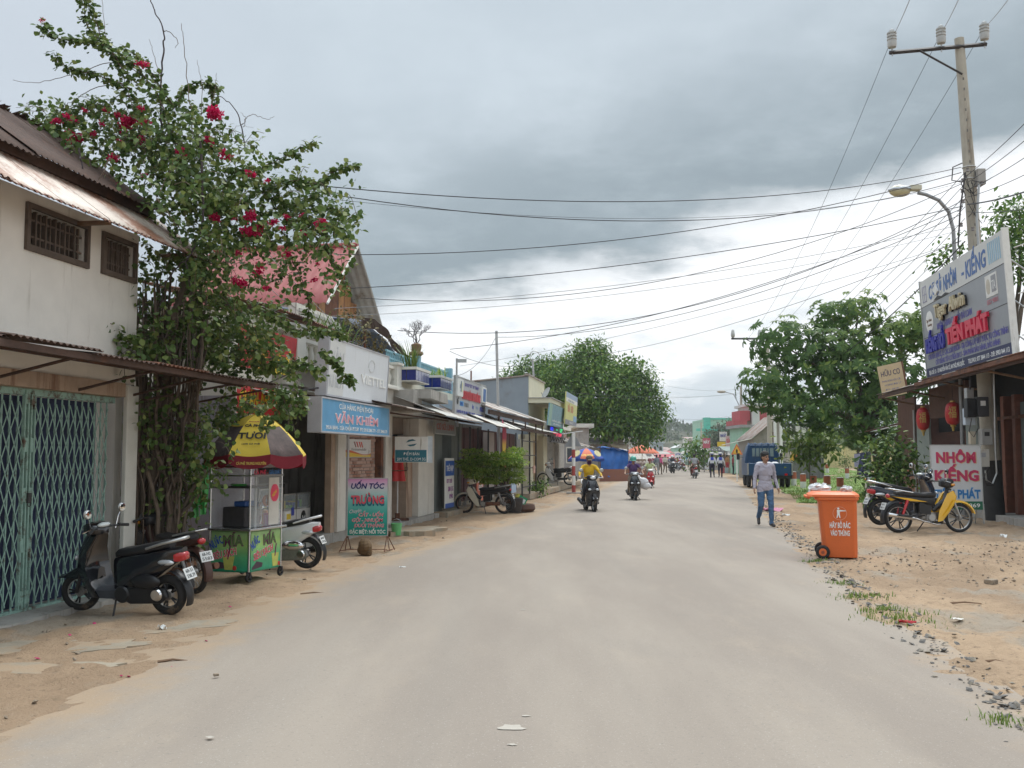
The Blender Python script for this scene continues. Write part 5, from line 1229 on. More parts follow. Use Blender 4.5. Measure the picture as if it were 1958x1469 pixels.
def puff_tree(name,label,base,lobes,m,leaf,n_m3,r,group=None,near=False,aspect=.5,cat='tree',fork=.45,droop=.3,up=.3,bark=M_bark):
    """lobes: (centre, radii); leaf clumps set in sprays through each lobe's outer shell"""
    t = thing(name,label,cat,base,0,group);P,D,U = [],[],[]
    for c,rr in lobes:
        n = int(n_m3*(rr[0]*rr[1]+rr[1]*rr[2]+rr[0]*rr[2]))
        sp,dd = blob(c,rr,max(6,n//9),.62);k = 9
        q = np.repeat(sp,k,0)+RNG.normal(size=(len(sp)*k,3))*leaf*1.1
        P.append(q);D.append(np.repeat(dd,k,0)*.7+RNG.normal(size=q.shape)*.7+np.array([0,0,-droop]));U.append(np.repeat(dd,k,0)*.5+np.array([0,0,1.])+RNG.normal(size=q.shape)*.35)
    P,D,U = map(np.concatenate,(P,D,U));Z = leaf*RNG.uniform(.6,1.3,len(P))
    foliage(t,P,D,U,Z,Z*aspect,m,near,.2)
    if r:trunk_limbs(t,base,[tuple(c) for c,_ in lobes][:9],r,bark,fork)
    return t
def lobes_px(L,ydep=1.):
    out = []
    for x,y,rx,ry,Y in L:
        c = at(x,y,Y);out.append((tuple(c),(rx/1867*Y,max(rx,ry)/1867*Y*ydep,ry/1867*Y)))
    return out
def gpt(x,Y):p = at(x,872,Y);return Vector((p.x,Y,0))
puff_tree('mango_tree','tall round dark green mango tree behind the far left houses',gpt(1165,76),lobes_px([(1125,700,48,45,76),(1080,740,50,45,75),(1150,750,60,50,74),(1205,735,48,42,76),(1235,780,42,40,76),(1170,800,60,40,74),(1225,815,40,35,75),(1110,790,45,40,75),(1135,680,26,26,77),(1190,715,28,24,77)]),L_mango,.32,270,.32)
puff_tree('mango_tree','shorter paler mango tree behind the cream house',gpt(1020,82),lobes_px([(1020,720,45,32,82),(985,735,35,26,83),(1060,715,35,32,81),(1050,760,45,45,81),(1000,770,40,30,84)]),L_mango,.32,230,.28)
# bonsai-like bush in the tyre pot by the cream bike
def pad_bush():
    base = Vector((.05,27.6,.1));t = thing('pruned_bush','bright green layered bush in front of the dark red shop','bush',base)
    P,D,U = [],[],[]
    for x,y,rx,ry in ((905,868,26,8),(955,878,45,12),(985,866,22,9),(920,893,40,12),(970,900,35,10),(895,888,26,9),(935,912,40,12),(990,885,20,7),(905,905,22,9),(985,915,20,9)):
        Y = 27.4+random.uniform(-.35,.35);c = at(x,y,Y);n = int(rx*ry*2.4)
        d = unit(n);q = np.array(c)+d*np.sqrt(RNG.random((n,1)))*np.array([rx/1867*Y,.4,ry/1867*Y]);P.append(q);D.append(d+np.array([0,-.2,.1]));U.append(np.tile([0,0,1.],(n,1))+RNG.normal(size=(n,3))*.4)
    P,D,U = map(np.concatenate,(P,D,U));Z = RNG.uniform(.05,.095,len(P))
    foliage(t,P,D,U,Z,Z*.6,L_bonsai,True,.2)
    trunk_limbs(t,base,[tuple(at(x,y,27.4)) for x,y in ((905,880),(955,885),(985,880),(930,905),(975,905),(895,895))],.05,M_bark,.3)
    MB().lathe([(.20,-.1),(.24,.1),(.27,.3),(.24,.31),(.22,.1)],18).build('pot',M_iron,t,smooth=40)
pad_bush()
puff_tree('garden_bush','leafy green bush growing against the brown shop corner',gpt(1695,27.0),lobes_px([(1690,900,32,36,27.2),(1715,880,36,34,27.4),(1700,850,30,30,27.6),(1740,900,26,26,27.4),(1675,925,24,30,27),(1700,940,30,25,27)]),L_dark,.17,400,.03,near=True,cat='bush')
t = puff_tree('sapling','thin sapling with drooping pale green leaves on the lawn edge',gpt(1548,44),lobes_px([(1520,852,20,14,44),(1550,858,26,14,44),(1580,842,20,14,44),(1535,868,18,10,44),(1560,845,22,10,44)]),L_lite,.30,260,.025,near=True,aspect=.45,fork=.8)
puff_tree('shrub','small round shrub by the yellow wall',gpt(1617,86)+Vector((0,0,.4)),lobes_px([(1615,888,9,10,86),(1620,880,7,8,86)]),L_dark,.2,260,.03,cat='shrub')
puff_tree('shrub','small weedy bush by the roadside pole on the left',gpt(1030,37),lobes_px([(1028,930,10,10,37),(1036,940,9,8,37),(1042,926,7,7,37)]),L_mango,.11,500,.012,cat='shrub')
puff_tree('background_tree','dark tree mass behind the lawn wall',gpt(1600,100),lobes_px([(1530,800,60,50,100),(1620,790,70,55,102),(1690,800,60,45,98),(1570,850,70,25,100),(1480,760,40,40,104)]),L_mango,.55,60,.3)
puff_tree('background_tree','tree with yellowish top behind the billboard',gpt(1925,36),lobes_px([(1915,430,40,40,36),(1950,410,45,40,37),(1935,500,45,50,36),(1975,470,50,60,36)]),L_mango,.22,190,.2,near=True)
puff_tree('background_tree','thin tree top showing left of the billboard',gpt(1815,37),lobes_px([(1812,490,20,18,37),(1800,500,14,12,37),(1835,475,16,20,37),(1800,600,40,50,38)]),L_mango,.22,160,.12,near=True)
def palm(label,base,h,nf,fl,m=L_dark):
    t = thing('palm',label,'palm',base);MB().tube([(0,0,0),(.03,0,h*.5),(0,0,h)],[.13,.1,.08],8).build('trunk',M_bark,t)
    for i in range(nf):
        a = 2*math.pi*i/nf+random.uniform(-.2,.2);el = random.uniform(.5,1.25);v = Vector((math.cos(a)*math.cos(el),math.sin(a)*math.cos(el),math.sin(el)))
        path = [Vector((0,0,h))+v*fl*u+Vector((0,0,-.55*fl*u*u)) for u in [j/9 for j in range(10)]]
        P,D,U = [],[],[]
        for j in range(1,10):
            for k in range(4):
                q = path[j-1]+(path[j]-path[j-1])*k/4;s = (path[j]-path[j-1]).cross(Vector((0,0,1))).normalized()
                for sg in (-1,1):P.append(tuple(q));D.append(tuple(s*sg+(path[j]-path[j-1]).normalized()*.7+Vector((0,0,-.25))));U.append((0,0,1))
        V,F,kk = leaf_arrays(np.array(P),np.array(D),np.array(U,float),np.full(len(P),fl*.26),np.full(len(P),.035),False,.2)
        f = obj('frond',leaf_mesh('frond',V,F,kk,m),t);MB().tube(path,.012,4).build('rib',M_stem,f)
palm('young palm in front of the yellow wall',gpt(1641,66)+Vector((0,0,.3)),1.7,13,2.4)
palm('palm behind the far left stalls',gpt(1228,120),3.0,12,2.6,L_far)
# terrace plants
def upright_plant(label,base,n,h,m,sp=.12,w=.012):
    t = thing('potted_plant',label,'plant',base)
    b = blades('leaves',[(random.gauss(0,sp),random.gauss(0,sp*.6),0) for _ in range(n)],h*.6,h,m,w=w);b.parent = t
    return t
upright_plant('pale green upright stalks on the white balcony',LF(17.9,.05,3.45),90,.75,L_lite,.22,.02)
upright_plant('tall thin plant in the first blue planter',LF(22.5,.40,3.5),50,.75,L_lite,.07,.014)
upright_plant('small grassy plant in the second blue planter',LF(24.9,.42,3.5),40,.35,L_bonsai,.12,.012)
puff_tree('balcony_shrub','brown and green shrub on the roof terrace before the red roof',LF(20.3,-.3,3.5),[(tuple(LF(19.8,-.1,4.05)),(.45,.4,.3)),(tuple(LF(20.8,-.1,3.95)),(.5,.4,.35)),(tuple(LF(20.3,-.3,4.3)),(.45,.4,.25))],L_brown,.09,500,.03,cat='shrub',near=True)
def bare_tree():
    t = thing('bare_bonsai','leafless dry bonsai in a pot on the terrace railing post','bonsai',LF(24.0,.1,4.0))
    MB().lathe([(.12,0),(.18,.05),(.16,.10),(.11,.12),(.13,.28),(.05,.32)],12).build('pot',M_wood,t,smooth=40)
    def br(p,d,l,r,k):
        q = p+d*l;MB_B.tube([p,p+d*l*.5+Vector((random.gauss(0,.02),0,random.gauss(0,.02))),q],[r,r*.8,r*.6],4)
        if k:
            for _ in range(3):br(q,(d+Vector((random.gauss(0,.55),random.gauss(0,.55),random.gauss(.1,.3)))).normalized(),l*.72,r*.6,k-1)
    for _ in range(5):br(Vector((0,0,.28)),Vector((random.gauss(0,.5),random.gauss(0,.4),1)).normalized(),.24,.014,3)
    MB_B.build('branches',M_twig,t)
MB_B = MB();bare_tree()
# far wooded hill
def hill():
    def zf(P):
        x,y = P[:,0],P[:,1]
        z = 17*np.exp(-(((x-62)/38)**2+((y-520)/90)**2))+12*np.exp(-(((x-140)/60)**2+((y-560)/90)**2))+9*np.exp(-(((x+60)/90)**2+((y-640)/90)**2))+9*np.exp(-(((x-320)/140)**2+((y-640)/100)**2))
        return z+vnoise(P,.03,9)*3-1.2
    xs = np.linspace(-400,620,103);ys = np.linspace(380,800,43)
    grid_mesh('hill',xs,ys,zf,mat('hill soil',(.10,.10,.06),.95,.3,.05,0),kind='structure')
    n = 2600;P = np.c_[RNG.uniform(-260,480,n),RNG.uniform(430,600,n)];P = P[zf(P) > .4];z = zf(P);n = len(P)
    k = 26;r = RNG.uniform(1.6,3.6,n);c = np.c_[P,z+r*.7];d = unit(n*k);d[:,2] = np.abs(d[:,2])
    Q = np.repeat(c,k,0)+d*np.repeat(r,k)[:,None]*np.array([1.1,1.1,.9]);L = np.repeat(r,k)*.5*RNG.uniform(.7,1.3,n*k)
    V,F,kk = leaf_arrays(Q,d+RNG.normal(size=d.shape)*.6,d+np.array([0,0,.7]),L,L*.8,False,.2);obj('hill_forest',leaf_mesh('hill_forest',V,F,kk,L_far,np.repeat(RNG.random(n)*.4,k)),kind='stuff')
hill()
puff_tree('roadside_tree','green leafy tree beside the far road before the pink sign',gpt(1336,96),lobes_px([(1325,855,16,10,96),(1340,862,17,13,96),(1348,878,14,14,96),(1330,880,14,12,96),(1316,856,9,7,97)]),L_mango,.42,90,.14)
puff_tree('roadside_tree','olive tree rising in front of the turquoise building',gpt(1395,190),lobes_px([(1385,830,24,16,190),(1410,820,22,16,190),(1365,838,20,14,190),(1400,845,30,14,190)]),L_far,.6,60,.2)
# ================================================================ MOTORBIKES
M_redlens = mat('red lens',(.45,.015,.02),.12,.1,8,.0,coat=.6)
M_clear = mat('clear lens',(.60,.62,.64),.08,.08,6,.0,coat=.6,metal=.3)
M_plate = mat('licence plate white',(.66,.66,.64),.4,.04)
M_engine = mat('greasy engine metal',(.28,.27,.26),.45,.25,18,.15,metal=.6,dirt=(.07,.06,.05),damt=.4)
M_mirror = mat('mirror glass',(.80,.84,.86),.03,.02,5,0,metal=1.)
M_spoke = mat('spoke steel',(.5,.5,.5),.3,.1,10,0,metal=.9)
def wheel(t,x,r,tr_,wd,name,cast=False,rim=None,n=26):
    rim = rim or M_alu
    w = obj(name,MB().ring(r-tr_,tr_,30,10,None,wd/tr_).mesh('tyre',M_rubber,60),t,(x,0,r))
    ri = r-2*tr_*.92
    MB().ring(ri,.012,28,6,None,2.0).build('rim',rim,w,smooth=60)
    MB().tube([(0,-.05,0),(0,.05,0)],.035,12).build('hub',M_engine,w);MB().tube([(0,-.035,0),(0,.035,0)],.06,14).build('drum',M_engine,w)
    sp = MB()
    if cast:
        for i in range(5):
            a = 2*math.pi*i/5
            for da in (-.16,.16):sp.tube([(.04*math.cos(a),0,.04*math.sin(a)),(ri*math.cos(a+da),0,ri*math.sin(a+da))],.011,6)
    else:
        for i in range(n):
            a = 2*math.pi*i/n;s = .03 if i % 2 else -.03;b = a+(.5 if i % 4 < 2 else -.5)
            sp.tube([(.05*math.cos(b),s,.05*math.sin(b)),(ri*math.cos(a),0,ri*math.sin(a))],.0028,3,caps=False)
    sp.build('spokes',M_black if cast else M_spoke,w,kind='stuff')
    return w
def ring4(x,hw,z0,z1,rn=.35,n=12):
    """rounded cross-section across the bike at x"""
    c = (z0+z1)/2;hh = (z1-z0)/2;out = []
    for i in range(n):
        a = 2*math.pi*(i+.5)/n;ca,sa = math.cos(a),math.sin(a);e = rn
        out.append((x,hw*math.copysign(abs(ca)**e,ca),c+hh*math.copysign(abs(sa)**e,sa)))
    return out
def body(rings,**k):return MB().loft([ring4(*q) for q in rings])
def mirrors(t,x,y,z,r=.055,m=M_black,face=M_mirror):
    for s in (1,-1):
        MB().tube([(x,s*y*.7,z-.22),(x-.01,s*(y*.85),z-.08),(x-.02,s*y,z)],.006,5).build('mirror_stalk',M_chrome,t)
        q = MB().ell((0,0,0),(.022,r,r*.95),14,8).build('mirror',m,t,smooth=60,loc=(x-.02,s*y,z+.02));MB().ell((0,0,0),(.006,r*.9,r*.85),14,8).build('mirror_glass',face,q,loc=(-.020,0,0))
def plate(t,x,z,txt=('68-S1','338.39'),tilt=.35):
    p = MB().box(-.095,.095,0,.006,-.07,.07).build('licence_plate',M_plate,t,bevel=.004);p.location = (x,0,z);p.rotation_euler = (-tilt,0,-math.pi/2)
    # local -y faces backwards (-x of the bike)
    lettering(p,[(txt[0],0,.012,.042,.13),(txt[1],0,-.05,.042,.15)],M_tex_black,-.002,depth=.002)
def bars(t,x,z,w=.33,rise=.0,m=M_iron):
    MB().tube([(x-.10,-w,z-.02),(x-.03,-w*.55,z+rise),(x,0,z),(x-.03,w*.55,z+rise),(x-.10,w,z-.02)],.012,8).build('handlebar',m,t,smooth=60)
    for s in (1,-1):
        MB().tube([(x-.06,s*w*.7,z),(x-.105,s*(w+.02),z-.022)],.019,10).build('grip',M_rubber,t)
        MB().tube([(x+.0,s*w*.55,z-.0),(x+.01,s*w*.95,z-.02)],.006,5).build('brake_lever',M_chrome,t)
def arcguard(r,w,a0,a1,x,z,th=.006,n=12,drop=.03):
    mb = MB();rings = []
    for i in range(n+1):
        a = R(a0+(a1-a0)*i/n);c,s = math.cos(a),math.sin(a);rr = r
        rings.append([(x+(rr-drop)*c,-w,z+(rr-drop)*s),(x+rr*c,-w*.8,z+rr*s),(x+(rr+.012)*c,0,z+(rr+.012)*s),(x+rr*c,w*.8,z+rr*s),(x+(rr-drop)*c,w,z+(rr-drop)*s),
                      (x+(rr-drop-th)*c,w*.93,z+(rr-drop-th)*s),(x+(rr-th)*c,w*.74,z+(rr-th)*s),(x+(rr+.012-th)*c,0,z+(rr+.012-th)*s),(x+(rr-th)*c,-w*.74,z+(rr-th)*s),(x+(rr-drop-th)*c,-w*.93,z+(rr-drop-th)*s)])
    return mb.loft(rings)
def underbone(label,loc,rz,col,side=None,shield=None,seat=None,cast=False,lean=0.,old=False,group=None,txt=('68-K1','027.15'),mirror=True,stripe=None,basket=False,headm=None,steer=0.,lod=0):
    """step-through motorcycle; +x forward"""
    t = thing('motorbike',label,'motorbike',loc,0,group);t.rotation_euler = (lean,0,rz)
    side = side or col;shield = shield or col;rim = M_rust if old else M_alu
    wheel(t,-.60,.285,.036,.036,'rear_wheel',cast,rim);fw = wheel(t,.62,.285,.034,.034,'front_wheel',cast,rim);fw.rotation_euler.z = steer
    for s in (1,-1):
        MB().tube([(.62,s*.075,.285),(.50,s*.075,.58),(.41,s*.065,.82)],[.02,.024,.024],8).build('fork_leg',M_engine if old else M_alu,t)
        MB().tube([(-.58,s*.11,.30),(-.46,s*.12,.64)],[.022,.03],8).build('shock',M_redlens if stripe else M_engine,t)
        MB().tube([(-.60,s*.09,.285),(-.1,s*.07,.34)],.016,6).build('swing_arm',M_iron,t)
    arcguard(.335,.06,15,150,.62,.285).build('front_fender',shield,t,smooth=50)
    arcguard(.345,.065,75,195,-.60,.285).build('rear_fender',M_black if not old else side,t,smooth=50)
    # head cowl, lamp
    MB().loft([ring4(.26,.05,.90,1.0),ring4(.34,.11,.88,1.06),ring4(.42,.12,.86,1.06),ring4(.49,.09,.88,1.03),ring4(.52,.05,.91,1.0)]).build('head_cowl',headm or shield,t,smooth=60)
    MB().ell((.505,0,.955),(.035,.078,.06),14,8).build('headlight',M_clear,t,smooth=60)
    for s in (1,-1):MB().ell((.46,s*.125,.93),(.045,.03,.028),10,6).build('indicator',mat('amber lens',(.6,.25,.03),.15,.1,coat=.5),t,smooth=60)
    bars(t,.30,1.0)
    if mirror:mirrors(t,.27,.30,1.17)
    # steering neck and leg shields
    MB().tube([(.43,0,.86),(.36,0,.62),(.10,0,.44)],[.06,.06,.05],10).build('frame_tube',side,t,smooth=60)
    for s in (1,-1):
        outl = [(.47,.82),(.53,.70),(.47,.55),(.36,.40),(.22,.24),(.13,.22),(.17,.42),(.27,.60),(.36,.76)]
        mb = MB();n = len(outl);rings = []
        for yy in (.085,.12,.135):rings.append([(x-(.02 if yy > .12 else 0),s*(yy+.07*max(0,(.75-z))),z) for x,z in outl])
        mb.loft(rings).build('leg_shield',shield,t,smooth=35)
        if stripe:MB().prism([(.45,.66),(.33,.48),(.20,.33),(.24,.33),(.38,.50),(.48,.64)],s*.19-.004,s*.19+.004).build('stripe',stripe,t)
        MB().loft([[(x,s*y,z) for x,z in ((.02,.52),(-.22,.60),(-.22,.38),(.0,.36))] for y in (.07,.115)]).build('side_cover',side,t,smooth=35)
    # seat, tail
    MB().loft([ring4(.14,.07,.70,.76),ring4(.05,.11,.69,.785),ring4(-.12,.125,.69,.77),ring4(-.30,.13,.70,.80),ring4(-.52,.115,.72,.815),ring4(-.66,.07,.74,.80)]).build('seat',seat or M_vinyl,t,smooth=60)
    MB().loft([ring4(.12,.06,.52,.70),ring4(-.15,.105,.56,.70),ring4(-.40,.11,.58,.715),ring4(-.62,.085,.64,.735),ring4(-.80,.05,.70,.755)]).build('tail_body',side,t,smooth=50)
    if stripe:MB().prism([(-.05,.60),(-.40,.62),(-.76,.71),(-.40,.67)],-.117,.117).build('tail_stripe',stripe,t)
    MB().ell((-.80,0,.715),(.04,.065,.045),12,8).build('tail_light',M_redlens,t,smooth=60)
    MB().tube([(-.35,.13,.78),(-.62,.13,.83),(-.80,.09,.86),(-.80,-.09,.86),(-.62,-.13,.83),(-.35,-.13,.78)],.012,7).build('grab_rail',M_chrome if not old else M_alu,t,smooth=60)
    plate(t,-.90,.52,txt)
    # engine
    e = MB().tube([(.02,-.10,.30),(.02,.10,.30)],.10,16).build('engine',M_engine,t,smooth=40);MB().tube([(.02,-.13,.30),(.02,.13,.30)],.065,14).build('case_cover',M_alu,e,smooth=40)
    for i in range(7):MB().box(.12+i*.022,.13+i*.022,-.065,.065,.26,.39).build('fin',M_engine,e)
    MB().box(-.16,.0,-.07,.07,.26,.42).build('gearbox',M_engine,t,bevel=.02)
    MB().box(-.50,-.05,.085,.12,.25,.35).build('chain_case',M_rust if old else M_black,t,bevel=.02)
    MB().tube([(.26,-.05,.27),(.30,-.09,.18),(.10,-.13,.17),(-.18,-.14,.24),(-.30,-.15,.28),(-.34,-.155,.29),(-.88,-.165,.37)],[.015,.015,.016,.018,.03,.042,.044],12).build('exhaust',M_rust if old else M_chrome,t,smooth=60)
    MB().tube([(-.42,-.205,.325),(-.70,-.215,.36)],.022,8).build('heat_guard',M_black if not old else M_alu,t)
    for s in (1,-1):
        MB().tube([(.03,s*.12,.22),(.03,s*.27,.22)],.014,6).build('foot_peg',M_rubber,t);MB().tube([(-.32,s*.12,.30),(-.32,s*.22,.32)],.012,6).build('pillion_peg',M_rubber,t)
    MB().tube([(-.02,.11,.22),(-.10,.25,.012)],.012,6).build('side_stand',M_iron,t)
    if basket:
        b = MB()
        for z in (.72,.80,.88):b.tube([(.50,-.13,z),(.70,-.12,z),(.70,.12,z),(.50,.13,z)],.005,4)
        for i in range(7):b.tube([(.70,-.12+.04*i,.70),(.70,-.12+.04*i,.90)],.004,4)
        b.build('basket',M_iron,t,kind='stuff')
    return t
def scooter(label,loc,rz,col,trim=None,lean=0.,group=None,txt=('68-S1','338.39'),mirror=True,big=False,seat=None,side=None,steer=0.,headm=None):
    """automatic scooter with flat floor; +x forward"""
    t = thing('scooter',label,'scooter',loc,0,group);t.rotation_euler = (lean,0,rz)
    R0 = .275 if big else .235;trim = trim or M_alu;side = side or col
    wheel(t,-.60,R0,.05,.048,'rear_wheel',True);fw = wheel(t,.60,R0,.045,.043,'front_wheel',True);fw.rotation_euler.z = steer
    for s in (1,-1):MB().tube([(.60,s*.08,R0),(.48,s*.075,.60)],.022,8).build('fork_leg',M_iron,t)
    MB().loft([[(x,y,z) for y,z in ((-.075,.40),(-.05,.47+dz),(0,.49+dz),(.05,.47+dz),(.075,.40),(.0,.43))] for x,dz in ((.30,.05),(.45,.06),(.62,.04),(.80,-.05),(.86,-.10))]).build('front_fender',col,t,smooth=50)
    # apron: broad front shield, hollow towards the rider
    ap = MB();rings = []
    for z,x,hw,dp in ((.20,.34,.16,.12),(.36,.44,.20,.14),(.56,.50,.215,.14),(.74,.49,.18,.14),(.88,.44,.13,.15),(.95,.40,.09,.13)):
        rings.append([(x-dp,-hw,z),(x-.03,-hw*.95,z),(x+.03,-hw*.5,z),(x+.05,0,z),(x+.03,hw*.5,z),(x-.03,hw*.95,z),(x-dp,hw,z),(x-dp+.02,hw*.7,z),(x-dp+.03,0,z),(x-dp+.02,-hw*.7,z)])
    ap.loft(rings).build('apron',col,t,smooth=50)
    MB().loft([ring4(.22,.06,.93,1.0),ring4(.30,.15,.92,1.06),ring4(.38,.15,.93,1.07),ring4(.46,.10,.95,1.04),ring4(.49,.05,.97,1.02)]).build('head_cowl',headm or col,t,smooth=60)
    MB().ell((.475,0,.985),(.03,.085,.045),14,8).build('headlight',M_clear,t,smooth=60)
    MB().ell((.245,0,1.035),(.05,.10,.03),16,8).build('speedometer',mat('speedometer face',(.62,.64,.62),.2,.1,20),t,smooth=60)
    for s in (1,-1):MB().ell((.535,s*.11,.66),(.03,.05,.035),10,6).build('front_lamp',M_clear,t,smooth=60)
    bars(t,.28,1.0,.33,.0,M_black)
    if mirror:mirrors(t,.25,.30,1.18,.06,M_alu)
    MB().loft([[(x,y,z) for y,z in ((-hw,.20),(-hw,.29),(-.06,.31),(.06,.31),(hw,.29),(hw,.20),(0,.17))] for x,hw in ((.40,.13),(.2,.15),(-.02,.15),(-.15,.13))]).build('floor',mat('dark grey floor',(.05,.055,.065),.6,.2),t,smooth=35)
    # rear body
    MB().loft([ring4(.06,.09,.20,.66),ring4(-.10,.15,.22,.70),ring4(-.28,.165,.30,.73),ring4(-.50,.145,.45,.76),ring4(-.70,.10,.58,.80),ring4(-.84,.05,.68,.80)]).build('rear_body',side,t,smooth=60)
    MB().loft([ring4(.06,.05,.66,.72),ring4(-.02,.11,.68,.77),ring4(-.18,.14,.70,.79),ring4(-.36,.145,.73,.83),ring4(-.56,.12,.77,.87),ring4(-.68,.06,.80,.86)]).build('seat',seat or M_vinyl,t,smooth=60)
    MB().tube([(-.42,.14,.79),(-.62,.13,.85),(-.84,.08,.90),(-.86,0,.905),(-.84,-.08,.90),(-.62,-.13,.85),(-.42,-.14,.79)],[.014,.016,.02,.022,.02,.016,.014],8).build('grab_rail',trim,t,smooth=60)
    MB().loft([ring4(-.74,.085,.63,.74),ring4(-.83,.07,.64,.75),ring4(-.87,.045,.66,.73)]).build('tail_light',M_redlens,t,smooth=60)
    for s in (1,-1):
        MB().ell((-.66,s*.115,.635),(.11,.03,.035),12,8).build('rear_indicator',M_clear,t,smooth=60)
        MB().prism([(-.12,.44),(-.44,.50),(-.70,.63),(-.44,.56)],s*.15-.006,s*.15+.006).build('side_trim',trim if trim is not M_alu else side,t)
    g = arcguard(R0+.07,.07,110,200,-.60,R0,drop=.01).build('rear_fender',M_black,t,smooth=50)
    plate(t,-.90,.50,txt,.45)
    # drive case (left), exhaust (right), engine
    cs = MB();cs.loft([[(x,y,z) for x,z in ((-.02,.22),(-.08,.33),(-.45,.37),(-.66,.34),(-.70,.24),(-.60,.17),(-.2,.15))] for y in (.10,.17)]);cs.build('drive_case',M_engine,t,bevel=.02)
    MB().lathe([(.001,.0),(.085,.0),(.10,-.02),(.095,-.035)],20,tr(-.10,.19,.26) @ rot(x=-math.pi/2)).build('fan_cover',M_alu,t,smooth=40);MB().lathe([(.001,.0),(.06,.0),(.075,-.02)],18,tr(-.56,.19,.27) @ rot(x=-math.pi/2)).build('clutch_cover',M_chrome,t,smooth=40)
    MB().ell((-.42,.17,.42),(.20,.05,.085),16,10).build('air_box',M_engine if not big else M_chrome,t,smooth=60)
    MB().box(-.1,.1,-.09,.09,.16,.28).build('engine',M_engine,t,bevel=.02)
    MB().tube([(.05,-.06,.17),(-.1,-.13,.16),(-.28,-.15,.22),(-.33,-.16,.24),(-.80,-.17,.34)],[.016,.016,.02,.055,.06],12).build('exhaust',M_black,t,smooth=60)
    MB().tube([(.02,.12,.18),(-.04,.26,.012)],.012,6).build('side_stand',M_iron,t)
    return t
M_cream_p = mat('cream bike paint',(.58,.53,.42),.35,.08,5,.02,coat=.3,dirt=(.28,.22,.15),damt=.3)
M_yel_p = mat('yellow bike paint',(.72,.40,.015),.22,.06,5,.0,coat=.5,dirt=(.4,.25,.05),damt=.2)
M_white_p = mat('white bike paint',(.66,.66,.66),.25,.05,5,.0,coat=.4,dirt=(.4,.36,.3),damt=.2)
M_red_p = mat('red bike paint',(.40,.015,.02),.22,.1,5,.0,coat=.5)
M_navy_p = mat('dark navy bike paint',(.016,.02,.035),.2,.1,5,.0,coat=.5)
M_brown_p = mat('brown bike paint',(.07,.03,.022),.4,.2,5,.05,dirt=(.16,.10,.06),damt=.3)
M_grey_p = mat('grey bike paint',(.16,.17,.18),.3,.1,5,.0,coat=.4)
def dirof(a,b):return math.atan2(b.y-a.y,b.x-a.x)
def place(px_rear,px_front,k=.5):
    a,b = gnd(*px_rear),gnd(*px_front);return a.lerp(b,k),dirof(a,b)
c,z = place((333,1178),(148,1166));q = scooter('glossy black scooter with red tail light parked before the folding gate',c,z+.06,M_gloss,M_alu,lean=-.10,big=False,steer=.25);q.scale = (.86,)*3
for o in q.children:
    if o.name.split('.')[0] in ('drive_case','air_box','rear_fender','fan_cover'):o.data.materials[0] = M_black
c,z = place((402,1143),(225,1118));underbone('old brown motorbike with flat black seat behind the black scooter',c+Vector((.06,.05,0)),z,M_brown_p,M_brown_p,M_black,lean=-.08,old=True,mirror=False,basket=True,txt=('68-H2','5583'),headm=M_black,steer=.3).scale = (.86,)*3
a = gnd(583,1088);scooter('black and white scooter with chrome covers behind the juice cart',a+Vector((-.46,.12,0)),math.pi-.2,M_black,M_white_p,lean=-.06,big=True,side=M_white_p,txt=('68-N1','179.36'),mirror=False).scale = (.82,)*3
c,z = place((963,986),(893,978));underbone('cream step-through motorbike parked before the pruned bush',c,math.pi-.22,M_cream_p,M_black,M_cream_p,lean=-.08,old=True,txt=('68-L2','3121'),mirror=True).scale = (.92,)*3
c,z = place((1713,1021),(1836,1017));underbone('yellow and black motorbike parked in front of the white standing sign',c,.08,M_yel_p,M_black,M_yel_p,lean=.0,cast=True,stripe=M_yel_p,headm=M_black,txt=('68-K1','206.19')).scale = (1.06,)*3
scooter('dark scooter with its seat showing just behind the yellow motorbike',Vector((8.75,21.7,.06)),.10,M_navy_p,M_chrome,lean=.03,big=True,txt=('68-P1','552.07')).scale = (1.08,)*3
underbone('cream old motorbike half hidden behind the garden bush',Vector((10.1,27.6,0)),-2.05,M_cream_p,M_cream_p,M_cream_p,lean=-.05,old=True,txt=('68-F3','1109'),mirror=False,headm=M_black)
underbone('dark motorbike with silver leg shield parked on the far house terrace',Vector((2.05,45.0,.24)),2.95,M_black,M_black,M_white_p,lean=-.05,txt=('68-T1','300.12'))
# ================================================================ PEOPLE
def capsule(mb,a,b,r0,r1,n=12):
    a,b = Vector(a),Vector(b);d = (b-a);L = d.length;d = d.normalized() if L > 1e-6 else Vector((0,0,1));e1 = d.orthogonal().normalized();e2 = d.cross(e1)
    prof = [(-r0*math.cos(t),r0*math.sin(t)) for t in (.25,.8,1.3)]+[(L*k/5,r0+(r1-r0)*k/5) for k in range(6)]+[(L+r1*math.cos(t),r1*math.sin(t)) for t in (1.3,.8,.25)]
    mb.loft([[tuple(a+d*h+(e1*math.cos(q)+e2*math.sin(q))*r) for q in [2*math.pi*j/n for j in range(n)]] for h,r in prof])
def ellip(mb,c,r,fwd=Vector((1,0,0)),up=Vector((0,0,1))):
    up = Vector(up).normalized();y = up.cross(Vector(fwd)).normalized();x = y.cross(up)
    M = Matrix((x,y,up)).transposed().to_4x4();M.translation = Vector(c);mb.ell((0,0,0),r,16,11,M)
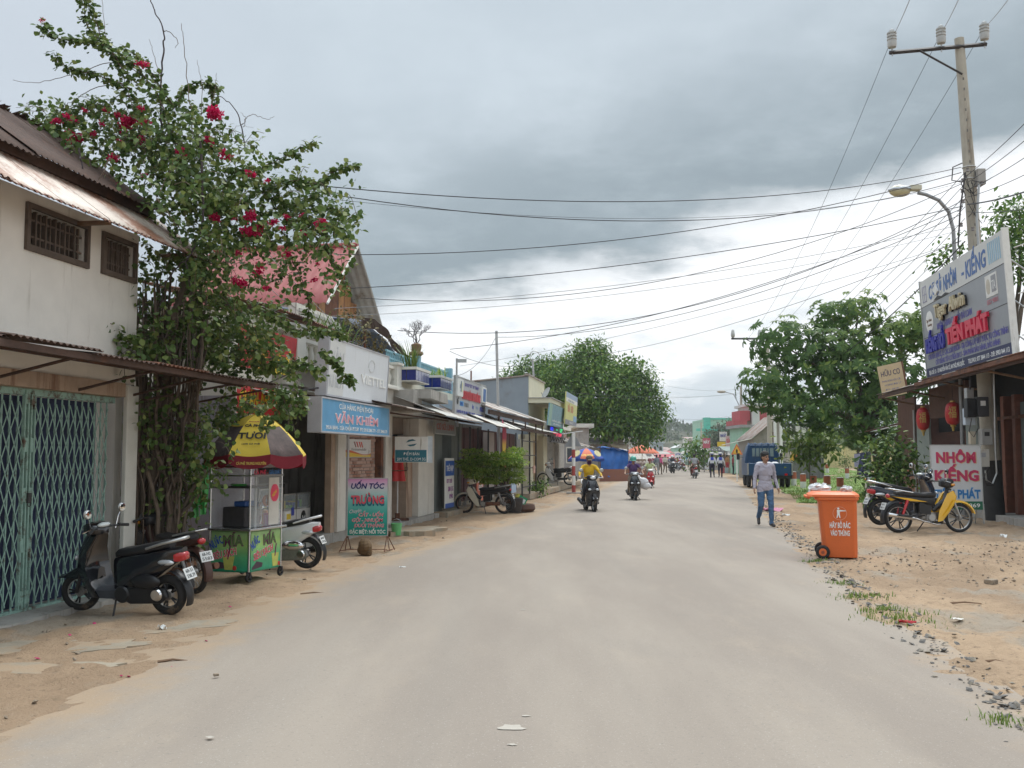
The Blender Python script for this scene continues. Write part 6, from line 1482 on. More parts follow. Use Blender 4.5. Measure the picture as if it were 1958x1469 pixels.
def person(label,loc,rz,J,top,bottom,skin,shoes,vox=.014,hair=None,hat=None,long_sleeve=True,scale=1.,wide=1.,hands=True,head_yaw=0.,barefoot=False,group=None,skirt=False,hem=0.,mask=None,hairlen=0):
    """one continuous body grown round the joints in J; x forward, y left"""
    t = thing('person',label,'person',loc,rz,group);t.scale = (scale,)*3
    J = {k:Vector(v) for k,v in J.items()};mb = MB();tags = []
    def tg(k):
        tags.extend([k]*(len(mb.v)-len(tags)))
    sp = (J['neck']-J['pel']).normalized();sh = (J['shL']-J['shR']).normalized();fw = sh.cross(sp)
    w = wide
    ellip(mb,J['pel']+sp*.02,(.115,.165*w,.13),fw,sp);tg(1 if hem else 2)
    ellip(mb,J['pel'].lerp(J['neck'],.33),(.105,.145*w,.17),fw,sp);tg(1)
    ellip(mb,J['pel'].lerp(J['neck'],.66),(.115,.165*w,.19),fw,sp);tg(1)
    ellip(mb,J['pel'].lerp(J['neck'],.86),(.085,.155*w,.10),fw,sp);tg(1)
    if hem:ellip(mb,J['pel']-sp*hem*.5,(.13,.175*w,.10+hem*.5),fw,sp);tg(1)
    for s in 'LR':
        capsule(mb,J['sh'+s].lerp(J['neck'],.45),J['sh'+s],.062,.056);tg(1)
        m = J['sh'+s].lerp(J['el'+s],.55)
        capsule(mb,J['sh'+s],m,.056,.052);tg(1)
        capsule(mb,m,J['el'+s],.05 if long_sleeve else .042,.044 if long_sleeve else .037);tg(1 if long_sleeve else 0)
        wr = J['wr'+s];fa = (wr-J['el'+s]).normalized()
        capsule(mb,J['el'+s],wr,.043 if long_sleeve else .037,.034 if long_sleeve else .026);tg(1 if long_sleeve else 0)
        # palm, four bent fingers, thumb
        hd = J.get('hd'+s,wr+fa*.09)-wr;hd.normalize();side = hd.cross(Vector((0,0,1)));side = side.normalized() if side.length > .2 else fw.copy()
        if 'grip' in J:side = Vector((0,0,1)).cross(hd).normalized()
        curl = Vector((0,0,-1)) if 'grip' in J else (-sh if s == 'L' else sh)
        side = curl.cross(hd).normalized()
        pc = wr+hd*.045;ellip(mb,pc,(.044,.018,.052) if False else (.040,.020,.052),side,hd);tg(0)
        if hands:
            for k in range(4):
                b = wr+hd*.082+side*(.030-.020*k);L = (.030,.036,.034,.026)[k];m1 = b+hd*L+curl*.006;m2 = m1+hd*L*.55+curl*L*.75
                capsule(mb,b,m1,.0095,.009,8);capsule(mb,m1,m2,.009,.0075,8);tg(0)
            b = wr+hd*.025+side*.032;m1 = b+side*.022+hd*.028;capsule(mb,b,m1,.012,.010,8);capsule(mb,m1,m1+hd*.026+curl*.012,.010,.008,8);tg(0)
        elif True:ellip(mb,wr+hd*.10+curl*.02,(.034,.022,.035),side,hd);tg(0)
        # legs
        capsule(mb,J['hip'+s],J['kn'+s],.094*w,.066);tg(2)
        capsule(mb,J['kn'+s],J['kn'+s].lerp(J['an'+s],.8),.065,.052);tg(2)
        capsule(mb,J['kn'+s].lerp(J['an'+s],.7),J['an'+s],.048 if barefoot else .052,.036 if barefoot else .05);tg(0 if barefoot else 2)
        td = J.get('toe'+s,J['an'+s]+Vector((.18,0,-.05)))-J['an'+s];heel = J['an'+s]-td.normalized()*.05+Vector((0,0,-.03))
        capsule(mb,heel,J['an'+s]+td*.85+Vector((0,0,-.012)),.040,.036);tg(3)
    if skirt:mb.loft([[tuple(J['pel']+Vector((a_*math.cos(q)+.05*k,b_*math.sin(q),z))) for q in [2*math.pi*j/16 for j in range(16)]] for k,(z,a_,b_) in enumerate(((.05,.13,.17),(-.15,.2,.22),(-.4,.22,.26)))]);tg(2)
    # head
    up = (J['head']-J['neck']).normalized();up = (up+Vector((0,0,1))).normalized();hf = (Matrix.Rotation(head_yaw,3,up) @ fw);hf = (hf-up*hf.dot(up)).normalized();hs = up.cross(hf);H = J['head']
    capsule(mb,J['neck']-up*.05,H-up*.05,.055,.050);tg(0)
    ellip(mb,H+up*.02-hf*.008,(.092,.074,.105),hf,up);tg(0)
    ellip(mb,H-up*.045+hf*.022,(.062,.056,.065),hf,up);tg(0)
    ellip(mb,H-up*.088+hf*.048,(.028,.032,.024),hf,up);tg(0)
    for q in (1,-1):ellip(mb,H+hs*.033*q-up*.028+hf*.058,(.024,.022,.024),hf,up);tg(0)
    capsule(mb,H+up*.012+hf*.082,H-up*.025+hf*.100,.010,.015,8);tg(0)
    ellip(mb,H-up*.058+hf*.077,(.016,.026,.012),hf,up);tg(4)
    for q in (1,-1):
        ellip(mb,H+hs*.076*q-up*.005-hf*.005,(.022,.010,.032),hf,up);tg(0)
    me0 = bpy.data.meshes.new('b');me0.from_pydata(mb.v,[],mb.f)
    bm = bmesh.new();bm.from_mesh(me0);bmesh.ops.recalc_face_normals(bm,faces=bm.faces);bm.to_mesh(me0);bm.free()
    o = bpy.data.objects.new('b',me0);COL.objects.link(o)
    r = o.modifiers.new('r','REMESH');r.mode = 'VOXEL';r.voxel_size = vox;r.use_smooth_shade = True
    q = o.modifiers.new('s','SMOOTH');q.factor = .5;q.iterations = 5 if vox < .02 else 2
    dg = bpy.context.evaluated_depsgraph_get();me = bpy.data.meshes.new_from_object(o.evaluated_get(dg));bpy.data.objects.remove(o)
    kd = kdtree.KDTree(len(mb.v))
    for i,v in enumerate(mb.v):kd.insert(v,i)
    kd.balance();me.materials.clear()
    lips = mat('lip skin',(.24,.09,.07),.5,.1)
    for m in (skin,top,bottom,shoes,lips):me.materials.append(m)
    mi = [tags[kd.find(p.center)[1]] for p in me.polygons]
    if hem:
        hz = J['pel'].z-hem-.03;mi = [1 if k == 2 and p.center.z > hz+.03*math.sin(9*p.center.y) else 2 if k == 1 and p.center.z < hz and abs(p.center.y) < .2 else k for k,p in zip(mi,me.polygons)]
    me.polygons.foreach_set('material_index',mi);me.shade_smooth()
    if vox < .02:      # folds in the cloth
        cl = set(v for p,k in zip(me.polygons,mi) if k in (1,2) for v in p.vertices);nr = {i:me.vertices[i].normal.copy() for i in cl}
        for i in cl:
            v = me.vertices[i];c = v.co;f = mnoise.noise(Vector((c.x*9+c.z*5,c.y*9-c.z*4,c.z*11)))*.010+mnoise.noise(Vector((c.x*22,c.y*22+c.z*14,c.z*26)))*.006
            v.co = c+nr[i]*f
    obj('body',me,t)
    if vox < .03:
        e = MB()
        for q in (1,-1):ellip(e,H+hs*.030*q+up*.012+hf*.080,(.009,.015,.008),hf,up)
        e.build('eyes',M_black,t,kind='stuff');e = MB()
        for q in (1,-1):ellip(e,H+hs*.032*q+up*.034+hf*.083,(.008,.022,.006),hf,up)
        e.build('eyebrows',M_black,t,kind='stuff')
    if hair:
        h = MB();n = 46;rg = random.Random(len(label))
        ellip(h,H+up*.055-hf*.022,(.100,.088,.090),hf,up)
        ellip(h,H-hf*.055-up*hairlen*.5,(.060,.078,.095+hairlen),hf,up)
        for i in range(n):
            a = rg.uniform(0,6.28);b = rg.uniform(.1,1.25);d = hf*math.cos(a)*math.sin(b)+hs*math.sin(a)*math.sin(b)+up*math.cos(b)
            ellip(h,H+up*.05-hf*.02+d*.082,(.030,.026,.022),hf,d)
        h.build('hair',hair,t,smooth=60)
    if hat:
        kind,m = hat;h = MB()
        Mx = Matrix((hf,hs,up)).transposed().to_4x4();Mx.translation = H+up*.03-hf*.01
        if kind == 'helmet':
            h.lathe([(.001,.135),(.06,.125),(.105,.085),(.128,.02),(.125,-.03),(.115,-.035),(.10,.02),(.001,.1)],18,Mx @ Matrix.Diagonal((1.08,.95,1,1)))
            h.loft([[tuple(Mx @ Vector(p)) for p in ((.10+k*.05,-.07,.01-k*.03),(.135+k*.05,0,.015-k*.03),(.10+k*.05,.07,.01-k*.03),(.12+k*.05,0,.0-k*.03))] for k in (0,1)])
        elif kind == 'cap':
            h.lathe([(.001,.115),(.06,.105),(.098,.06),(.105,.015),(.098,.01),(.001,.05)],18,Mx)
            h.loft([[tuple(Mx @ Vector(p)) for p in ((.08+k*.09,-.075+k*.02,.02-k*.02),(.10+k*.09,0,.03-k*.02),(.08+k*.09,.075-k*.02,.02-k*.02),(.10+k*.09,0,.015-k*.02))] for k in (0,1)])
        elif kind == 'sailor':
            h.lathe([(.001,.19),(.11,.20),(.165,.175),(.168,.155),(.125,.12),(.122,.05),(.001,.05)],20,Mx)
        h.build('cap' if kind == 'cap' else 'sailor_cap' if kind == 'sailor' else 'helmet',m,t,smooth=50)
        if kind == 'sailor':MB().lathe([(.124,.048),(.1245,.09),(.115,.09),(.115,.048)],20,Mx,True).build('hat_band',M_tex_blue,t,smooth=50)
    if mask:
        h = MB();ellip(h,H-up*.055+hf*.035,(.070,.072,.062),hf,up);ellip(h,H-up*.03+hf*.06,(.052,.058,.035),hf,up);h.build('face_mask',mask,t,smooth=60)
    return t
def walk(k=1.,arm=.2):
    """mid-stride; left leg in front carrying the weight, right foot lifting behind"""
    return dict(pel=(0,0,.93),neck=(.02,0,1.40),head=(.05,0,1.545),shL=(.02,.172,1.35),shR=(.0,-.172,1.35),elL=(-.03,.235,1.08),elR=(.0,-.23,1.08),wrL=(.06,.275,.86),wrR=(.09,-.27,.86),
                hipL=(.0,.095,.88),hipR=(.0,-.095,.88),knL=(.14*k,.095,.48),knR=(.06*k,-.11,.47),anL=(.18*k,.09,.075),anR=(-.22*k,-.11,.20),toeL=(.36*k,.11,.04),toeR=(-.10*k,-.13,.05))
def ride(w=.33,lean=0.,foot=.03,knee=.17):
    return dict(pel=(-.20,0,.88),neck=(-.10+lean,0,1.34),head=(-.05+lean,0,1.485),shL=(-.10+lean,.18,1.30),shR=(-.10+lean,-.18,1.30),elL=(.02,.30,1.12),elR=(.02,-.30,1.12),wrL=(.14,w-.01,1.035),wrR=(.14,-w+.01,1.035),hdL=(.24,w,1.0),hdR=(.24,-w,1.0),grip=(0,0,0),
                hipL=(-.17,.10,.85),hipR=(-.17,-.10,.85),knL=(.20,knee,.70),knR=(.20,-knee,.70),anL=(foot,.20,.31),anR=(foot,-.20,.31),toeL=(foot+.18,.21,.27),toeR=(foot+.18,-.21,.27))
M_skin = mat('tan skin',(.34,.185,.115),.5,.08,12,.05,90);M_hair = mat('black hair',(.012,.010,.009),.6,.3,30,.4,90)
def cloth(name,c,**k):return mat(name,c,.85,.12,9,.35,22,**k)
C_shirt = cloth('lilac grey shirt',(.37,.345,.40));C_jean = mat('blue jeans',(.055,.115,.21),.85,.35,5,.3,40)
C_shoe = mat('dark shoes',(.035,.028,.025),.6,.2)
p0 = gnd(1469,1007)
man = person('man in a lilac grey shirt and blue jeans walking on the road edge',p0+Vector((-.03,.10,0)),-math.pi/2+.05,walk(.8),C_shirt,C_jean,M_skin,C_shoe,vox=.0085,hair=M_hair,head_yaw=.45,hem=.10,wide=1.02)
MB().loft([[(.10,-.05,1.385),(.115,0,1.345),(.10,.05,1.385),(.06,.07,1.415),(-.04,.06,1.43),(-.04,-.06,1.43),(.06,-.07,1.415)],[(.115,-.075,1.355),(.13,0,1.325),(.115,.075,1.355),(.06,.09,1.39),(-.05,.08,1.40),(-.05,-.08,1.40),(.06,-.09,1.39)]],caps=False).build('collar',C_shirt,man,smooth=60)
MB().box(.105,.125,.04,.14,1.14,1.26).build('shirt_pocket',C_shirt,man,bevel=.004)
# riders with their machines
def rider(label_p,label_b,px,py,rz,sc,bike,top,bottom,hat,seed=0,mask=None,long_sleeve=True,hair=None,vox=.018,pose=None,**bk):
    p = gnd(px,py);random.seed(seed)
    b = (scooter if bike == 'scooter' else underbone)(label_b,p,rz,**bk);b.scale = (sc,)*3;b['group'] = 'motorbikes being ridden along the road'
    q = person(label_p,p,rz,pose or ride(),top,bottom,M_skin,C_shoe,vox=vox,hair=hair,hat=hat,mask=mask,long_sleeve=long_sleeve,scale=sc,hands=vox < .02,group='riders on the road')
    return b,q
C_yel = cloth('yellow jacket',(.68,.42,.02));C_black = cloth('black trousers',(.02,.02,.024));C_purp = cloth('purple polo',(.09,.045,.14));C_khaki = cloth('brown trousers',(.13,.09,.06));C_lime = cloth('pale lime shirt',(.52,.58,.30));C_grey = cloth('grey shirt',(.26,.26,.27));C_white = cloth('white shirt',(.68,.69,.72));C_navy = cloth('navy trousers',(.015,.016,.035));C_pink = cloth('pink shirt',(.60,.10,.26));C_dk = cloth('dark jacket',(.06,.065,.085));C_mask = cloth('purple face mask',(.05,.015,.07));C_red = cloth('red shirt',(.42,.04,.05))
A = -math.pi/2
rider('woman in a yellow jacket with brown cap and purple face mask riding towards us','black motorbike with twin headlights under the yellow jacketed rider',1128,979,A+.12,.98,'scooter',C_yel,C_black,('cap',cloth('brown cap',(.12,.085,.065))),1,C_mask,col=M_gloss,side=M_gloss,big=True,txt=('68-B1','447.20'),headm=M_black)
b,q = rider('man in a purple polo with a green helmet riding towards us','black motorbike carrying the purple shirted rider and white bags',1212,958,A-.02,.96,'scooter',C_purp,C_khaki,('helmet',mat('turquoise helmet',(.04,.30,.22),.25,.1,coat=.4)),2,None,False,col=M_gloss,big=True,headm=M_grey_p,txt=('68-C1','520.81'))
rider('rider in a pale lime shirt and dark red helmet just behind the purple rider','red scooter ridden by the lime shirted rider',1243,935,A-.05,.90,'scooter',C_lime,C_khaki,('helmet',mat('dark red helmet',(.16,.02,.02),.3,.1,coat=.4)),3,None,False,col=M_red_p,side=M_red_p,headm=M_white_p)
rider('rider in a dark jacket and white helmet coming from afar','dark scooter with white headlamp under the dark jacketed rider',1286,906,A+.02,1.0,'scooter',C_dk,C_black,('helmet',mat('white helmet',(.7,.7,.7),.3,.05,coat=.4)),4,None,True,vox=.025,col=M_black,headm=M_white_p)
rider('broad man in a grey shirt seen from behind on a motorbike','red and white tailed motorbike under the grey shirted man',1328,916,-A-.05,1.05,'underbone',C_grey,C_khaki,None,5,None,False,hair=M_hair,vox=.025,col=M_red_p,side=M_red_p,shield=M_red_p,pose=ride(.33,.03,.03,.24))
rider('small far rider in a white shirt and white helmet seen from behind','far dark red motorbike under the white shirted rider',1307,901,-A-.1,.92,'underbone',C_white,C_khaki,('helmet',mat('white helmet',(.7,.7,.7),.3)),6,None,True,vox=.03,col=M_red_p,side=M_red_p)
rider('far rider in a pale blue shirt beside the white helmeted rider','far brown motorbike beside the white helmeted rider',1300,899,-A-.1,.92,'underbone',cloth('pale blue shirt',(.42,.50,.58)),C_khaki,None,7,None,True,hair=M_hair,vox=.03,col=M_brown_p)
rider('far rider in a red shirt passing the dark jacketed rider','far grey motorbike under the red shirted rider',1296,901,A,.9,'underbone',C_red,C_black,('helmet',mat('black helmet',(.03,.03,.03),.3)),8,None,True,vox=.03,col=M_grey_p)
rider('far rider in a blue shirt behind the riders in the middle distance','far black scooter under the blue shirted rider',1281,898,A,.9,'scooter',cloth('mid blue shirt',(.08,.14,.30)),C_black,('helmet',mat('white helmet',(.7,.7,.7),.3)),9,None,True,vox=.03,col=M_black)
# the load of white bags on the purple rider's machine
def bags(label,loc,parts,m,handle=True):
    t = thing('bag',label,'bag',loc);mb = MB();rg = random.Random(5)
    for c,r in parts:mb.ell(c,r,14,10)
    me = mb.mesh('bag',m,60)
    for v in me.vertices:
        k = 1+.09*math.sin(v.co.x*31+v.co.z*17)+.07*math.sin(v.co.y*27-v.co.z*41);v.co = v.co*k
    obj('sack',me,t);return t
c = gnd(1238,957)
bags('bundle of crumpled white plastic bags hanging on the purple rider motorbike',c+Vector((-.22,-.05,.58)),[((0,0,.05),(.24,.16,.19)),((-.18,.03,.2),(.17,.13,.14)),((.14,.0,-.06),(.22,.15,.13))],mat('white plastic bag',(.62,.60,.60),.35,.12,6,.3,20))
# two sailors walking away
def stand_back(ph):
    J = walk(.45);
    if ph:J = {k:Vector((v[0],-v[1],v[2])) for k,v in J.items()};J = {**J,**{a+'L':J[a+'R'] for a in ('sh','el','wr','hip','kn','an','toe')},**{a+'R':J[a+'L'] for a in ('sh','el','wr','hip','kn','an','toe')}}
    J['elL'] = Vector((-.03,.26,1.08));J['elR'] = Vector((-.03,-.26,1.08));J['wrL'] = Vector((.02,.30,.85));J['wrR'] = Vector((.02,-.30,.85));return J
for i,(px,py,lb) in enumerate(((1362,914,'left sailor in white shirt blue collar and white cap walking away'),(1378,914,'right sailor in white shirt blue collar and white cap walking away'))):
    s_ = person(lb,gnd(px,py),math.pi/2-.1,stand_back(i),C_white,C_navy,M_skin,C_shoe,vox=.022,hair=M_hair,hat=('sailor',mat('white cap cloth',(.75,.75,.76),.6)),hands=False,scale=1.03,group='sailors walking away')
    MB().loft([[(-.115,-.10,1.23),(-.115,.10,1.23),(-.13,.10,1.23),(-.13,-.10,1.23)],[(-.08,-.11,1.36),(-.08,.11,1.36),(-.105,.11,1.37),(-.105,-.11,1.37)],[(-.02,-.09,1.43),(-.02,.09,1.43),(-.05,.10,1.45),(-.05,-.10,1.45)]]).build('blue_collar',mat('sailor collar blue',(.03,.05,.33),.7,.1),s_,smooth=40)
# market people in the distance
sit = ride(.2);sit.update(wrL=(.12,.18,.85),wrR=(.12,-.18,.85))
def stand():return {k:(v[0]*.3,v[1],v[2]) for k,v in walk(.5).items()} | dict(anR=(0,-.1,.075),toeR=(.17,-.12,.03),knR=(.03,-.1,.48),anL=(0,.1,.075),toeL=(.17,.12,.03),knL=(.03,.1,.48))
for px,py,rz,tp,bt,lb,P_ in ((1262,908,A+.4,C_pink,C_khaki,'person in a pink shirt crossing far down the road',walk(.7)),(1256,909,-A,cloth('steel grey shirt',(.22,.25,.28)),cloth('pale grey trousers',(.36,.36,.36)),'person in grey pushing a bicycle far down the road',walk(.7)),(1272,905,A+.2,cloth('cream shirt',(.58,.54,.46)),C_khaki,'person in a cream shirt behind the pink shirted one',walk(.6)),
                                   (1344,899,A,cloth('sage shirt',(.28,.32,.24)),C_khaki,'person in a sage shirt standing by the market stall',stand()),(1391,905,A+.6,cloth('orange brown shirt',(.42,.19,.08)),C_red,'vendor in an orange brown shirt at the market stall',stand()),(1402,908,A+1.2,cloth('maroon shirt',(.22,.04,.05)),C_black,'vendor in maroon sitting by the market table',stand()),(1318,894,A,C_white,C_black,'far person in white in the crowd',stand()),(1252,897,A,C_red,C_black,'far person in red in the crowd',stand()),(1244,900,A+.5,cloth('lilac shirt',(.4,.3,.45)),C_black,'far person in lilac by the stalls',stand())):
    person(lb,gnd(px,py),rz,P_,tp,bt,M_skin,C_shoe,vox=.03,hair=M_hair,hands=False,group='people at the far market')
# ================================================================ THINGS ON THE LEFT VERGE
def umbrella_mesh(R_,H_,n,mats_seq,valance=None,scallop=.0):
    """n gores; returns list of (mesh) one per gore plus valance flaps"""
    out = []
    for k in range(n):
        a0,a1 = 2*math.pi*k/n,2*math.pi*(k+1)/n;mb = MB()
        def fn(u,v):
            a = a0+(a1-a0)*u;r = R_*v;sag = 1-.10*math.sin(math.pi*u)*v
            return (r*sag*math.cos(a),r*sag*math.sin(a),H_*(1-v**1.7)-.03*math.sin(math.pi*u)*v)
        mb.sheet(fn,6,8,.004);out.append(mb.mesh('gore',mats_seq[k % len(mats_seq)],60))
        if valance:
            mb = MB()
            mb.sheet(lambda u,v:((R_*(1-.10*math.sin(math.pi*u))+.004)*math.cos(a0+(a1-a0)*u),(R_*(1-.10*math.sin(math.pi*u))+.004)*math.sin(a0+(a1-a0)*u),-.03*math.sin(math.pi*u)-.15*v*(1-.25*(2*u-1)**4)),6,3,.004)
            out.append(mb.mesh('valance',valance,60))
    return out
def juice_cart():
    o = Vector((-3.29,12.34,0));F = gnd(524,1103)-gnd(478,1113);az = math.atan2(F.y,F.x)
    # local x along the right-hand face (away), origin at the near corner; y into the cart (to the left)
    t = thing('juice_cart','sugarcane juice cart with glass case and green printed panels','cart',o,az-.0)
    L,Wd = .74,.58
    # as seen: right face runs along +x, left face along +y from the near corner
    z0,z1 = .12,.64
    MB().box(.015,L-.015,.015,Wd-.015,z0,z1).build('cabinet',mat('green cart print',(.10,.34,.16),.35,.35,3,.02,grad=[(0,(.02,.30,.17)),(.35,(.10,.42,.18)),(.7,(.35,.55,.16)),(1,(.30,.50,.22))]),t)
    fr = M_steel
    for x,y in ((0,0),(L,0),(0,Wd),(L,Wd)):
        MB().tube([(x,y,.10),(x,y,1.58)],.014,6).build('corner_post',fr,t)
        w = MB().ring(.045,.016,16,6,tr(x,y,.06),1.2).build('castor',M_rubber,t,smooth=60);MB().box(x-.014,x+.014,y-.03,y+.03,.06,.13).build('fork',M_iron,w)
    MB().box(-.07,L+.05,-.06,Wd+.04,z1,z1+.03).build('counter',fr,t,bevel=.008)
    for z in (1.32,1.43,1.58):MB().box(-.02,L+.02,-.02,0,z,z+.02).box(-.02,0,0,Wd,z,z+.02).box(L,L+.02,0,Wd,z,z+.02).build('rail',fr,t)
    MB().box(-.03,L+.03,-.03,Wd+.03,1.58,1.61).build('top_plate',fr,t)
    MB().box(.02,L-.02,.02,Wd-.02,1.17,1.19).build('shelf',M_iron,t)
    gl = glassmat('cart glass',(.75,.8,.8),.16)
    MB().box(.02,L-.02,-.004,.004,z1+.04,1.32).build('glass',gl,t);MB().box(-.004,.004,.02,Wd-.02,1.33,1.58).build('glass',gl,t);MB().box(.02,L-.02,Wd-.004,Wd+.004,z1+.04,1.58).build('glass',gl,t)
    MB().box(.42,.66,-.010,-.004,z1+.05,1.30).build('white_sheet',mat('dusty white sheet',(.55,.52,.46),.6,.1,dirt=(.4,.34,.28),damt=.3,streak=True),t)
    MB().box(.03,L-.03,-.016,-.008,1.44,1.575).build('fascia_glass',mat('grey fascia',(.30,.29,.29),.3,.1),t);MB().box(-.016,-.008,.03,Wd-.03,1.44,1.575).build('fascia_glass',mat('grey fascia',(.30,.29,.29),.3,.1),t)
    pk = mat('pink red letters',(.68,.05,.11),.5,.08);bl = mat('sky blue letters',(.06,.22,.55),.5,.08)
    lettering(t,[('NƯỚC MÍA SIÊU SẠCH',L/2,1.475,.06,L-.12)],M_tex_white,-.018,bold=.03);lettering(t,[('NƯỚC MÍA SIÊU SẠCH',L/2,1.475,.06,L-.12)],pk,-.022,bold=.012)
    lettering(t,[('CÀ PHÊ -',.22,1.345,.05,.32)],pk,-.014,bold=.02);lettering(t,[('GIẢI KHÁT',.55,1.345,.05,.28)],bl,-.014,bold=.02)
    q = MB().ell((.55,-.014,1.10),(.10,.004,.12),16,8).build('new_sticker',pk,t);q2 = lettering(t,[('NEW',.55,1.075,.045,.12,.6)],M_tex_yel,-.02)
    # printed fronts
    def front(M_):
        g = obj('print_panel',None) if False else None
    for (face,ln) in ((0,L),(1,Wd)):
        nm = 'print'
        p = thing('tmp','','') if False else None
        q = obj('printed_panel',MB().box(.03,ln-.03,-.008,0,z0+.02,z1-.02).mesh('printed_panel',MATS['green cart print']),t,(0,0,0) if face == 0 else (0,ln,0),0 if face == 0 else -math.pi/2)
        mag = mat('plum print',(.16,.03,.10),.5,.1)
        lettering(q,[('NƯỚC',.14 if face == 0 else .13,z1-.20,.10,.20,.5)],mat('royal blue print',(.04,.10,.42),.5,.1),-.012,bold=.03)
        lettering(q,[('MÍA',ln*.62,z1-.19,.13,.30,.05)],mag,-.012,bold=.04);lettering(q,[('MÍA',ln*.62,z1-.185,.12,.28,.05)],mat('olive print',(.10,.22,.06),.5,.1),-.016,bold=.0)
        lettering(q,[('SIÊU SẠCH',ln*.42,z0+.19,.085,ln*.62,.22)],M_tex_white,-.012,bold=.04,shear=.2);lettering(q,[('SIÊU SẠCH',ln*.42,z0+.19,.085,ln*.62,.22)],pk,-.016,bold=.01,shear=.2)
        cx = ln*.80 if face == 0 else ln*.50
        MB().prism([(cx-.055,z0+.03),(cx+.055,z0+.03),(cx+.085,z0+.20),(cx-.085,z0+.20)],-.012,-.008).build('glass_picture',mat('juice print',(.50,.52,.12),.4,.2,8),q)
        MB().prism([(cx-.02,z0+.16),(cx+.0,z0+.16),(cx+.03,z0+.32),(cx+.015,z0+.32)],-.015,-.009).build('straw_picture',mag,q)
        MB().ell((cx+.09,-.011,z0+.055),(.03,.004,.032),10,6).build('fruit_picture',mat('strawberry print',(.5,.05,.04),.5),q);MB().prism([(.05,z0+.03),(.28,z0+.05),(.30,z0+.10),(.16,z0+.13),(.06,z0+.06)],-.011,-.008).build('cane_picture',mat('dark cane print',(.07,.04,.06),.5,.3),q)
    # press and bits inside
    MB().box(.08,.30,.12,.46,z1+.03,.93).build('press_housing',M_iron,t,bevel=.02);MB().box(.30,.46,.14,.42,z1+.03,.90).build('press_cover',M_steel,t,bevel=.02)
    for zz in (.84,.93):MB().tube([(.46,.14,zz),(.46,.42,zz)],.05,14).build('roller',M_steel,t,smooth=50)
    MB().ring(.055,.022,18,8,tr(.50,.08,1.0)).build('orange_wheel',mat('orange motor',(.55,.14,.03),.4,.1),t,smooth=60);MB().box(.18,.46,.18,.36,.93,1.0).build('blue_motor',mat('blue motor',(.03,.09,.28),.4,.1),t,bevel=.015)
    for i,c in enumerate(((.5,.2,.4),(.5,.15,.25),(.55,.25,.1))):MB().lathe([(.035,z1+.035),(.04,z1+.16+.03*i),(.001,z1+.16+.03*i)],12,tr(.58+.04*i,.10+.05*i,0)).build('cup',mat('cup %d' % i,c,.4,.1),t,smooth=50)
    MB().lathe([(.09,1.195),(.11,1.22),(.001,1.215)],16,tr(.20,.3,0)).build('green_plate',mat('green plate',(.08,.40,.08),.4),t)
    # green plastic bags hung on the far post
    for i,(dx,h) in enumerate(((0,.62),(.05,.50),(.1,.66))):
        b = thing('plastic_bag',('longest','shortest','middle')[i]+' bright green plastic bag strip hanging from the juice cart post','bag',t.matrix_basis @ Vector((-.06-.02*i,Wd+.06+dx*.9,1.46)),az)
        MB().sheet(lambda u,v:(.03*math.sin(9*u+4*v+i),-.05+.10*u*(.5+.5*v),-h*v),6,10,.003).build('strip',mat('green plastic',(.08,.50,.12),.35,.15,6,.1,20),b,smooth=60)
    return t
juice_cart()
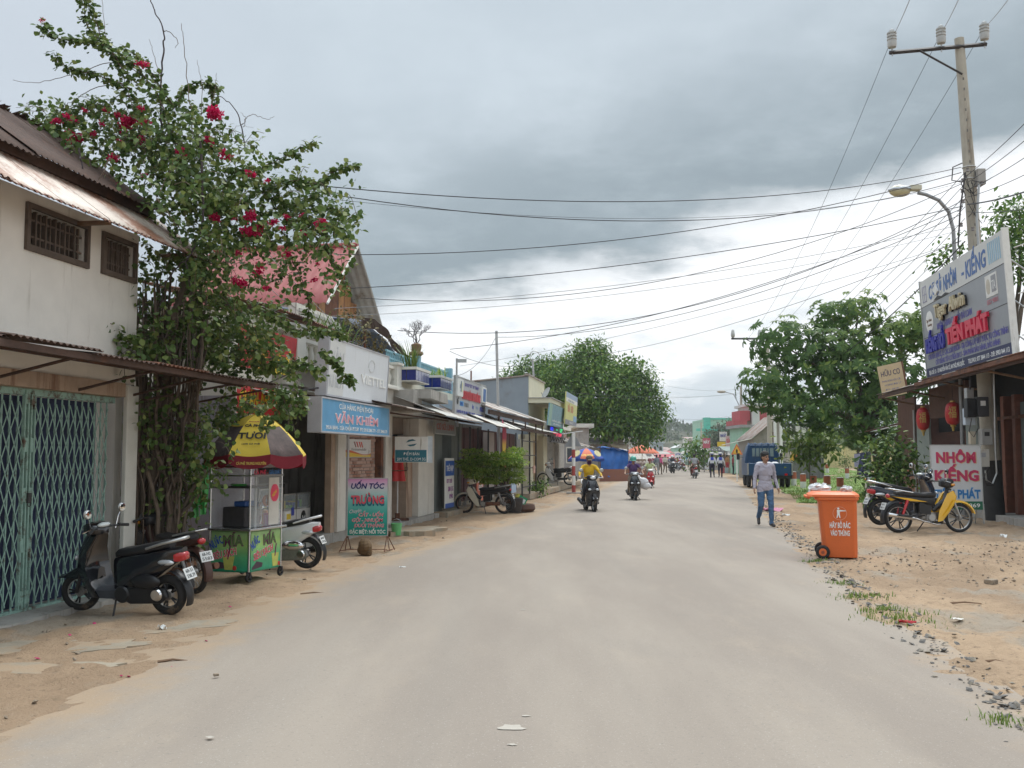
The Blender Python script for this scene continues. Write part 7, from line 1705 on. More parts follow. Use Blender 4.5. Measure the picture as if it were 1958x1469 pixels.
def cart_umbrella():
    c = Vector((-3.32,12.72,0));t = thing('parasol','yellow and dark red parasol over the juice cart','parasol',c,.12)
    yel = mat('yellow parasol cloth',(.72,.53,.06),.7,.08,3,.1,30);drk = mat('printed brown parasol cloth',(.09,.06,.055),.7,.6,7,.1,30,dirt=(.42,.32,.28),dscale=5,damt=.3);mar = mat('maroon valance',(.34,.03,.05),.7,.1)
    n = 8;R_ = .66;H_ = .52;zb = 1.60
    for i,me in enumerate(umbrella_mesh(R_,H_,n,[yel,drk],mar)):
        obj(me.name.split('.')[0],me,t,(0,0,zb),-math.pi/2-math.pi/n)
    for me in ():
        pass
    for k in range(n):
        if k % 2 == 1:    # the printed gores carry a yellow upper part
            a0 = -math.pi/2-math.pi/n+2*math.pi*k/n;a1 = a0+2*math.pi/n
            MB().sheet(lambda u,v:((R_*.5*v*(1-.10*math.sin(math.pi*u)*v*.5)+.003)*math.cos(a0+(a1-a0)*u),(R_*.5*v*(1-.10*math.sin(math.pi*u)*v*.5)+.003)*math.sin(a0+(a1-a0)*u),H_*(1-(v*.5)**1.7)-.015*math.sin(math.pi*u)*v+.008),6,5,.003).build('gore_top',yel,t,smooth=60,loc=(0,0,zb))
    MB().tube([(0,0,.66),(0,0,zb+H_+.05)],.018,8).build('pole',M_alu,t);MB().ell((0,0,zb+H_+.03),(.05,.05,.03),12,6).build('cap',yel,t,smooth=60)
    # lettering on the gore that faces the street: sloped panel
    sl = math.atan2(H_*1.25,R_)
    def face(az_,lines,m,**kw):
        o = lettering(t,lines,m,0,**kw);o.rotation_euler = Euler((-(math.pi/2-sl)+.0,0,az_));o.location = (0,0,0);return o
    for az_,in ((0,),):
        rr = R_*.70
        for tx,up,h,w in (('CÀ PHÊ',.17,.045,.22),('TƯƠI',.04,.095,.34),('100% CÀ PHÊ',-.015,.018,.22)):
            o = lettering(t,[(tx,0,0,h,w)],M_tex_black,0,bold=.035)
            v = .80-up*1.9;r = R_*v*.94;z = H_*(1-v**1.7);slope = math.atan2(H_*1.7*v**.7,R_)
            o.location = (0,-r-.028,zb+z-.02);o.rotation_euler = (-(math.pi/2-slope),0,0)
        o = lettering(t,[('TRUNG NGUYÊN',0,0,.018,.13)],mar,0,bold=.02);v = .40;o.location = (0,-R_*v*.96-.02,zb+H_*(1-v**1.7)-.0);o.rotation_euler = (-(math.pi/2-.62),0,0)
        o = lettering(t,[('CÀ PHÊ TRUNG NGUYÊN',.02,0,.035,.36)],mat('valance yellow',(.75,.55,.12),.5),0,bold=.01);o.location = (0,-R_*.90-.018,zb-.13)
    return t
cart_umbrella()
def cane_pile():
    t = thing('sugarcane_pile','heap of dark sugarcane stalks lying behind the juice cart','sugarcane',LF(13.2,-.75,.12),ROTL);rg = random.Random(8)
    ms = [mat('dark cane',(.045,.03,.035),.6,.3,8,.1),mat('pale cane',(.28,.19,.13),.7,.2,8,.1)]
    for i in range(70):
        y = rg.uniform(-.5,.4);z = rg.uniform(.02,.42)*(1-abs(y));x0 = rg.uniform(-.9,-.4);x1 = rg.uniform(.6,1.1)
        MB().tube([(x0,y,z*.5+.02),((x0+x1)/2,y+rg.uniform(-.05,.05),z+.12),(x1,y+rg.uniform(-.15,.15),max(.02,z*.3))],.016,6).build('cane',ms[0] if rg.random() < .75 else ms[1],t)
cane_pile()
def hair_sign():
    a,b = gnd(664,1054),gnd(740,1054);c = (a+b)/2;az = math.atan2(b.y-a.y,b.x-a.x)
    t = thing('pavement_sign','teal hairdresser pavement sign with pink top on a rusty stand','sign',c,az)
    w = .66;z0,z1 = .26,1.20
    MB().box(-w/2,w/2,0,.03,z0,z1).build('panel',mat('teal to pink print',(.1,.4,.4),.4,.06,2,.01,grad=[(0,(.0,.22,.17)),(.35,(.01,.30,.24)),(.62,(.16,.46,.42)),(.82,(.50,.52,.52)),(.95,(.58,.30,.46)),(1,(.55,.24,.42))]),t)
    f = MB();q = .012;f.box(-w/2-q,w/2+q,-.008,.036,z1,z1+q).box(-w/2-q,w/2+q,-.008,.036,z0-q,z0).box(-w/2-q,-w/2,-.008,.036,z0,z1).box(w/2,w/2+q,-.008,.036,z0,z1);f.build('frame',M_alu,t)
    nv = mat('deep navy letters',(.015,.015,.12),.4,.05);rd = mat('coral letters',(.62,.07,.10),.4,.05);tl = mat('deep teal shade',(.0,.11,.16),.4,.05);pw = mat('pinkish white print',(.74,.60,.62),.4,.05)
    lettering(t,[('UỐN TÓC',.0,1.035,.085,.56)],nv,-.003,bold=.035,shear=.2)
    lettering(t,[('TRƯỜNG',0,.755,.13,.56)],tl,-.003,bold=.05);lettering(t,[('TRƯỜNG',0,.79,.125,.55)],rd,-.007,bold=.04)
    lettering(t,[('Chuyên',-.2,.635,.06,.2,.12)],pw,-.003,shear=.4);red2 = mat('rose letters',(.62,.06,.12),.4,.05)
    for m,bd,y in ((M_tex_white,.04,-.003),(red2,.008,-.007)):
        lettering(t,[('CẮT - UỐN',.06,.575,.055,.42),('GỘI - NHUỘM',.0,.485,.055,.52),('DUỖI THẲNG',.03,.395,.055,.50)],m,y,bold=bd,shear=.2)
    lettering(t,[('ĐẶC BIỆT: NỐI TÓC',0,.29,.058,.60)],mat('pale print',(.72,.72,.66),.4),-.004,bold=.03)
    for s in (-1,1):
        x = s*(w/2-.0)
        for dy,dx in ((-.22,-.06),(.22,.06),(0,0)):MB().tube([(x,.015,z0+.01),(x+dx+s*.04,dy+.015,.005)],.008,5).build('stand_leg',M_rust,t)
        MB().tube([(x-.06+s*.04,-.205,.02),(x+.06+s*.04,.235,.02)],.007,5).build('stand_foot',M_rust,t)
    MB().tube([(-w/2,.0,.03),(w/2,.0,.03)],.007,5).build('tie_bar',M_rust,t)
    # rock weighing the stand down
    r = MB();r.ell((0,0,.10),(.145,.12,.125),14,9);me = r.mesh('rock',mat('brown rock',(.16,.10,.05),.9,.35,5,.6,25,dirt=(.07,.05,.03),damt=.4))
    for v in me.vertices:k = 1+.16*math.sin(v.co.x*21+v.co.z*9)+.12*math.sin(v.co.y*19-v.co.z*23+1);v.co = Vector((v.co.x*k,v.co.y*k,.1+(v.co.z-.1)*k))
    tag(obj('rock',me,None,gnd(697,1060),.4),'brown rock holding down the stand of the teal pavement sign','rock')
    p = gnd(758,1024);b = thing('bucket','small light green plastic bucket by the white pillar','bucket',p)
    MB().lathe([(.001,.005),(.085,.005),(.115,.23),(.122,.235),(.118,.24),(.108,.235),(.08,.02),(.001,.018)],20).build('shell',mat('pale green plastic',(.14,.46,.18),.35,.06),b,smooth=40)
    MB().tube([(-.11,0,.22),(-.07,0,.30),(0,0,.33),(.07,0,.30),(.11,0,.22)],.005,5).build('handle',M_alu,b,smooth=60)
hair_sign()
def showcase():
    t = thing('display_case','white glass phone display case with red round logo in the dark shop','display case',LF(16.3,-.45,.16),ROTL)
    wp = mat('white laminate',(.62,.60,.58),.4,.06,dirt=(.4,.36,.3),damt=.2)
    for x0,x1 in ((0,1.0),(1.04,1.6),(1.64,2.3)):
        MB().box(x0,x1,0,.5,0,.46).build('base',wp,t,bevel=.006);MB().box(x0,x1,.02,.48,.47,.475).build('deck',M_tex_white,t)
        zz = 1.02 if x0 == 0 else .90
        for x in (x0,x1-.02):MB().box(x,x+.02,0,.02,.46,zz-.15).box(x,x+.02,.46,.5,.46,zz).build('frame_post',M_alu,t)
        MB().box(x0,x1,.0,.02,zz-.17,zz-.15).box(x0,x1,.46,.5,zz,zz+.02).build('frame_rail',M_alu,t)
        MB().box(x0+.02,x1-.02,.003,.01,.47,zz-.17).build('glass',glassmat('case glass',(.7,.78,.8),.18),t)
        for i in range(5):MB().box(x0+.06+.17*i*(x1-x0),x0+.15+.17*i*(x1-x0),.15,.3,.48,.48+random.uniform(.04,.14)).build('goods',random.choice([M_tex_blue,mat('lime box',(.25,.5,.08),.5),M_vkside,M_tex_yel]),t)
    MB().lathe([(.001,0),(.15,0),(.15,.006),(.001,.006)],24,tr(.25,0,.26) @ rot(x=math.pi/2)).build('round_logo',mat('logo crimson',(.46,.01,.07),.4,.05),t)
    lettering(t,[('L',.22,.20,.12,.07)],M_tex_white,-.012,bold=.01);MB().ring(.10,.012,22,4,tr(.25,-.008,.26),.3).build('logo_ring',M_tex_white,t)
    lettering(t,[('LG',.68,.18,.17,.36)],mat('warm grey print',(.36,.34,.33),.5),-.004,bold=.01)
    MB().box(1.1,1.32,-.006,0,.12,.44).build('poster',M_tex_white,t);MB().box(1.16,1.34,-.010,-.006,.30,.40).build('yellow_label',M_tex_yel,t);MB().box(1.38,1.5,-.006,0,.36,.5).build('blue_label',M_tex_blue,t)
    q = MB().ell((1.95,-.004,.27),(.13,.006,.16),20,10).build('oval_logo',M_tex_black,t);lettering(t,[('M',1.95,.20,.14,.14)],M_tex_white,-.012,bold=-.01)
showcase()
def folded_umbrella(label,loc,h0,h1,r,cloths,pole,base=True,lean=0.):
    t = thing('folded_parasol',label,'parasol',loc);t.rotation_euler = (0,lean,.3)
    MB().tube([(0,0,.02),(0,0,h1+.06)],.016,8).build('pole',pole,t)
    n = 24;z_prev = h1
    for i,(z0,z1,m,r0,r1) in enumerate(cloths):
        rings = []
        for z,rr in ((z1,r1),((z0+z1)/2,(r0+r1)/2),(z0,r0)):
            rings.append([(rr*(1+.28*math.cos(4*a+z*3))*math.cos(a),rr*(1+.28*math.cos(4*a+z*3))*math.sin(a),z) for a in [2*math.pi*j/n for j in range(n)]])
        MB().loft(rings).build('cloth',m,t,smooth=50)
    if base:MB().box(-.26,.26,-.14,.14,0,.06).build('base',M_rust,t,bevel=.01);MB().box(-.05,.05,-.05,.05,.06,.18).build('socket',M_rust,t)
    return t
rc = mat('red parasol cloth',(.50,.025,.025),.6,.1,4,.1,20);og = mat('orange parasol cloth',(.62,.16,.06),.6,.1,4,.1,20);nb = mat('navy blue parasol cloth',(.02,.03,.20),.65,.12,4,.1,20)
p = LF(22.9,-.02,.1)
q = folded_umbrella('folded red parasol on a white pole before the dull blue door',p,.9,1.95,.13,[(.95,1.5,rc,.17,.13),(1.5,1.85,og,.13,.06),(1.85,1.92,M_black,.03,.02)],M_white);q.scale = (.95,)*3
MB().sheet(lambda u,v:(.10+.12*u,-.05,1.45-.5*v),3,4,.01).build('tan_flap',mat('tan cloth',(.5,.38,.24),.7),q);lettering(q,[('O',.2,1.2,.1,.07)],M_tex_black,-.062)
q = folded_umbrella('folded blue and orange parasol leaning in the grey shop corner',gnd(846,967)+Vector((0,.2,.1)),0,1.5,.2,[(.05,.75,nb,.30,.17),(.70,.98,og,.24,.12),(.98,1.45,nb,.13,.04)],M_alu,False,.06)
# poster boards beside the parasol
t = board('poster_stand','white and blue poster board standing beside the folded blue parasol','sign',26.75,.30,.20,1.0,1.32,M_white,.03)
MB().box(-.5,.5,-.004,0,.85,1.25).build('blue_band',mat('cobalt print',(.03,.11,.42),.5),t);MB().box(-.5,.5,-.004,0,.0,.12).build('blue_band',MATS['cobalt print'],t)
lettering(t,[('THẺ NẠP',.0,.98,.14,.8)],M_tex_white,-.008,bold=.02);lettering(t,[('ĐT DĐ',-.05,.66,.10,.6),('SIM 3G',.1,.44,.12,.6),('090',.15,.24,.12,.4)],mat('violet red print',(.25,.04,.25),.5),-.004,bold=.02)
t = board('orange_poster','orange poster board with white letters behind the cream motorbike','sign',29.6,.55,.2,.95,1.15,mat('orange poster print',(.58,.12,.06),.5,.1),.03)
lettering(t,[('SIM',0,.85,.14,.6),('SỐ',-.05,.60,.16,.6),('ĐẸP',.05,.36,.16,.6)],M_tex_white,-.006,bold=.03)
t = board('column_poster','narrow blue and white poster on the shopfront behind the pruned bush','sign',33.6,.9,.35,.9,1.35,mat('sky print',(.42,.52,.66),.5,.06,grad=[(0,(.34,.46,.62)),(.25,(.4,.5,.62)),(.3,(.62,.62,.66)),(.7,(.6,.62,.68)),(.8,(.05,.25,.55)),(1,(.45,.55,.7))]),.03)
lettering(t,[('S',0,.92,.16,.3),('I',0,.72,.14,.1),('M',0,.50,.16,.3)],M_tex_blue,-.006,bold=.03)
def tyre_planter():
    p = gnd(1000,978);t = thing('tyre_planter','brown planter cut from an old tyre beside the cream motorbike','planter',p)
    MB().lathe([(.30,.0),(.36,.08),(.33,.20),(.29,.21),(.31,.10),(.26,.02)],22).build('tyre',mat('dusty tyre',(.10,.055,.04),.85,.2,6,.2),t,smooth=50)
    q = thing('carton','green and yellow carton sticking out of the tyre planter','carton',p+Vector((-.14,.0,.2)));q.rotation_euler = (0,.5,.3)
    MB().box(-.1,.16,-.09,.09,0,.26).build('box',mat('carton green',(.02,.30,.13),.5,.08),q);MB().box(-.16,-.1,-.09,.09,0,.26).build('side',mat('carton yellow',(.6,.58,.1),.5),q);MB().box(.02,.12,-.094,-.09,.08,.2).build('label',M_tex_white,q)
tyre_planter()
q = thing('planter','dark wire planter with weedy leaves at the terrace corner','planter',gnd(1022,950));MB().lathe([(.2,0),(.28,.2),(.27,.22),(.18,.02)],16).build('pot',M_iron,q);blades('leaves',[(random.gauss(.1,.15),random.gauss(0,.1),.2) for _ in range(60)],.2,.5,L_mango,w=.03).parent = q
# striped post with a back-turned warning triangle
q = thing('warning_sign','back of a grey triangular road sign on a red and white banded post','road sign',gnd(1097,944),-.1)
zs = [0,.35,.75,1.15,1.5,1.85,2.55]
for i,(a,b) in enumerate(zip(zs,zs[1:])):MB().tube([(0,0,a),(0,0,b)],.075-.0 if i else .08,12).build('band',M_white if i % 2 or i == 5 else mat('red band paint',(.36,.06,.05),.6,.15),q)
MB().prism([(-.36,1.98),(.36,1.98),(.05,2.5),(-.05,2.5)],-.15,-.10,tr(-.02,.26,0)).build('triangle_back',mat('grey sign back',(.26,.27,.28),.5,.06,metal=.2),q);MB().tube([(-.5,-.05,2.5),(.4,-.05,2.62)],.02,6).build('top_rod',M_alu,q)
MB().box(-.3,.3,-.3,.3,-.05,.06).build('footing',M_conc,q)
# thin conduit poles above the roofs
for nm,s,d,z0,z1,r,lb in (('conduit_pole',28.1,.2,2.4,4.35,.035,'thin grey cable pole with a clamp at the terrace corner'),('conduit_pole',34.9,.15,.1,6.0,.06,'tall two piece pipe pole rising through the long tin awning'),('conduit_pole',48.0,-.5,3.9,6.3,.06,'pipe pole with a ring hook behind the cream house'),('conduit_pole',31.0,.0,3.0,4.25,.03,'short rusty stub pole behind the laptop shop sign')):
    q = tag(thing(nm,'','',LF(s,d,0)),lb,'pole');MB().tube([(0,0,z0),(-.03,0,(z0+z1)/2)],r,8).build('lower_pipe',M_vkside if r > .03 else M_rust,q);MB().tube([(-.03,0,(z0+z1)/2),(-.10 if r == .06 else -.03,0,z1)],r*.8,8).build('upper_pipe',M_alu if r > .03 else M_rust,q)
    if 'ring' in lb:MB().ring(.24,.02,18,6,tr(0,0,z1+.15)).build('hook_ring',M_alu,q)
    if 'clamp' in lb:MB().box(-.02,.25,-.03,.03,z1-.12,z1-.02).build('clamp',M_alu,q)
# ================================================================ RIGHT VERGE
def wheelie_bin():
    p = gnd(1603,1066);t = thing('wheelie_bin','orange plastic wheeled rubbish bin at the road edge','bin',p,-.27)
    og = mat('orange bin plastic',(.68,.145,.035),.42,.06,4,.06,60,dirt=(.40,.10,.04),dscale=1.8,damt=.25,streak=True)
    def sq(z,x0,x1,y0,y1,c=.05):return [(x0+c,y0,z),(x1-c,y0,z),(x1,y0+c,z),(x1,y1-c,z),(x1-c,y1,z),(x0+c,y1,z),(x0,y1-c,z),(x0,y0+c,z)]
    MB().loft([sq(.02,-.22,.27,-.26,.22),sq(.10,-.235,.275,-.27,.23),sq(.86,-.29,.275,-.33,.30),sq(.90,-.31,.285,-.345,.32)]).build('body',og,t,smooth=30,bevel=.012)
    MB().loft([sq(.90,-.34,.30,-.365,.34),sq(.945,-.345,.305,-.37,.345),sq(.95,-.33,.29,-.36,.33)]).build('rim',og,t,bevel=.01)
    MB().loft([sq(.952,-.46,.315,-.38,.35,.07),sq(.985,-.45,.31,-.375,.345,.08),sq(1.02,-.38,.27,-.33,.30,.1),sq(1.025,-.3,.22,-.28,.25,.1)]).build('lid',og,t,smooth=30)
    MB().tube([(-.42,-.25,.93),(-.48,-.2,.95),(-.48,.2,.95),(-.42,.25,.93)],.02,8).build('handle',og,t,smooth=60)
    for y in (-.31,.27):
        w = MB().ring(.075,.032,24,8,tr(-.24,y,.105)).build('wheel',M_rubber,t,smooth=60);MB().tube([(-.24,y-.03,.105),(-.24,y+.03,.105)],[.058,.058],16).build('hub',og,w);MB().tube([(-.24,y-.04,.105),(-.24,y+.04,.105)],.025,10).build('axle_cap',mat('rusty orange',(.3,.08,.04),.6),w)
    sy = lambda z:-.27-.06*(z-.1)/.76-.004
    for tx,z,w in (('HÃY BỎ RÁC',.48,.30),('VÀO THÙNG',.36,.28)):
        o = lettering(t,[(tx,0,0,.078,w)],M_tex_white,0,bold=.03);o.location = (.02,sy(z)-.004,z);o.rotation_euler = (.078,0,0)
    o = MB();o.ell((0,0,.115),(.016,.003,.016),10,6);o.prism([(-.022,.095),(.02,.095),(.11,.085),(.11,.075),(.02,.07),(.02,.03),(.03,-.03),(.015,-.03),(.0,.02),(-.015,-.03),(-.03,-.03),(-.018,.03)],-.003,0)
    o = o.build('litter_symbol',M_tex_white,t);o.location = (.0,sy(.66)-.004,.66);o.rotation_euler = (.078,0,0)
    o = MB().ring(.10,.004,26,4,None,.5).build('symbol_ring',mat('pale orange print',(.72,.32,.2),.5),t);o.location = (.02,sy(.69)-.004,.70);o.rotation_euler = (.078,0,0)
    def crumple(nm,lb,loc,r,sx):
        mb = MB();mb.ell((0,0,0),(r*sx,r,r*.75),16,10);me = mb.mesh('bag',mat('grey white plastic bag',(.55,.55,.55),.3,.15,9,.4,25));rg = random.Random(r)
        for v in me.vertices:v.co = v.co*(1+rg.uniform(-.22,.25))
        tag(obj('plastic_bag',me,None,loc,.3),lb,'bag')
    crumple('bag','large crumpled silver plastic bag sticking out behind the bin lid',p+Vector((-.12,.45,1.04)),.13,1.4);crumple('bag','small crumpled white plastic bag lying on the bin lid',p+Vector((.14,-.05,1.06)),.075,1.2)
wheelie_bin()
def cargo_truck():
    p = gnd(1448,934);t = thing('cargo_truck','small dark blue cargo truck parked at the right road edge seen from behind','truck',p+Vector((.72,.3,0)),-.12)
    bl = mat('dark blue truck paint',(.012,.055,.13),.35,.12,3,.04,dirt=(.07,.09,.12),damt=.25);w = 1.05
    # rear tailgate faces -y
    MB().box(-w,w,0,.05,.62,1.22).build('tailgate',bl,t,bevel=.02);MB().box(-w,w,0,2.6,.62,.68).build('bed_floor',bl,t)
    for s in (-1,1):MB().box(s*w-.03,s*w+.03,.05,2.6,.62,1.22).build('side_board',bl,t);MB().box(s*w-.02*s,s*(w+.05),-.02,.03,.66,1.22).build('silver_corner',M_alu,t)
    MB().box(-w,w,.05,.08,.45,.62).build('rear_beam',M_black,t)
    # cab with rear window openings and ribs
    cab = MB();rings = []
    for z,hw,y0,y1 in ((.6,.90,2.7,4.2),(1.3,.90,2.7,4.3),(1.7,.84,2.72,4.05),(2.12,.70,2.78,3.8),(2.2,.60,2.85,3.7)):rings.append([(-hw,y0,z),(hw,y0,z),(hw,y1,z),(-hw,y1,z)])
    cab.loft(rings).build('cab',bl,t,bevel=.05)
    for x0,x1 in ((-.52,-.18),(-.14,.20),(.24,.56)):MB().box(x0,x1,2.66,2.71,1.55,1.98).build('rear_window',mat('window sky tint',(.22,.27,.26),.08,.2,3,0,coat=.5),t)  # reflected sky put into the pane colour
    for x in (-.75,-.35,0,.35,.75):MB().tube([(x*1.15,2.62,.7),(x*1.08,2.64,1.5),(x*.95,2.66,2.12),(x*.9,2.8,2.24),(x*.85,3.6,2.24)],.028,6).build('roof_rib',bl,t)
    MB().tube([(-.86,2.62,.7),(-.8,2.64,1.7),(-.62,2.66,2.2),(.62,2.66,2.2),(.8,2.64,1.7),(.86,2.62,.7)],.035,8).build('bed_hoop',bl,t,smooth=60)
    MB().lathe([(.001,0),(.085,0),(.085,.008)],20,tr(-.46,-.004,1.05) @ rot(x=math.pi/2)).build('yellow_badge',mat('badge yellow',(.66,.62,.30),.4),t);MB().prism([(-.49,1.075),(-.43,1.075),(-.46,1.01)],-.016,-.012).build('badge_mark',M_iron,t)
    MB().box(-.62,-.30,-.012,0,.68,.80).build('red_plate',mat('red plate',(.60,.03,.03),.4),t);MB().box(.70,.84,-.012,0,.62,.72).build('rear_lamp',M_redlens,t)
    for x in (-.95,-.68,.68,.95):wh = MB().ring(.24,.085,24,8,tr(x,.75,.32) @ rot(z=math.pi/2),1.1).build('rear_wheel',M_rubber,t,smooth=60);MB().tube([(x-.06,.75,.32),(x+.06,.75,.32)],.17,14).build('hub',M_iron,wh)
    MB().ring(.24,.08,24,8,tr(-.8,3.6,.32) @ rot(z=math.pi/2),1.1).build('front_wheel',M_rubber,t,smooth=60);MB().ring(.24,.08,24,8,tr(.8,3.6,.32) @ rot(z=math.pi/2),1.1).build('front_wheel',M_rubber,t,smooth=60)
    for s in (-1,1):MB().tube([(s*.88,3.9,1.5),(s*1.12,3.85,1.55)],.015,5).build('mirror_arm',M_black,t);MB().box(s*1.12-.08,s*1.12+.08,3.83,3.87,1.38,1.72).build('mirror',M_black,t)
    for i in range(3):
        b = tag(MB().ell((0,0,0),(.24,.2,.12),12,8).build('sack',mat('white sack',(.62,.62,.62),.6,.15),None,smooth=60),('left','middle','right')[i]+' white sack lying in the blue truck bed','sack','sacks in the truck');b.location = t.location+Vector((-.35+.38*i,.45+.1*i,1.18));b.rotation_euler.z = .4*i
    q = thing('skip','dark blue open metal box with orange lamp beside the truck','container',gnd(1492,924)+Vector((.2,.8,0)),-.12)
    MB().box(-.30,.45,0,1.2,.45,1.15).build('box',bl,q,bevel=.02);MB().box(-.33,.48,-.03,1.22,1.15,1.19).build('rim',M_black,q);MB().box(-.05,.12,-.02,0,.50,.62).build('lamp',mat('orange lamp',(.6,.16,.05),.3,.1,coat=.4),q)
    for x in (-.25,.4):
        for y in (.1,1.1):MB().box(x-.04,x+.04,y-.04,y+.04,0,.45).build('foot',M_iron,q)
cargo_truck()
# red and white bollards on the lawn
RB = mat('brick red bollard paint',(.36,.095,.045),.7,.15,6,.1,dirt=(.2,.07,.05),damt=.3);WB = mat('chipped white bollard paint',(.62,.62,.58),.7,.12,6,.1,dirt=(.35,.34,.3),damt=.35)
def bollard(px,py,sc,lb):
    p = gnd(px,py);p.z = float(ground_z(np.array([[p.x,p.y]]))[0])
    t = thing('bollard',lb,'bollard',p,random.uniform(-.2,.2),'red and white bollards on the lawn');t.scale = (sc,)*3
    MB().tube([(0,0,-.1),(0,0,.36)],.14,14).build('white_base',WB,t,smooth=40);MB().tube([(0,0,.36),(0,0,.70)],.143,14).build('red_top',RB,t,smooth=40);MB().lathe([(.12,.70),(.14,.72),(.10,.745),(.001,.75)],14).build('cap',M_conc,t,smooth=40)
for px,py,lb in ((1518,930,'leftmost bollard nearest the blue truck'),(1536,935,'second bollard from the left in the front row'),(1556,940,'front row bollard left of the silver plastic bag'),(1582,944,'front row bollard right behind the silver plastic bag'),(1607,946,'front row bollard farthest right above the bin lid'),(1537,907,'bollard far back on the lawn in front of the sapling trunk'),(1582,912,'bollard far back in the middle of the lawn'),(1620,918,'bollard on the lawn nearest the palm')):
    bollard(px,py,1.0 if py > 925 else .95,'red over white '+lb)
# yellow boundary wall with recessed panels
def yellow_wall():
    a = Vector((27.6,93.0,.38));b = Vector((36.5,84,.38));L = (b-a).length;t = thing('boundary_wall','stained pale yellow boundary wall with pilasters behind the lawn','wall',a,math.atan2(b.y-a.y,b.x-a.x))
    yw_ = mat('stained pale yellow wall',(.66,.57,.30),.85,.1,1,.15,20,dirt=(.22,.19,.11),dscale=.8,damt=.4,streak=True)
    MB().box(0,L,0,.2,-.3,2.25).build('wall',yw_,t);MB().box(-.1,L+.1,-.08,.28,2.25,2.36).build('coping',M_conc,t)
    x = 0;bm = MB().box(.03,.47,-.03,0,.02,.18).mesh('block',yw_)
    while x < L:
        MB().box(x-.16,x+.16,-.10,.0,-.3,2.25).build('pilaster',yw_,t)
        for r in range(7):
            for k in range(3):obj('block',bm,t,(x+.36+k*.5+(.1 if r % 2 else 0),0,.25+r*.24))
        x += 2.05
yellow_wall()
# weathered house behind the truck
def grey_house():
    c = gnd(1412,912);t = thing('grey_house','weathered grey rendered house with lean roof behind the blue truck','house',Vector((18.75,66,0)),-.1)
    gw = mat('mouldy grey render',(.28,.255,.22),.9,.15,.8,.2,20,dirt=(.09,.085,.075),dscale=.5,damt=.4)
    MB().prism([(-2.4,0),(-.5,0),(-.5,4.2),(-.7,4.35),(-2.4,2.8)],0,.2).build('gable_wall',gw,t);MB().box(-2.4,-2.2,.2,8,0,2.8).build('side_wall',gw,t);MB().box(-.5,2.3,.4,.6,0,2.5).build('annex_wall',M_concdark,t)
    for i in range(3):
        mb = MB();corr(mb,0,2.8,(2.6,2.72),(.5,4.45),.2,.02,rot(z=math.pi/2));q = mb.build('roof_sheet',M_tinold,t,smooth=60,loc=(0,-.3+2.7*i,0))
    MB().box(-1.3,-.9,-.03,0,1.2,3.2).build('old_door',mat('brown boarded door',(.12,.08,.06),.8,.2),t);MB().tube([(-2.5,-.2,2.75),(-4.6,-.6,2.3)],.03,6).build('eave_line',M_whitewash,t)
    MB().box(.1,1.5,.35,.39,2.7,3.6).build('window_frame',M_whitewash,t)
    for x in (.4,.8,1.2):MB().box(x-.05,x+.05,.30,.35,2.7,3.6).build('window_bar',M_concdark,t)
    MB().box(-.5,2.4,.2,.7,2.5,2.6).build('ledge',M_conc,t)
grey_house()
# laundry hanging on lines
def clothes(label,a,b,items):
    t = thing('clothes_line',label,'clothes line',a);L = b-a
    MB().tube([(0,0,0),tuple(L*.5+Vector((0,0,-.05))),tuple(L)],.006,4).build('line',M_black,t)
    for i,(u,w,h,c) in enumerate(items):
        g = thing('garment','garment') if False else None
        o = MB().sheet(lambda p,q:(w*(p-.5),.04*math.sin(7*p+3*q),-h*q-.02),6,6,.01).build('garment',cloth('garment cloth %s' % str(c),c),t,smooth=60);o.location = L*u;o.rotation_euler = (0,0,math.atan2(L.y,L.x))
clothes('line of yellow and orange washing beside the grey house',at(1492,866,60),at(1526,862,60),[(.1,.35,.45,(.55,.48,.18)),(.3,.3,.5,(.4,.34,.32)),(.5,.4,.6,(.5,.42,.36)),(.7,.4,.55,(.62,.36,.05)),(.88,.35,.5,(.45,.14,.06))])
clothes('line of lilac and navy shirts beyond the garden bush',at(1636,868,46),at(1664,862,46),[(.12,.3,.6,(.35,.32,.48)),(.4,.3,1.0,(.06,.06,.16)),(.6,.3,1.1,(.03,.03,.07)),(.85,.3,.9,(.07,.07,.10))])
# pole group, white pipes and meter cabinet by the truck
def simple_pole(label,px,py_top,Y,r=.14,lean=0.,arm=None,lamp=False):
    b = gnd(px,900);b = at(px,872,Y);b.z = 0;t = thing('utility_pole',label,'utility pole',b);h = at(px,py_top,Y).z
    MB().tube([(0,0,0),(lean,0,h)],[r,r*.65],12).build('shaft',M_pole,t,smooth=50)
    if arm:
        MB().tube([(-arm[0],0,h-.25),(arm[1],0,h-.25)],.06,5).build('crossarm',M_iron,t)
        for x in (-arm[0]+.1,(arm[1]-arm[0])/2,arm[1]-.1):MB().lathe([(.03,0),(.12,.08),(.12,.3),(.09,.34),(.10,.42),(.03,.5)],10,tr(x,0,h-.2)).build('insulator',mat('grey porcelain',(.42,.42,.40),.3),t,smooth=50)
        MB().tube([(-arm[0]*.6,0,h-.28),(0,0,h-1.0)],.03,5).build('brace',M_iron,t)
    if lamp:
        MB().tube([(0,0,h*.72),(-.8,0,h*.9),(-1.8,0,h*.93)],.05,6).build('lamp_arm',M_vkside,t);MB().ell((-2.1,0,h*.93),(.5,.2,.15),12,8).build('lamp_head',mat('lamp tan',(.38,.33,.26),.4),t,smooth=60)
    return t,b,h
simple_pole('concrete pole rising behind the blue truck',1473,640,58,.17,-.05,(2.2,1.2))
simple_pole('concrete pole with a lamp arm farther down the road',1419,738,105,.19,0,None,True)
simple_pole('thin brown pole in front of the turquoise building',1341,808,150,.14,.05)
q = thing('pipe_stack','pair of white drain pipes beside the concrete pole','pipe',at(1483,872,57)*Vector((1,1,0)))
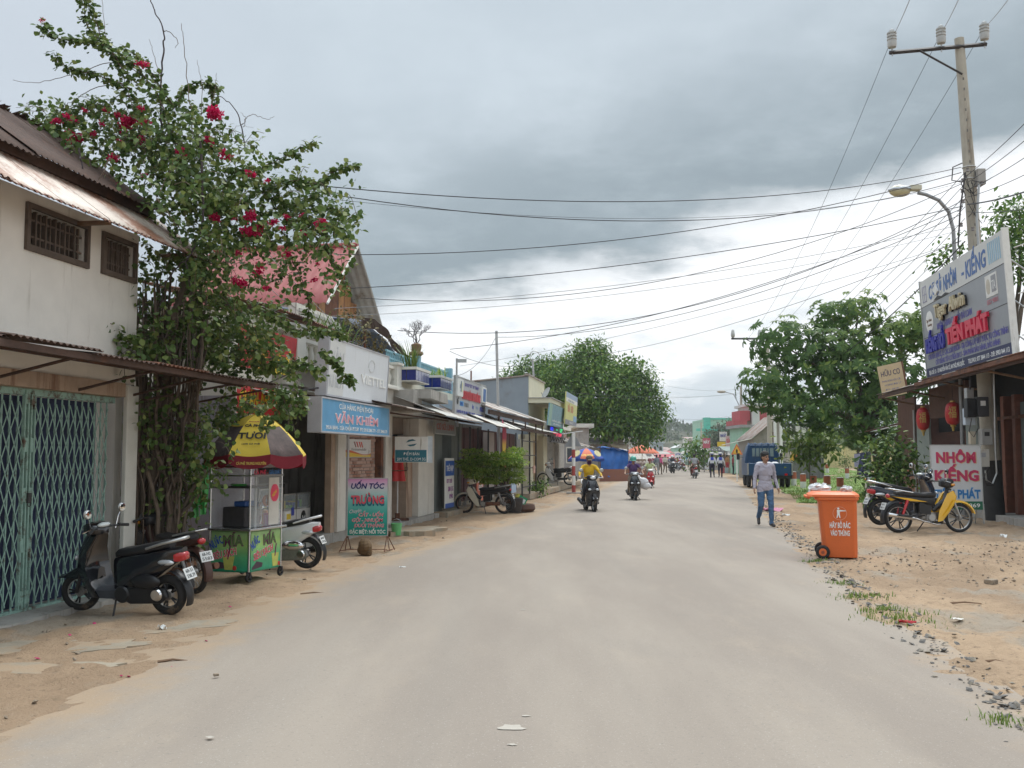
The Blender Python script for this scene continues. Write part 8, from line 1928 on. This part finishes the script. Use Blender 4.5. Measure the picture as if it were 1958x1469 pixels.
for dx in (0,.34):MB().tube([(dx,0,0),(dx,0,5.2+dx*4)],.085,10).build('pipe',M_white,q,smooth=60)
MB().tube([(0,-.02,4.1),(.1,-.02,4.2),(.9,-.02,4.2)],.09,10).build('elbow',M_white,q,smooth=60)
q = thing('meter_cabinet','white electric cabinet on a post beside the blue truck','cabinet',at(1483,872,54)*Vector((1,1,0)))
MB().box(-.24,.24,0,.25,.9,1.75).build('cabinet',mat('cabinet white',(.70,.70,.69),.4,.04),q,bevel=.01);MB().box(-.1,.08,-.008,0,1.58,1.66).build('grille',M_iron,q);MB().box(-.05,.14,-.008,0,1.20,1.25).build('blue_label',M_tex_blue,q);MB().tube([(0,.1,0),(0,.1,.9)],.06,8).build('post',M_alu,q)
# small litter near the camera
def litter(name,lb,px,py,w,d,h,m,rz=0.):
    p = gnd(px,py);p.z = max(gz(p.x,p.y),.0)+.012 if abs(p.x) > 3 or py < 1300 else .05
    mb = MB();mb.sheet(lambda u,v:(w*(u-.5),d*(v-.5),h*(.3+.7*math.sin(7*u+5*v))),4,3,.004);o = mb.build(name,m,None);o.location = p;o.rotation_euler.z = rz;tag(o,lb,'litter');return o
litter('paper_cup','small white paper scrap on the dirt below the black scooter',310,1203,.07,.05,.03,M_tex_white);litter('plastic_scrap','white scrap lying near the pavement sign on the dirt',770,1087,.09,.05,.02,M_tex_white)
litter('pink_bag','pink plastic bag lying on the verge behind the walking man',1478,977,.55,.3,.10,mat('pink plastic',(.62,.25,.36),.4,.1));litter('white_cloth','white wad of paper at the right pavement edge',1918,1028,.12,.1,.06,M_tex_white)
litter('paper_scrap','white scrap on the right verge beyond the walking man',1503,988,.2,.08,.04,M_tex_white);litter('red_wrapper','thin red strip on the broken road edge',1735,1192,.16,.03,.02,M_tex_red,-.4);litter('tin_lid','flat cream coloured lid on the right verge',1830,1186,.10,.07,.01,M_pillar)
for px,py,a,l,lb in ((1845,1156,-.05,.34,'brown stick with a loose strap on the right verge'),(600,1135,.3,.30,'dead twig on the dirt left of the road'),(330,1265,.25,.22,'pale straw lying on the left verge'),(1905,1262,-.3,.16,'short dark twig on the right verge')):
    p = gnd(px,py);p.z = gz(p.x,p.y)+.012;tag(MB().tube([(-l/2,0,0),(0,.015,.01),(l/2,-.01,0)],[.012,.009,.005],5).build('stick',M_wood,None,loc=p,rz=a),lb,'stick')
for px,py,s,lb in ((1895,1115,.055,'broken brick lump on the right verge'),(413,1303,.014,'small dark pebble on the left side of the road')):
    p = gnd(px,py);z = .045 if s < .02 else gz(p.x,p.y)+.02;o = MB().box(-s*1.3,s*1.3,-s,s,-s*.6,s*.7).build('stone',M_stone,None,bevel=s*.25,loc=(p.x,p.y,z),rz=.5);tag(o,lb,'stone')
M_spot = mat('dried paint spot',(.42,.38,.325),.9,.1,20,.1)
for px,py,r,lb in ((975,1408,.06,'largest pale spot on the road near the bottom centre'),(401,1427,.02,'pale spot on the road at the lower left'),(1005,1385,.018,'small pale spot just above the largest road spot'),(980,1442,.018,'small pale spot just below the largest road spot'),(1000,1175,.02,'pale spot in the middle of the road')):
    p = gnd(px,py);mb = MB();n = 14;rr = [r*random.uniform(.6,1.2) for _ in range(n)];mb.add([(rr[i]*1.5*math.cos(2*math.pi*i/n),rr[i]*math.sin(2*math.pi*i/n),0) for i in range(n)],[tuple(range(n))]);o = mb.build('road_spot',M_spot,None,loc=(p.x,p.y,.0495),rz=random.uniform(-.4,.4));tag(o,lb,'stain')
pet = []
for px,py in ((72,1258),(328,1276),(180,1200),(440,1158),(395,1226),(570,1153),(232,1294),(246,1294),(133,1220),(330,1422/1.1)):
    p = gnd(px,py);pet.append((p.x,p.y,gz(p.x,p.y)+.01))
lumps('fallen_petals',pet,.018,.03,mat('magenta petal',(.42,.01,.10),.6),.3)
# ================================================================ FAR TOWN
def fhouse(lb,x0,x1,yt,Y,dep,wm,roof=None,rm=None,win=0,storeys=1,cat='house',nm='house',z0=-.1,over=.3):
    """house set square to the view at distance Y: walls, roof, windows with frame and pane"""
    a,b = at(x0,yt,Y),at(x1,yt,Y);w = b.x-a.x;h = a.z;t = thing(nm,lb,cat,Vector((a.x,Y,0)),0)
    MB().box(0,w,0,dep,z0,h).build('wall',wm,t)
    if roof == 'flat':MB().box(-over,w+over,-over,dep+over,h,h+.25).build('roof',rm,t)
    elif roof == 'gable':MB().prism([(-over,h-.1),(w+over,h-.1),(w/2,h+w*.28)],-over,dep+over).build('roof',rm,t)
    elif roof == 'shed':
        m = MB();corr(m,-over,w+over,(-1.2,h-.45),(dep,h+.5),.3,.03);m.build('roof',rm,t,smooth=60)
    for s in range(storeys):
        for i in range(win):
            cx = w*(i+.5)/win;zz = h*(s+.5)/storeys;ww = min(.45,w/win*.3);hh = h/storeys*.24
            f = MB().box(cx-ww,cx+ww,-.06,0,zz-hh,zz+hh).build('window',M_whitewash,t);MB().box(cx-ww*.8,cx+ww*.8,-.08,-.06,zz-hh*.85,zz+hh*.85).build('pane',mat('dark pane',(.05,.06,.07),.2,.2),f)
    return t
def col(n,c,r=.75,**k):return mat(n,c,r,.1,1.2,.1,10,dirt=tuple(q*.6 for q in c),dscale=.6,damt=.3,**k)
c_blue,c_turq,c_pale,c_cream = col('pale blue render',(.38,.46,.50)),col('turquoise render',(.10,.46,.35)),col('white render',(.58,.58,.56)),col('cream render',(.52,.48,.38))
c_mint = col('mint render',(.30,.50,.38));c_grey = col('grey boards',(.30,.29,.29));c_rust = col('rusty wall',(.24,.10,.065));c_roof = col('pinkish roof',(.42,.30,.27));c_redr = col('red far roof',(.42,.09,.10));c_tin = col('far tin',(.38,.35,.31))
# left side beyond the cream house
t = fhouse('grey boarded shack with a tan tin roof beside the parasol stall',1128,1184,838,74,5,c_grey,'shed',c_tin);
for i in range(10):MB().box(.1+i*.21,.28+i*.21,-.05,0,0,2.6).build('board',M_conc,t)
mb = MB();mb.sheet(lambda u,v:(1.0+1.3*u+.5*v,-.2-1.3*v,2.95-.9*v+.25*(1-u)),6,4,.03);mb.build('front_awning',mat('tan tarpaulin',(.34,.27,.19),.8,.15),t)
fhouse('grey block building with a white ledge behind the warning sign',1104,1126,818,62,6,M_conc,'flat',M_whitewash)
t = thing('tarp_stall','stall wrapped in bright blue tarpaulin behind the yellow rider','stall',at(1148,872,62)*Vector((1,1,0)))
mb = MB();mb.sheet(lambda u,v:(1.75*u,-.15*math.sin(5*u)*v-.3*v+.07*math.sin(23*u+5*v)*(.4+v)+.05*math.sin(9*v+3*u),2.1-.25*u*u-1.75*v+.06*math.sin(17*u)),16,8,.03);mb.build('tarp',mat('blue tarpaulin',(.012,.11,.38),.45,.2,2,.3,8),t,smooth=60)
mb = MB();mb.sheet(lambda u,v:(-.1+1.9*u,2*v-.2,2.13-.25*u*u+.1*math.sin(6*u)*v),10,4,.03);mb.build('tarp_roof',MATS['blue tarpaulin'],t,smooth=60);MB().box(-.1,2.9,-.5,-.35,0,.75).build('rusty_base',c_rust,t)
for x in (0,1.75):MB().tube([(x,.05,0),(x,.05,2.3)],.04,6).build('post',M_wood,t)
t = thing('parasol','big orange and blue striped parasol beside the banded post','parasol',gnd(1121,922));n = 8
for me in umbrella_mesh(1.15,.62,n,[mat('far orange cloth',(.62,.15,.07),.7,.08),mat('far blue cloth',(.03,.08,.36),.7,.08)],mat('far blue valance',(.04,.10,.38),.7,.08)):obj(me.name.split('.')[0],me,t,(0,0,1.42),-math.pi/2-math.pi/n)
MB().tube([(0,0,0),(0,0,2.1)],.03,8).build('pole',M_white,t)
for a_ in (-1,1):MB().lathe([(.001,0),(.24,0),(.24,.02),(.001,.02)],16,tr(.62*a_,-.80,1.72) @ rot(x=.9,z=.7*a_)).build('round_emblem',mat('emblem gold',(.55,.48,.25),.6),t)
o = lettering(t,[('LITE BEER',0,0,.14,.7)],M_tex_yel,0,bold=.03);o.location = (0,-1.06,1.58);o.rotation_euler = (-.9,0,0)
for lb,x0,x1,y0,y1,Y,m,tx,tc in (('yellow poster panel at the edge of the tarp stall',1180,1188,874,902,71,M_tex_yel,None,None),('blue and white menu board behind the purple rider',1192,1216,874,905,74,M_white,'GIÁ SỈ',M_tex_blue),('white banner under the shack roof',1166,1196,861,872,69,M_white,'QUÁN 68',M_tex_blue),('pink red sign on a pole before the turquoise building',1344,1358,838,857,94,col('pink red sign',(.50,.12,.16)),'MÁY',M_tex_white),
                                         ('white square sign with blue letters above the market',1376,1390,826,844,110,M_white,'NHÀ ĐẤT',M_tex_blue),('white and pink sign beside the square sign',1388,1402,834,857,106,col('white pink sign',(.60,.45,.44)),'SỬA XE',M_tex_red),('yellow shop sign above the market roof',1372,1387,845,854,108,M_tex_yel,None,None),('grey market banner with white letters',1358,1388,855,866,100,col('grey banner',(.25,.27,.29)),'CHỢ',M_tex_white),
                                         ('blue and white sign far down the road on the left',1290,1302,864,876,170,M_white,'ATM',M_tex_blue),('blue shop sign at the road bend',1312,1322,866,878,160,col('far blue sign',(.08,.25,.40)),None,None),('orange sign on the far grey house corner',1416,1424,815,828,90,col('orange far sign',(.55,.22,.12)),None,None)):
    a,b = at(x0,y1,Y),at(x1,y0,Y);t = thing('shop_sign',lb,'sign',Vector((a.x,Y,0)));w = b.x-a.x;MB().box(0,w,0,.08,a.z,b.z).build('panel',m,t)
    for x in (w*.15,w*.85):MB().tube([(x,.06,0),(x,.06,a.z)],.04,5).build('post',M_iron,t)
    if tx:lettering(t,[(tx,w/2,a.z+(b.z-a.z)*.45,(b.z-a.z)*.3,w*.8)],tc,-.02,bold=.03)
    if lb.startswith('blue and white menu'):[MB().box(.05,w-.05,-.01,0,a.z+.1+.32*i,a.z+.28+.32*i).build('blue_row',M_tex_blue,t) for i in range(3)]
t = thing('parasol','faded orange parasol at the far left stalls','parasol',gnd(1228,908))
for me in umbrella_mesh(1.5,.7,8,[MATS['far orange cloth']]):obj(me.name.split('.')[0],me,t,(0,0,1.8))
MB().tube([(0,0,0),(0,0,2.5)],.03,6).build('pole',M_white,t)
fhouse('white two storey house partly hidden by the mango tree',1178,1222,822,130,8,c_pale,'flat',c_blue,3,2);fhouse('white water tank tower behind the palm',1206,1222,838,110,2,c_pale,'flat',c_pale)
fhouse('pale blue house with a flat roof and porch far left of the road',1247,1268,848,210,8,c_blue,'flat',c_blue,2,2);fhouse('low white shopfront far left of the road',1236,1284,868,190,8,c_pale,'shed',c_tin,4);fhouse('low rusty roofed stall row at the road bend',1256,1300,874,175,5,c_rust,'shed',c_redr)
fhouse('grey stall with tin roof behind the lime shirted rider',1198,1246,868,100,5,c_grey,'shed',c_tin);fhouse('mint green house low on the hill',1292,1312,856,260,8,c_mint,'gable',c_pale,2);fhouse('pale house with pinkish tile roof on the hill',1317,1342,838,280,10,c_pale,'shed',c_roof,3,2);fhouse('cream house in the trees at the foot of the hill',1276,1294,862,300,8,c_cream,'gable',c_roof,2)
t = fhouse('turquoise flat roofed building with a projecting slab',1345,1440,802,230,14,c_mint,None,None,5,3,'building','building')
MB().box(0,1.6,-.3,0,0,10.6).build('corner_tower',c_turq,t);MB().box(-1.8,12,-1.2,0,7.4,8.0).build('projecting_slab',c_turq,t);MB().box(-.2,12,-.2,.2,10.1,10.5).build('parapet',c_turq,t)
t = fhouse('white tower house with red side panels behind the grey house',1438,1452,776,95,6,c_pale,'flat',c_pale,0,3);MB().box(-1.1,-.1,.4,4,5.0,6.0).build('red_panel',c_redr,t);MB().box(.75,2.2,.4,4,4.6,6.4).build('red_panel',c_redr,t);MB().box(-1.9,-.6,-.4,3,4.55,5.0).build('red_roof',c_redr,t)
fhouse('pale green and grey shop behind the grey house',1420,1446,818,84,5,c_mint,'flat',c_grey,2);fhouse('long low market hall with white front on the right',1356,1412,862,112,8,c_pale,'shed',c_tin,6);fhouse('dark lean-to stall at the right of the far road',1350,1376,868,118,5,c_grey,'shed',c_tin)
t = thing('market_canopy','grey green tarpaulin canopy over the market tables','canopy',at(1380,872,92)*Vector((1,1,0)))
mb = MB();mb.sheet(lambda u,v:(3.0*u,2.5*v-1.2,2.05+.45*v+.2*u-.1*math.sin(math.pi*u)),8,4,.03);mb.build('cloth',mat('grey green tarp',(.20,.25,.22),.7,.1),t)
for x in (.05,1.5,2.95):MB().tube([(x,-1.15,0),(x,-1.15,2.1+.07*x)],.04,6).build('post',M_wood,t)
for i in range(5):tag(MB().box(-.3,.3,-.2,.2,0,.5).build('crate',random.choice([M_wood,c_redr,c_blue,M_conc]),None,bevel=.02,loc=tuple(at(1384+6*i,872,90)*Vector((1,1,0))),rz=.2*i),('first','second','third','fourth','fifth')[i]+' crate from the left in front of the market canopy','crate','market crates')
t = thing('warning_sign','yellow triangular warning sign with red rim beside the blue truck','road sign',at(1409,872,60)*Vector((1,1,0)))
MB().tube([(0,.03,0),(0,.03,2.0)],.04,8).build('post',M_white,t);MB().prism([(-.36,1.66),(.36,1.66),(0,2.34)],0,.02).build('rim',mat('sign orange red',(.60,.14,.05),.5),t);MB().prism([(-.26,1.72),(.26,1.72),(0,2.2)],-.008,0).build('face',mat('sign amber',(.72,.42,.05),.5),t);MB().prism([(-.05,1.76),(.05,1.76),(.06,1.92),(0,2.02),(-.06,1.92)],-.014,-.008).build('symbol',M_tex_black,t)
t = fhouse('low stall on the left of the far road with boxes',1216,1236,878,84,3,c_cream,'shed',c_tin)
# roadside rows closing the view farther away, both sides
for i,(x0,x1,yt,Y,m,r) in enumerate(((1225,1250,858,160,c_pale,c_tin),(1262,1290,866,240,c_cream,c_redr),(1300,1325,868,240,c_blue,c_tin),(1322,1350,868,170,c_mint,c_tin),(1268,1282,858,320,c_pale,c_roof),(1336,1352,852,330,c_cream,c_redr))):fhouse(('white','cream','blue','mint','small white','small cream')[i]+' far shophouse closing the view of the street',x0,x1,yt,Y,8,m,'shed',r,3)
fhouse('long grey wall and roofs behind the lawn trees',1560,1760,862,118,8,c_grey,'shed',c_tin,6);fhouse('house behind the mango trees with a pale wall',960,1110,838,95,10,c_grey,'gable',c_roof,4)
# ================================================================ WIRES
def wire(a,b,sag,r,lb,m=None,n=26,gp='overhead cables'):
    a,b = Vector(a),Vector(b);pts = [a.lerp(b,i/n)-Vector((0,0,4*sag*(i/n)*(1-i/n))) for i in range(n+1)]
    o = MB().tube([p-a for p in pts],r*.55,5,caps=False).build('overhead_cable',m or M_wire,None,smooth=60);o.location = a;tag(o,lb,'cable',gp);return o
M_wire = mat('black cable',(.03,.03,.032),.6,.1);M_wireg = mat('grey cable',(.30,.30,.31),.6,.1)
# three lines of the crossarm: one way over the camera, the other down the street
for k,((px,py),fx,fy) in enumerate((((1706,72),(1755,-40),(1432,645)),((1800,62),(1850,-40),(1455,640)),((1883,52),(1955,-40),(1478,636)))):
    p = at(px,py,24.2);wire(p,at(*fx,13),.05,.012,('left','middle','right')[k]+' line running from the crossarm over the camera',M_wireg);wire(p,at(*fy,58),.9,.012,('left','middle','right')[k]+' line sagging from the crossarm down the street')
PX = [((1840,320),24),((1842,340),24),((1845,350),24),((1838,372),24),((1842,392),24),((1850,430),24),((1840,360),24)]
# service lines across the street: pole pixel, far-end pixel, far distance, sag
for k,(x0,y0,x1,y1,Y1,sg,r,lb) in enumerate(((1838,320,560,350,15,.55,.016,'thick twisted cable from the pole to the vines, topmost'),(1838,345,590,365,16,.75,.016,'twisted cable just below the topmost one to the vines'),(1838,350,560,372,14,.6,.006,'thin wire between the two twisted cables'),(1838,330,640,487,22,.55,.018,'cable from the pole to the red roof ridge'),(1838,395,655,552,24,.35,.018,'cable from the pole to the red roof gable, lower'),
        (1838,352,690,570,24,1.0,.015,'sagging cable from the pole to the red roof corner'),(1838,430,640,590,22,.35,.012,'grey cable to the terrace over the white lightbox'),(1838,385,760,632,25,1.1,.016,'cable from the pole to the terrace canopy'),(1838,400,860,668,28,.6,.016,'cable from the pole to the cable post at the terrace corner'),(1838,410,948,645,35,.8,.016,'cable from the pole to the tall pipe pole'),
        (1838,440,630,605,20,.4,.010,'pale wire to the white lightbox'),(1838,460,1018,690,48,.7,.014,'cable from the pole to the ring hook pole'),(1838,462,880,700,33,.3,.012,'pale cable to the laptop shop roof'))):
    p = at(x0,y0,24.0);q = at(x1,y1,Y1);wire(p,q,sg,r,lb,M_wireg if 'pale' in lb or 'grey' in lb else M_wire)
# bundle from the main pole to the pole behind the truck and on
for k in range(7):wire(at(1845,330+22*k,24.1),at(1474-k*2,690+7*k,58),.35+.12*k,.014 if k < 6 else .03,('first','second','third','fourth','fifth','sixth','thick seventh')[k]+' cable from the top in the bundle to the pole by the truck')
for k in range(6):wire(at(1850,335+14*k,24.1),at(1990,205+38*k,17 if k < 5 else 15),.05,.014 if k != 4 else .03,('highest','second highest','third highest','fourth highest','thick fifth','lowest')[k]+' cable leaving the pole out of the picture on the right')
for k in range(4):wire(at(1474,690+12*k,58),at(1419,748+9*k,105),.5,.014,('top','upper','lower','bottom')[k]+' cable between the two far poles')
for k,(x0,y0,Y0,x1,y1,Y1,lb) in enumerate(((1420,742,105,1275,738,80,'far cable from the lamp pole to the mango tree, upper'),(1420,750,105,1100,758,60,'far cable to the yellow advertising board'),(1420,752,105,1040,748,45,'far cable to the cream house'),(1420,790,105,1270,800,85,'low far cable across the street'),(1420,795,105,1120,815,58,'lowest far cable to the dish roof'),(1474,640,58,1432,645,62,'short jumper at the far crossarm'),(1018,690,48,860,672,28,'cable between the ring hook pole and the cable post'),(948,645,35,862,720,28.5,'stay wire from the tall pipe pole to the terrace corner'))):wire(at(x0,y0,Y0),at(x1,y1,Y1),.35,.014,lb)
wire(at(610,620,20),at(480,520,13),.05,.01,'pale cable from the white balcony into the vines',M_wireg);wire(at(700,668,23),at(500,470,13.5),.1,.012,'pale cable crossing before the red roof',M_wireg);wire(at(760,672,25),at(500,585,14),.12,.012,'pale cable along the balcony plants',M_wireg)
# thin humid air: far things fade a little
def air():
    m = bpy.data.materials.new('haze air');m.use_nodes = True;nt = m.node_tree;nt.nodes.clear()
    v = nt.nodes.new('ShaderNodeVolumePrincipled');v.inputs['Color'].default_value = (.86,.90,.94,1);v.inputs['Density'].default_value = .0004;v.inputs['Anisotropy'].default_value = .2
    o = nt.nodes.new('ShaderNodeOutputMaterial');nt.links.new(v.outputs[0],o.inputs['Volume'])
    MB().box(-950,950,-80,2450,-3,40).build('haze',m,kind='stuff')
air()
bpy.data.objects.remove(_to);bpy.data.curves.remove(_tc)
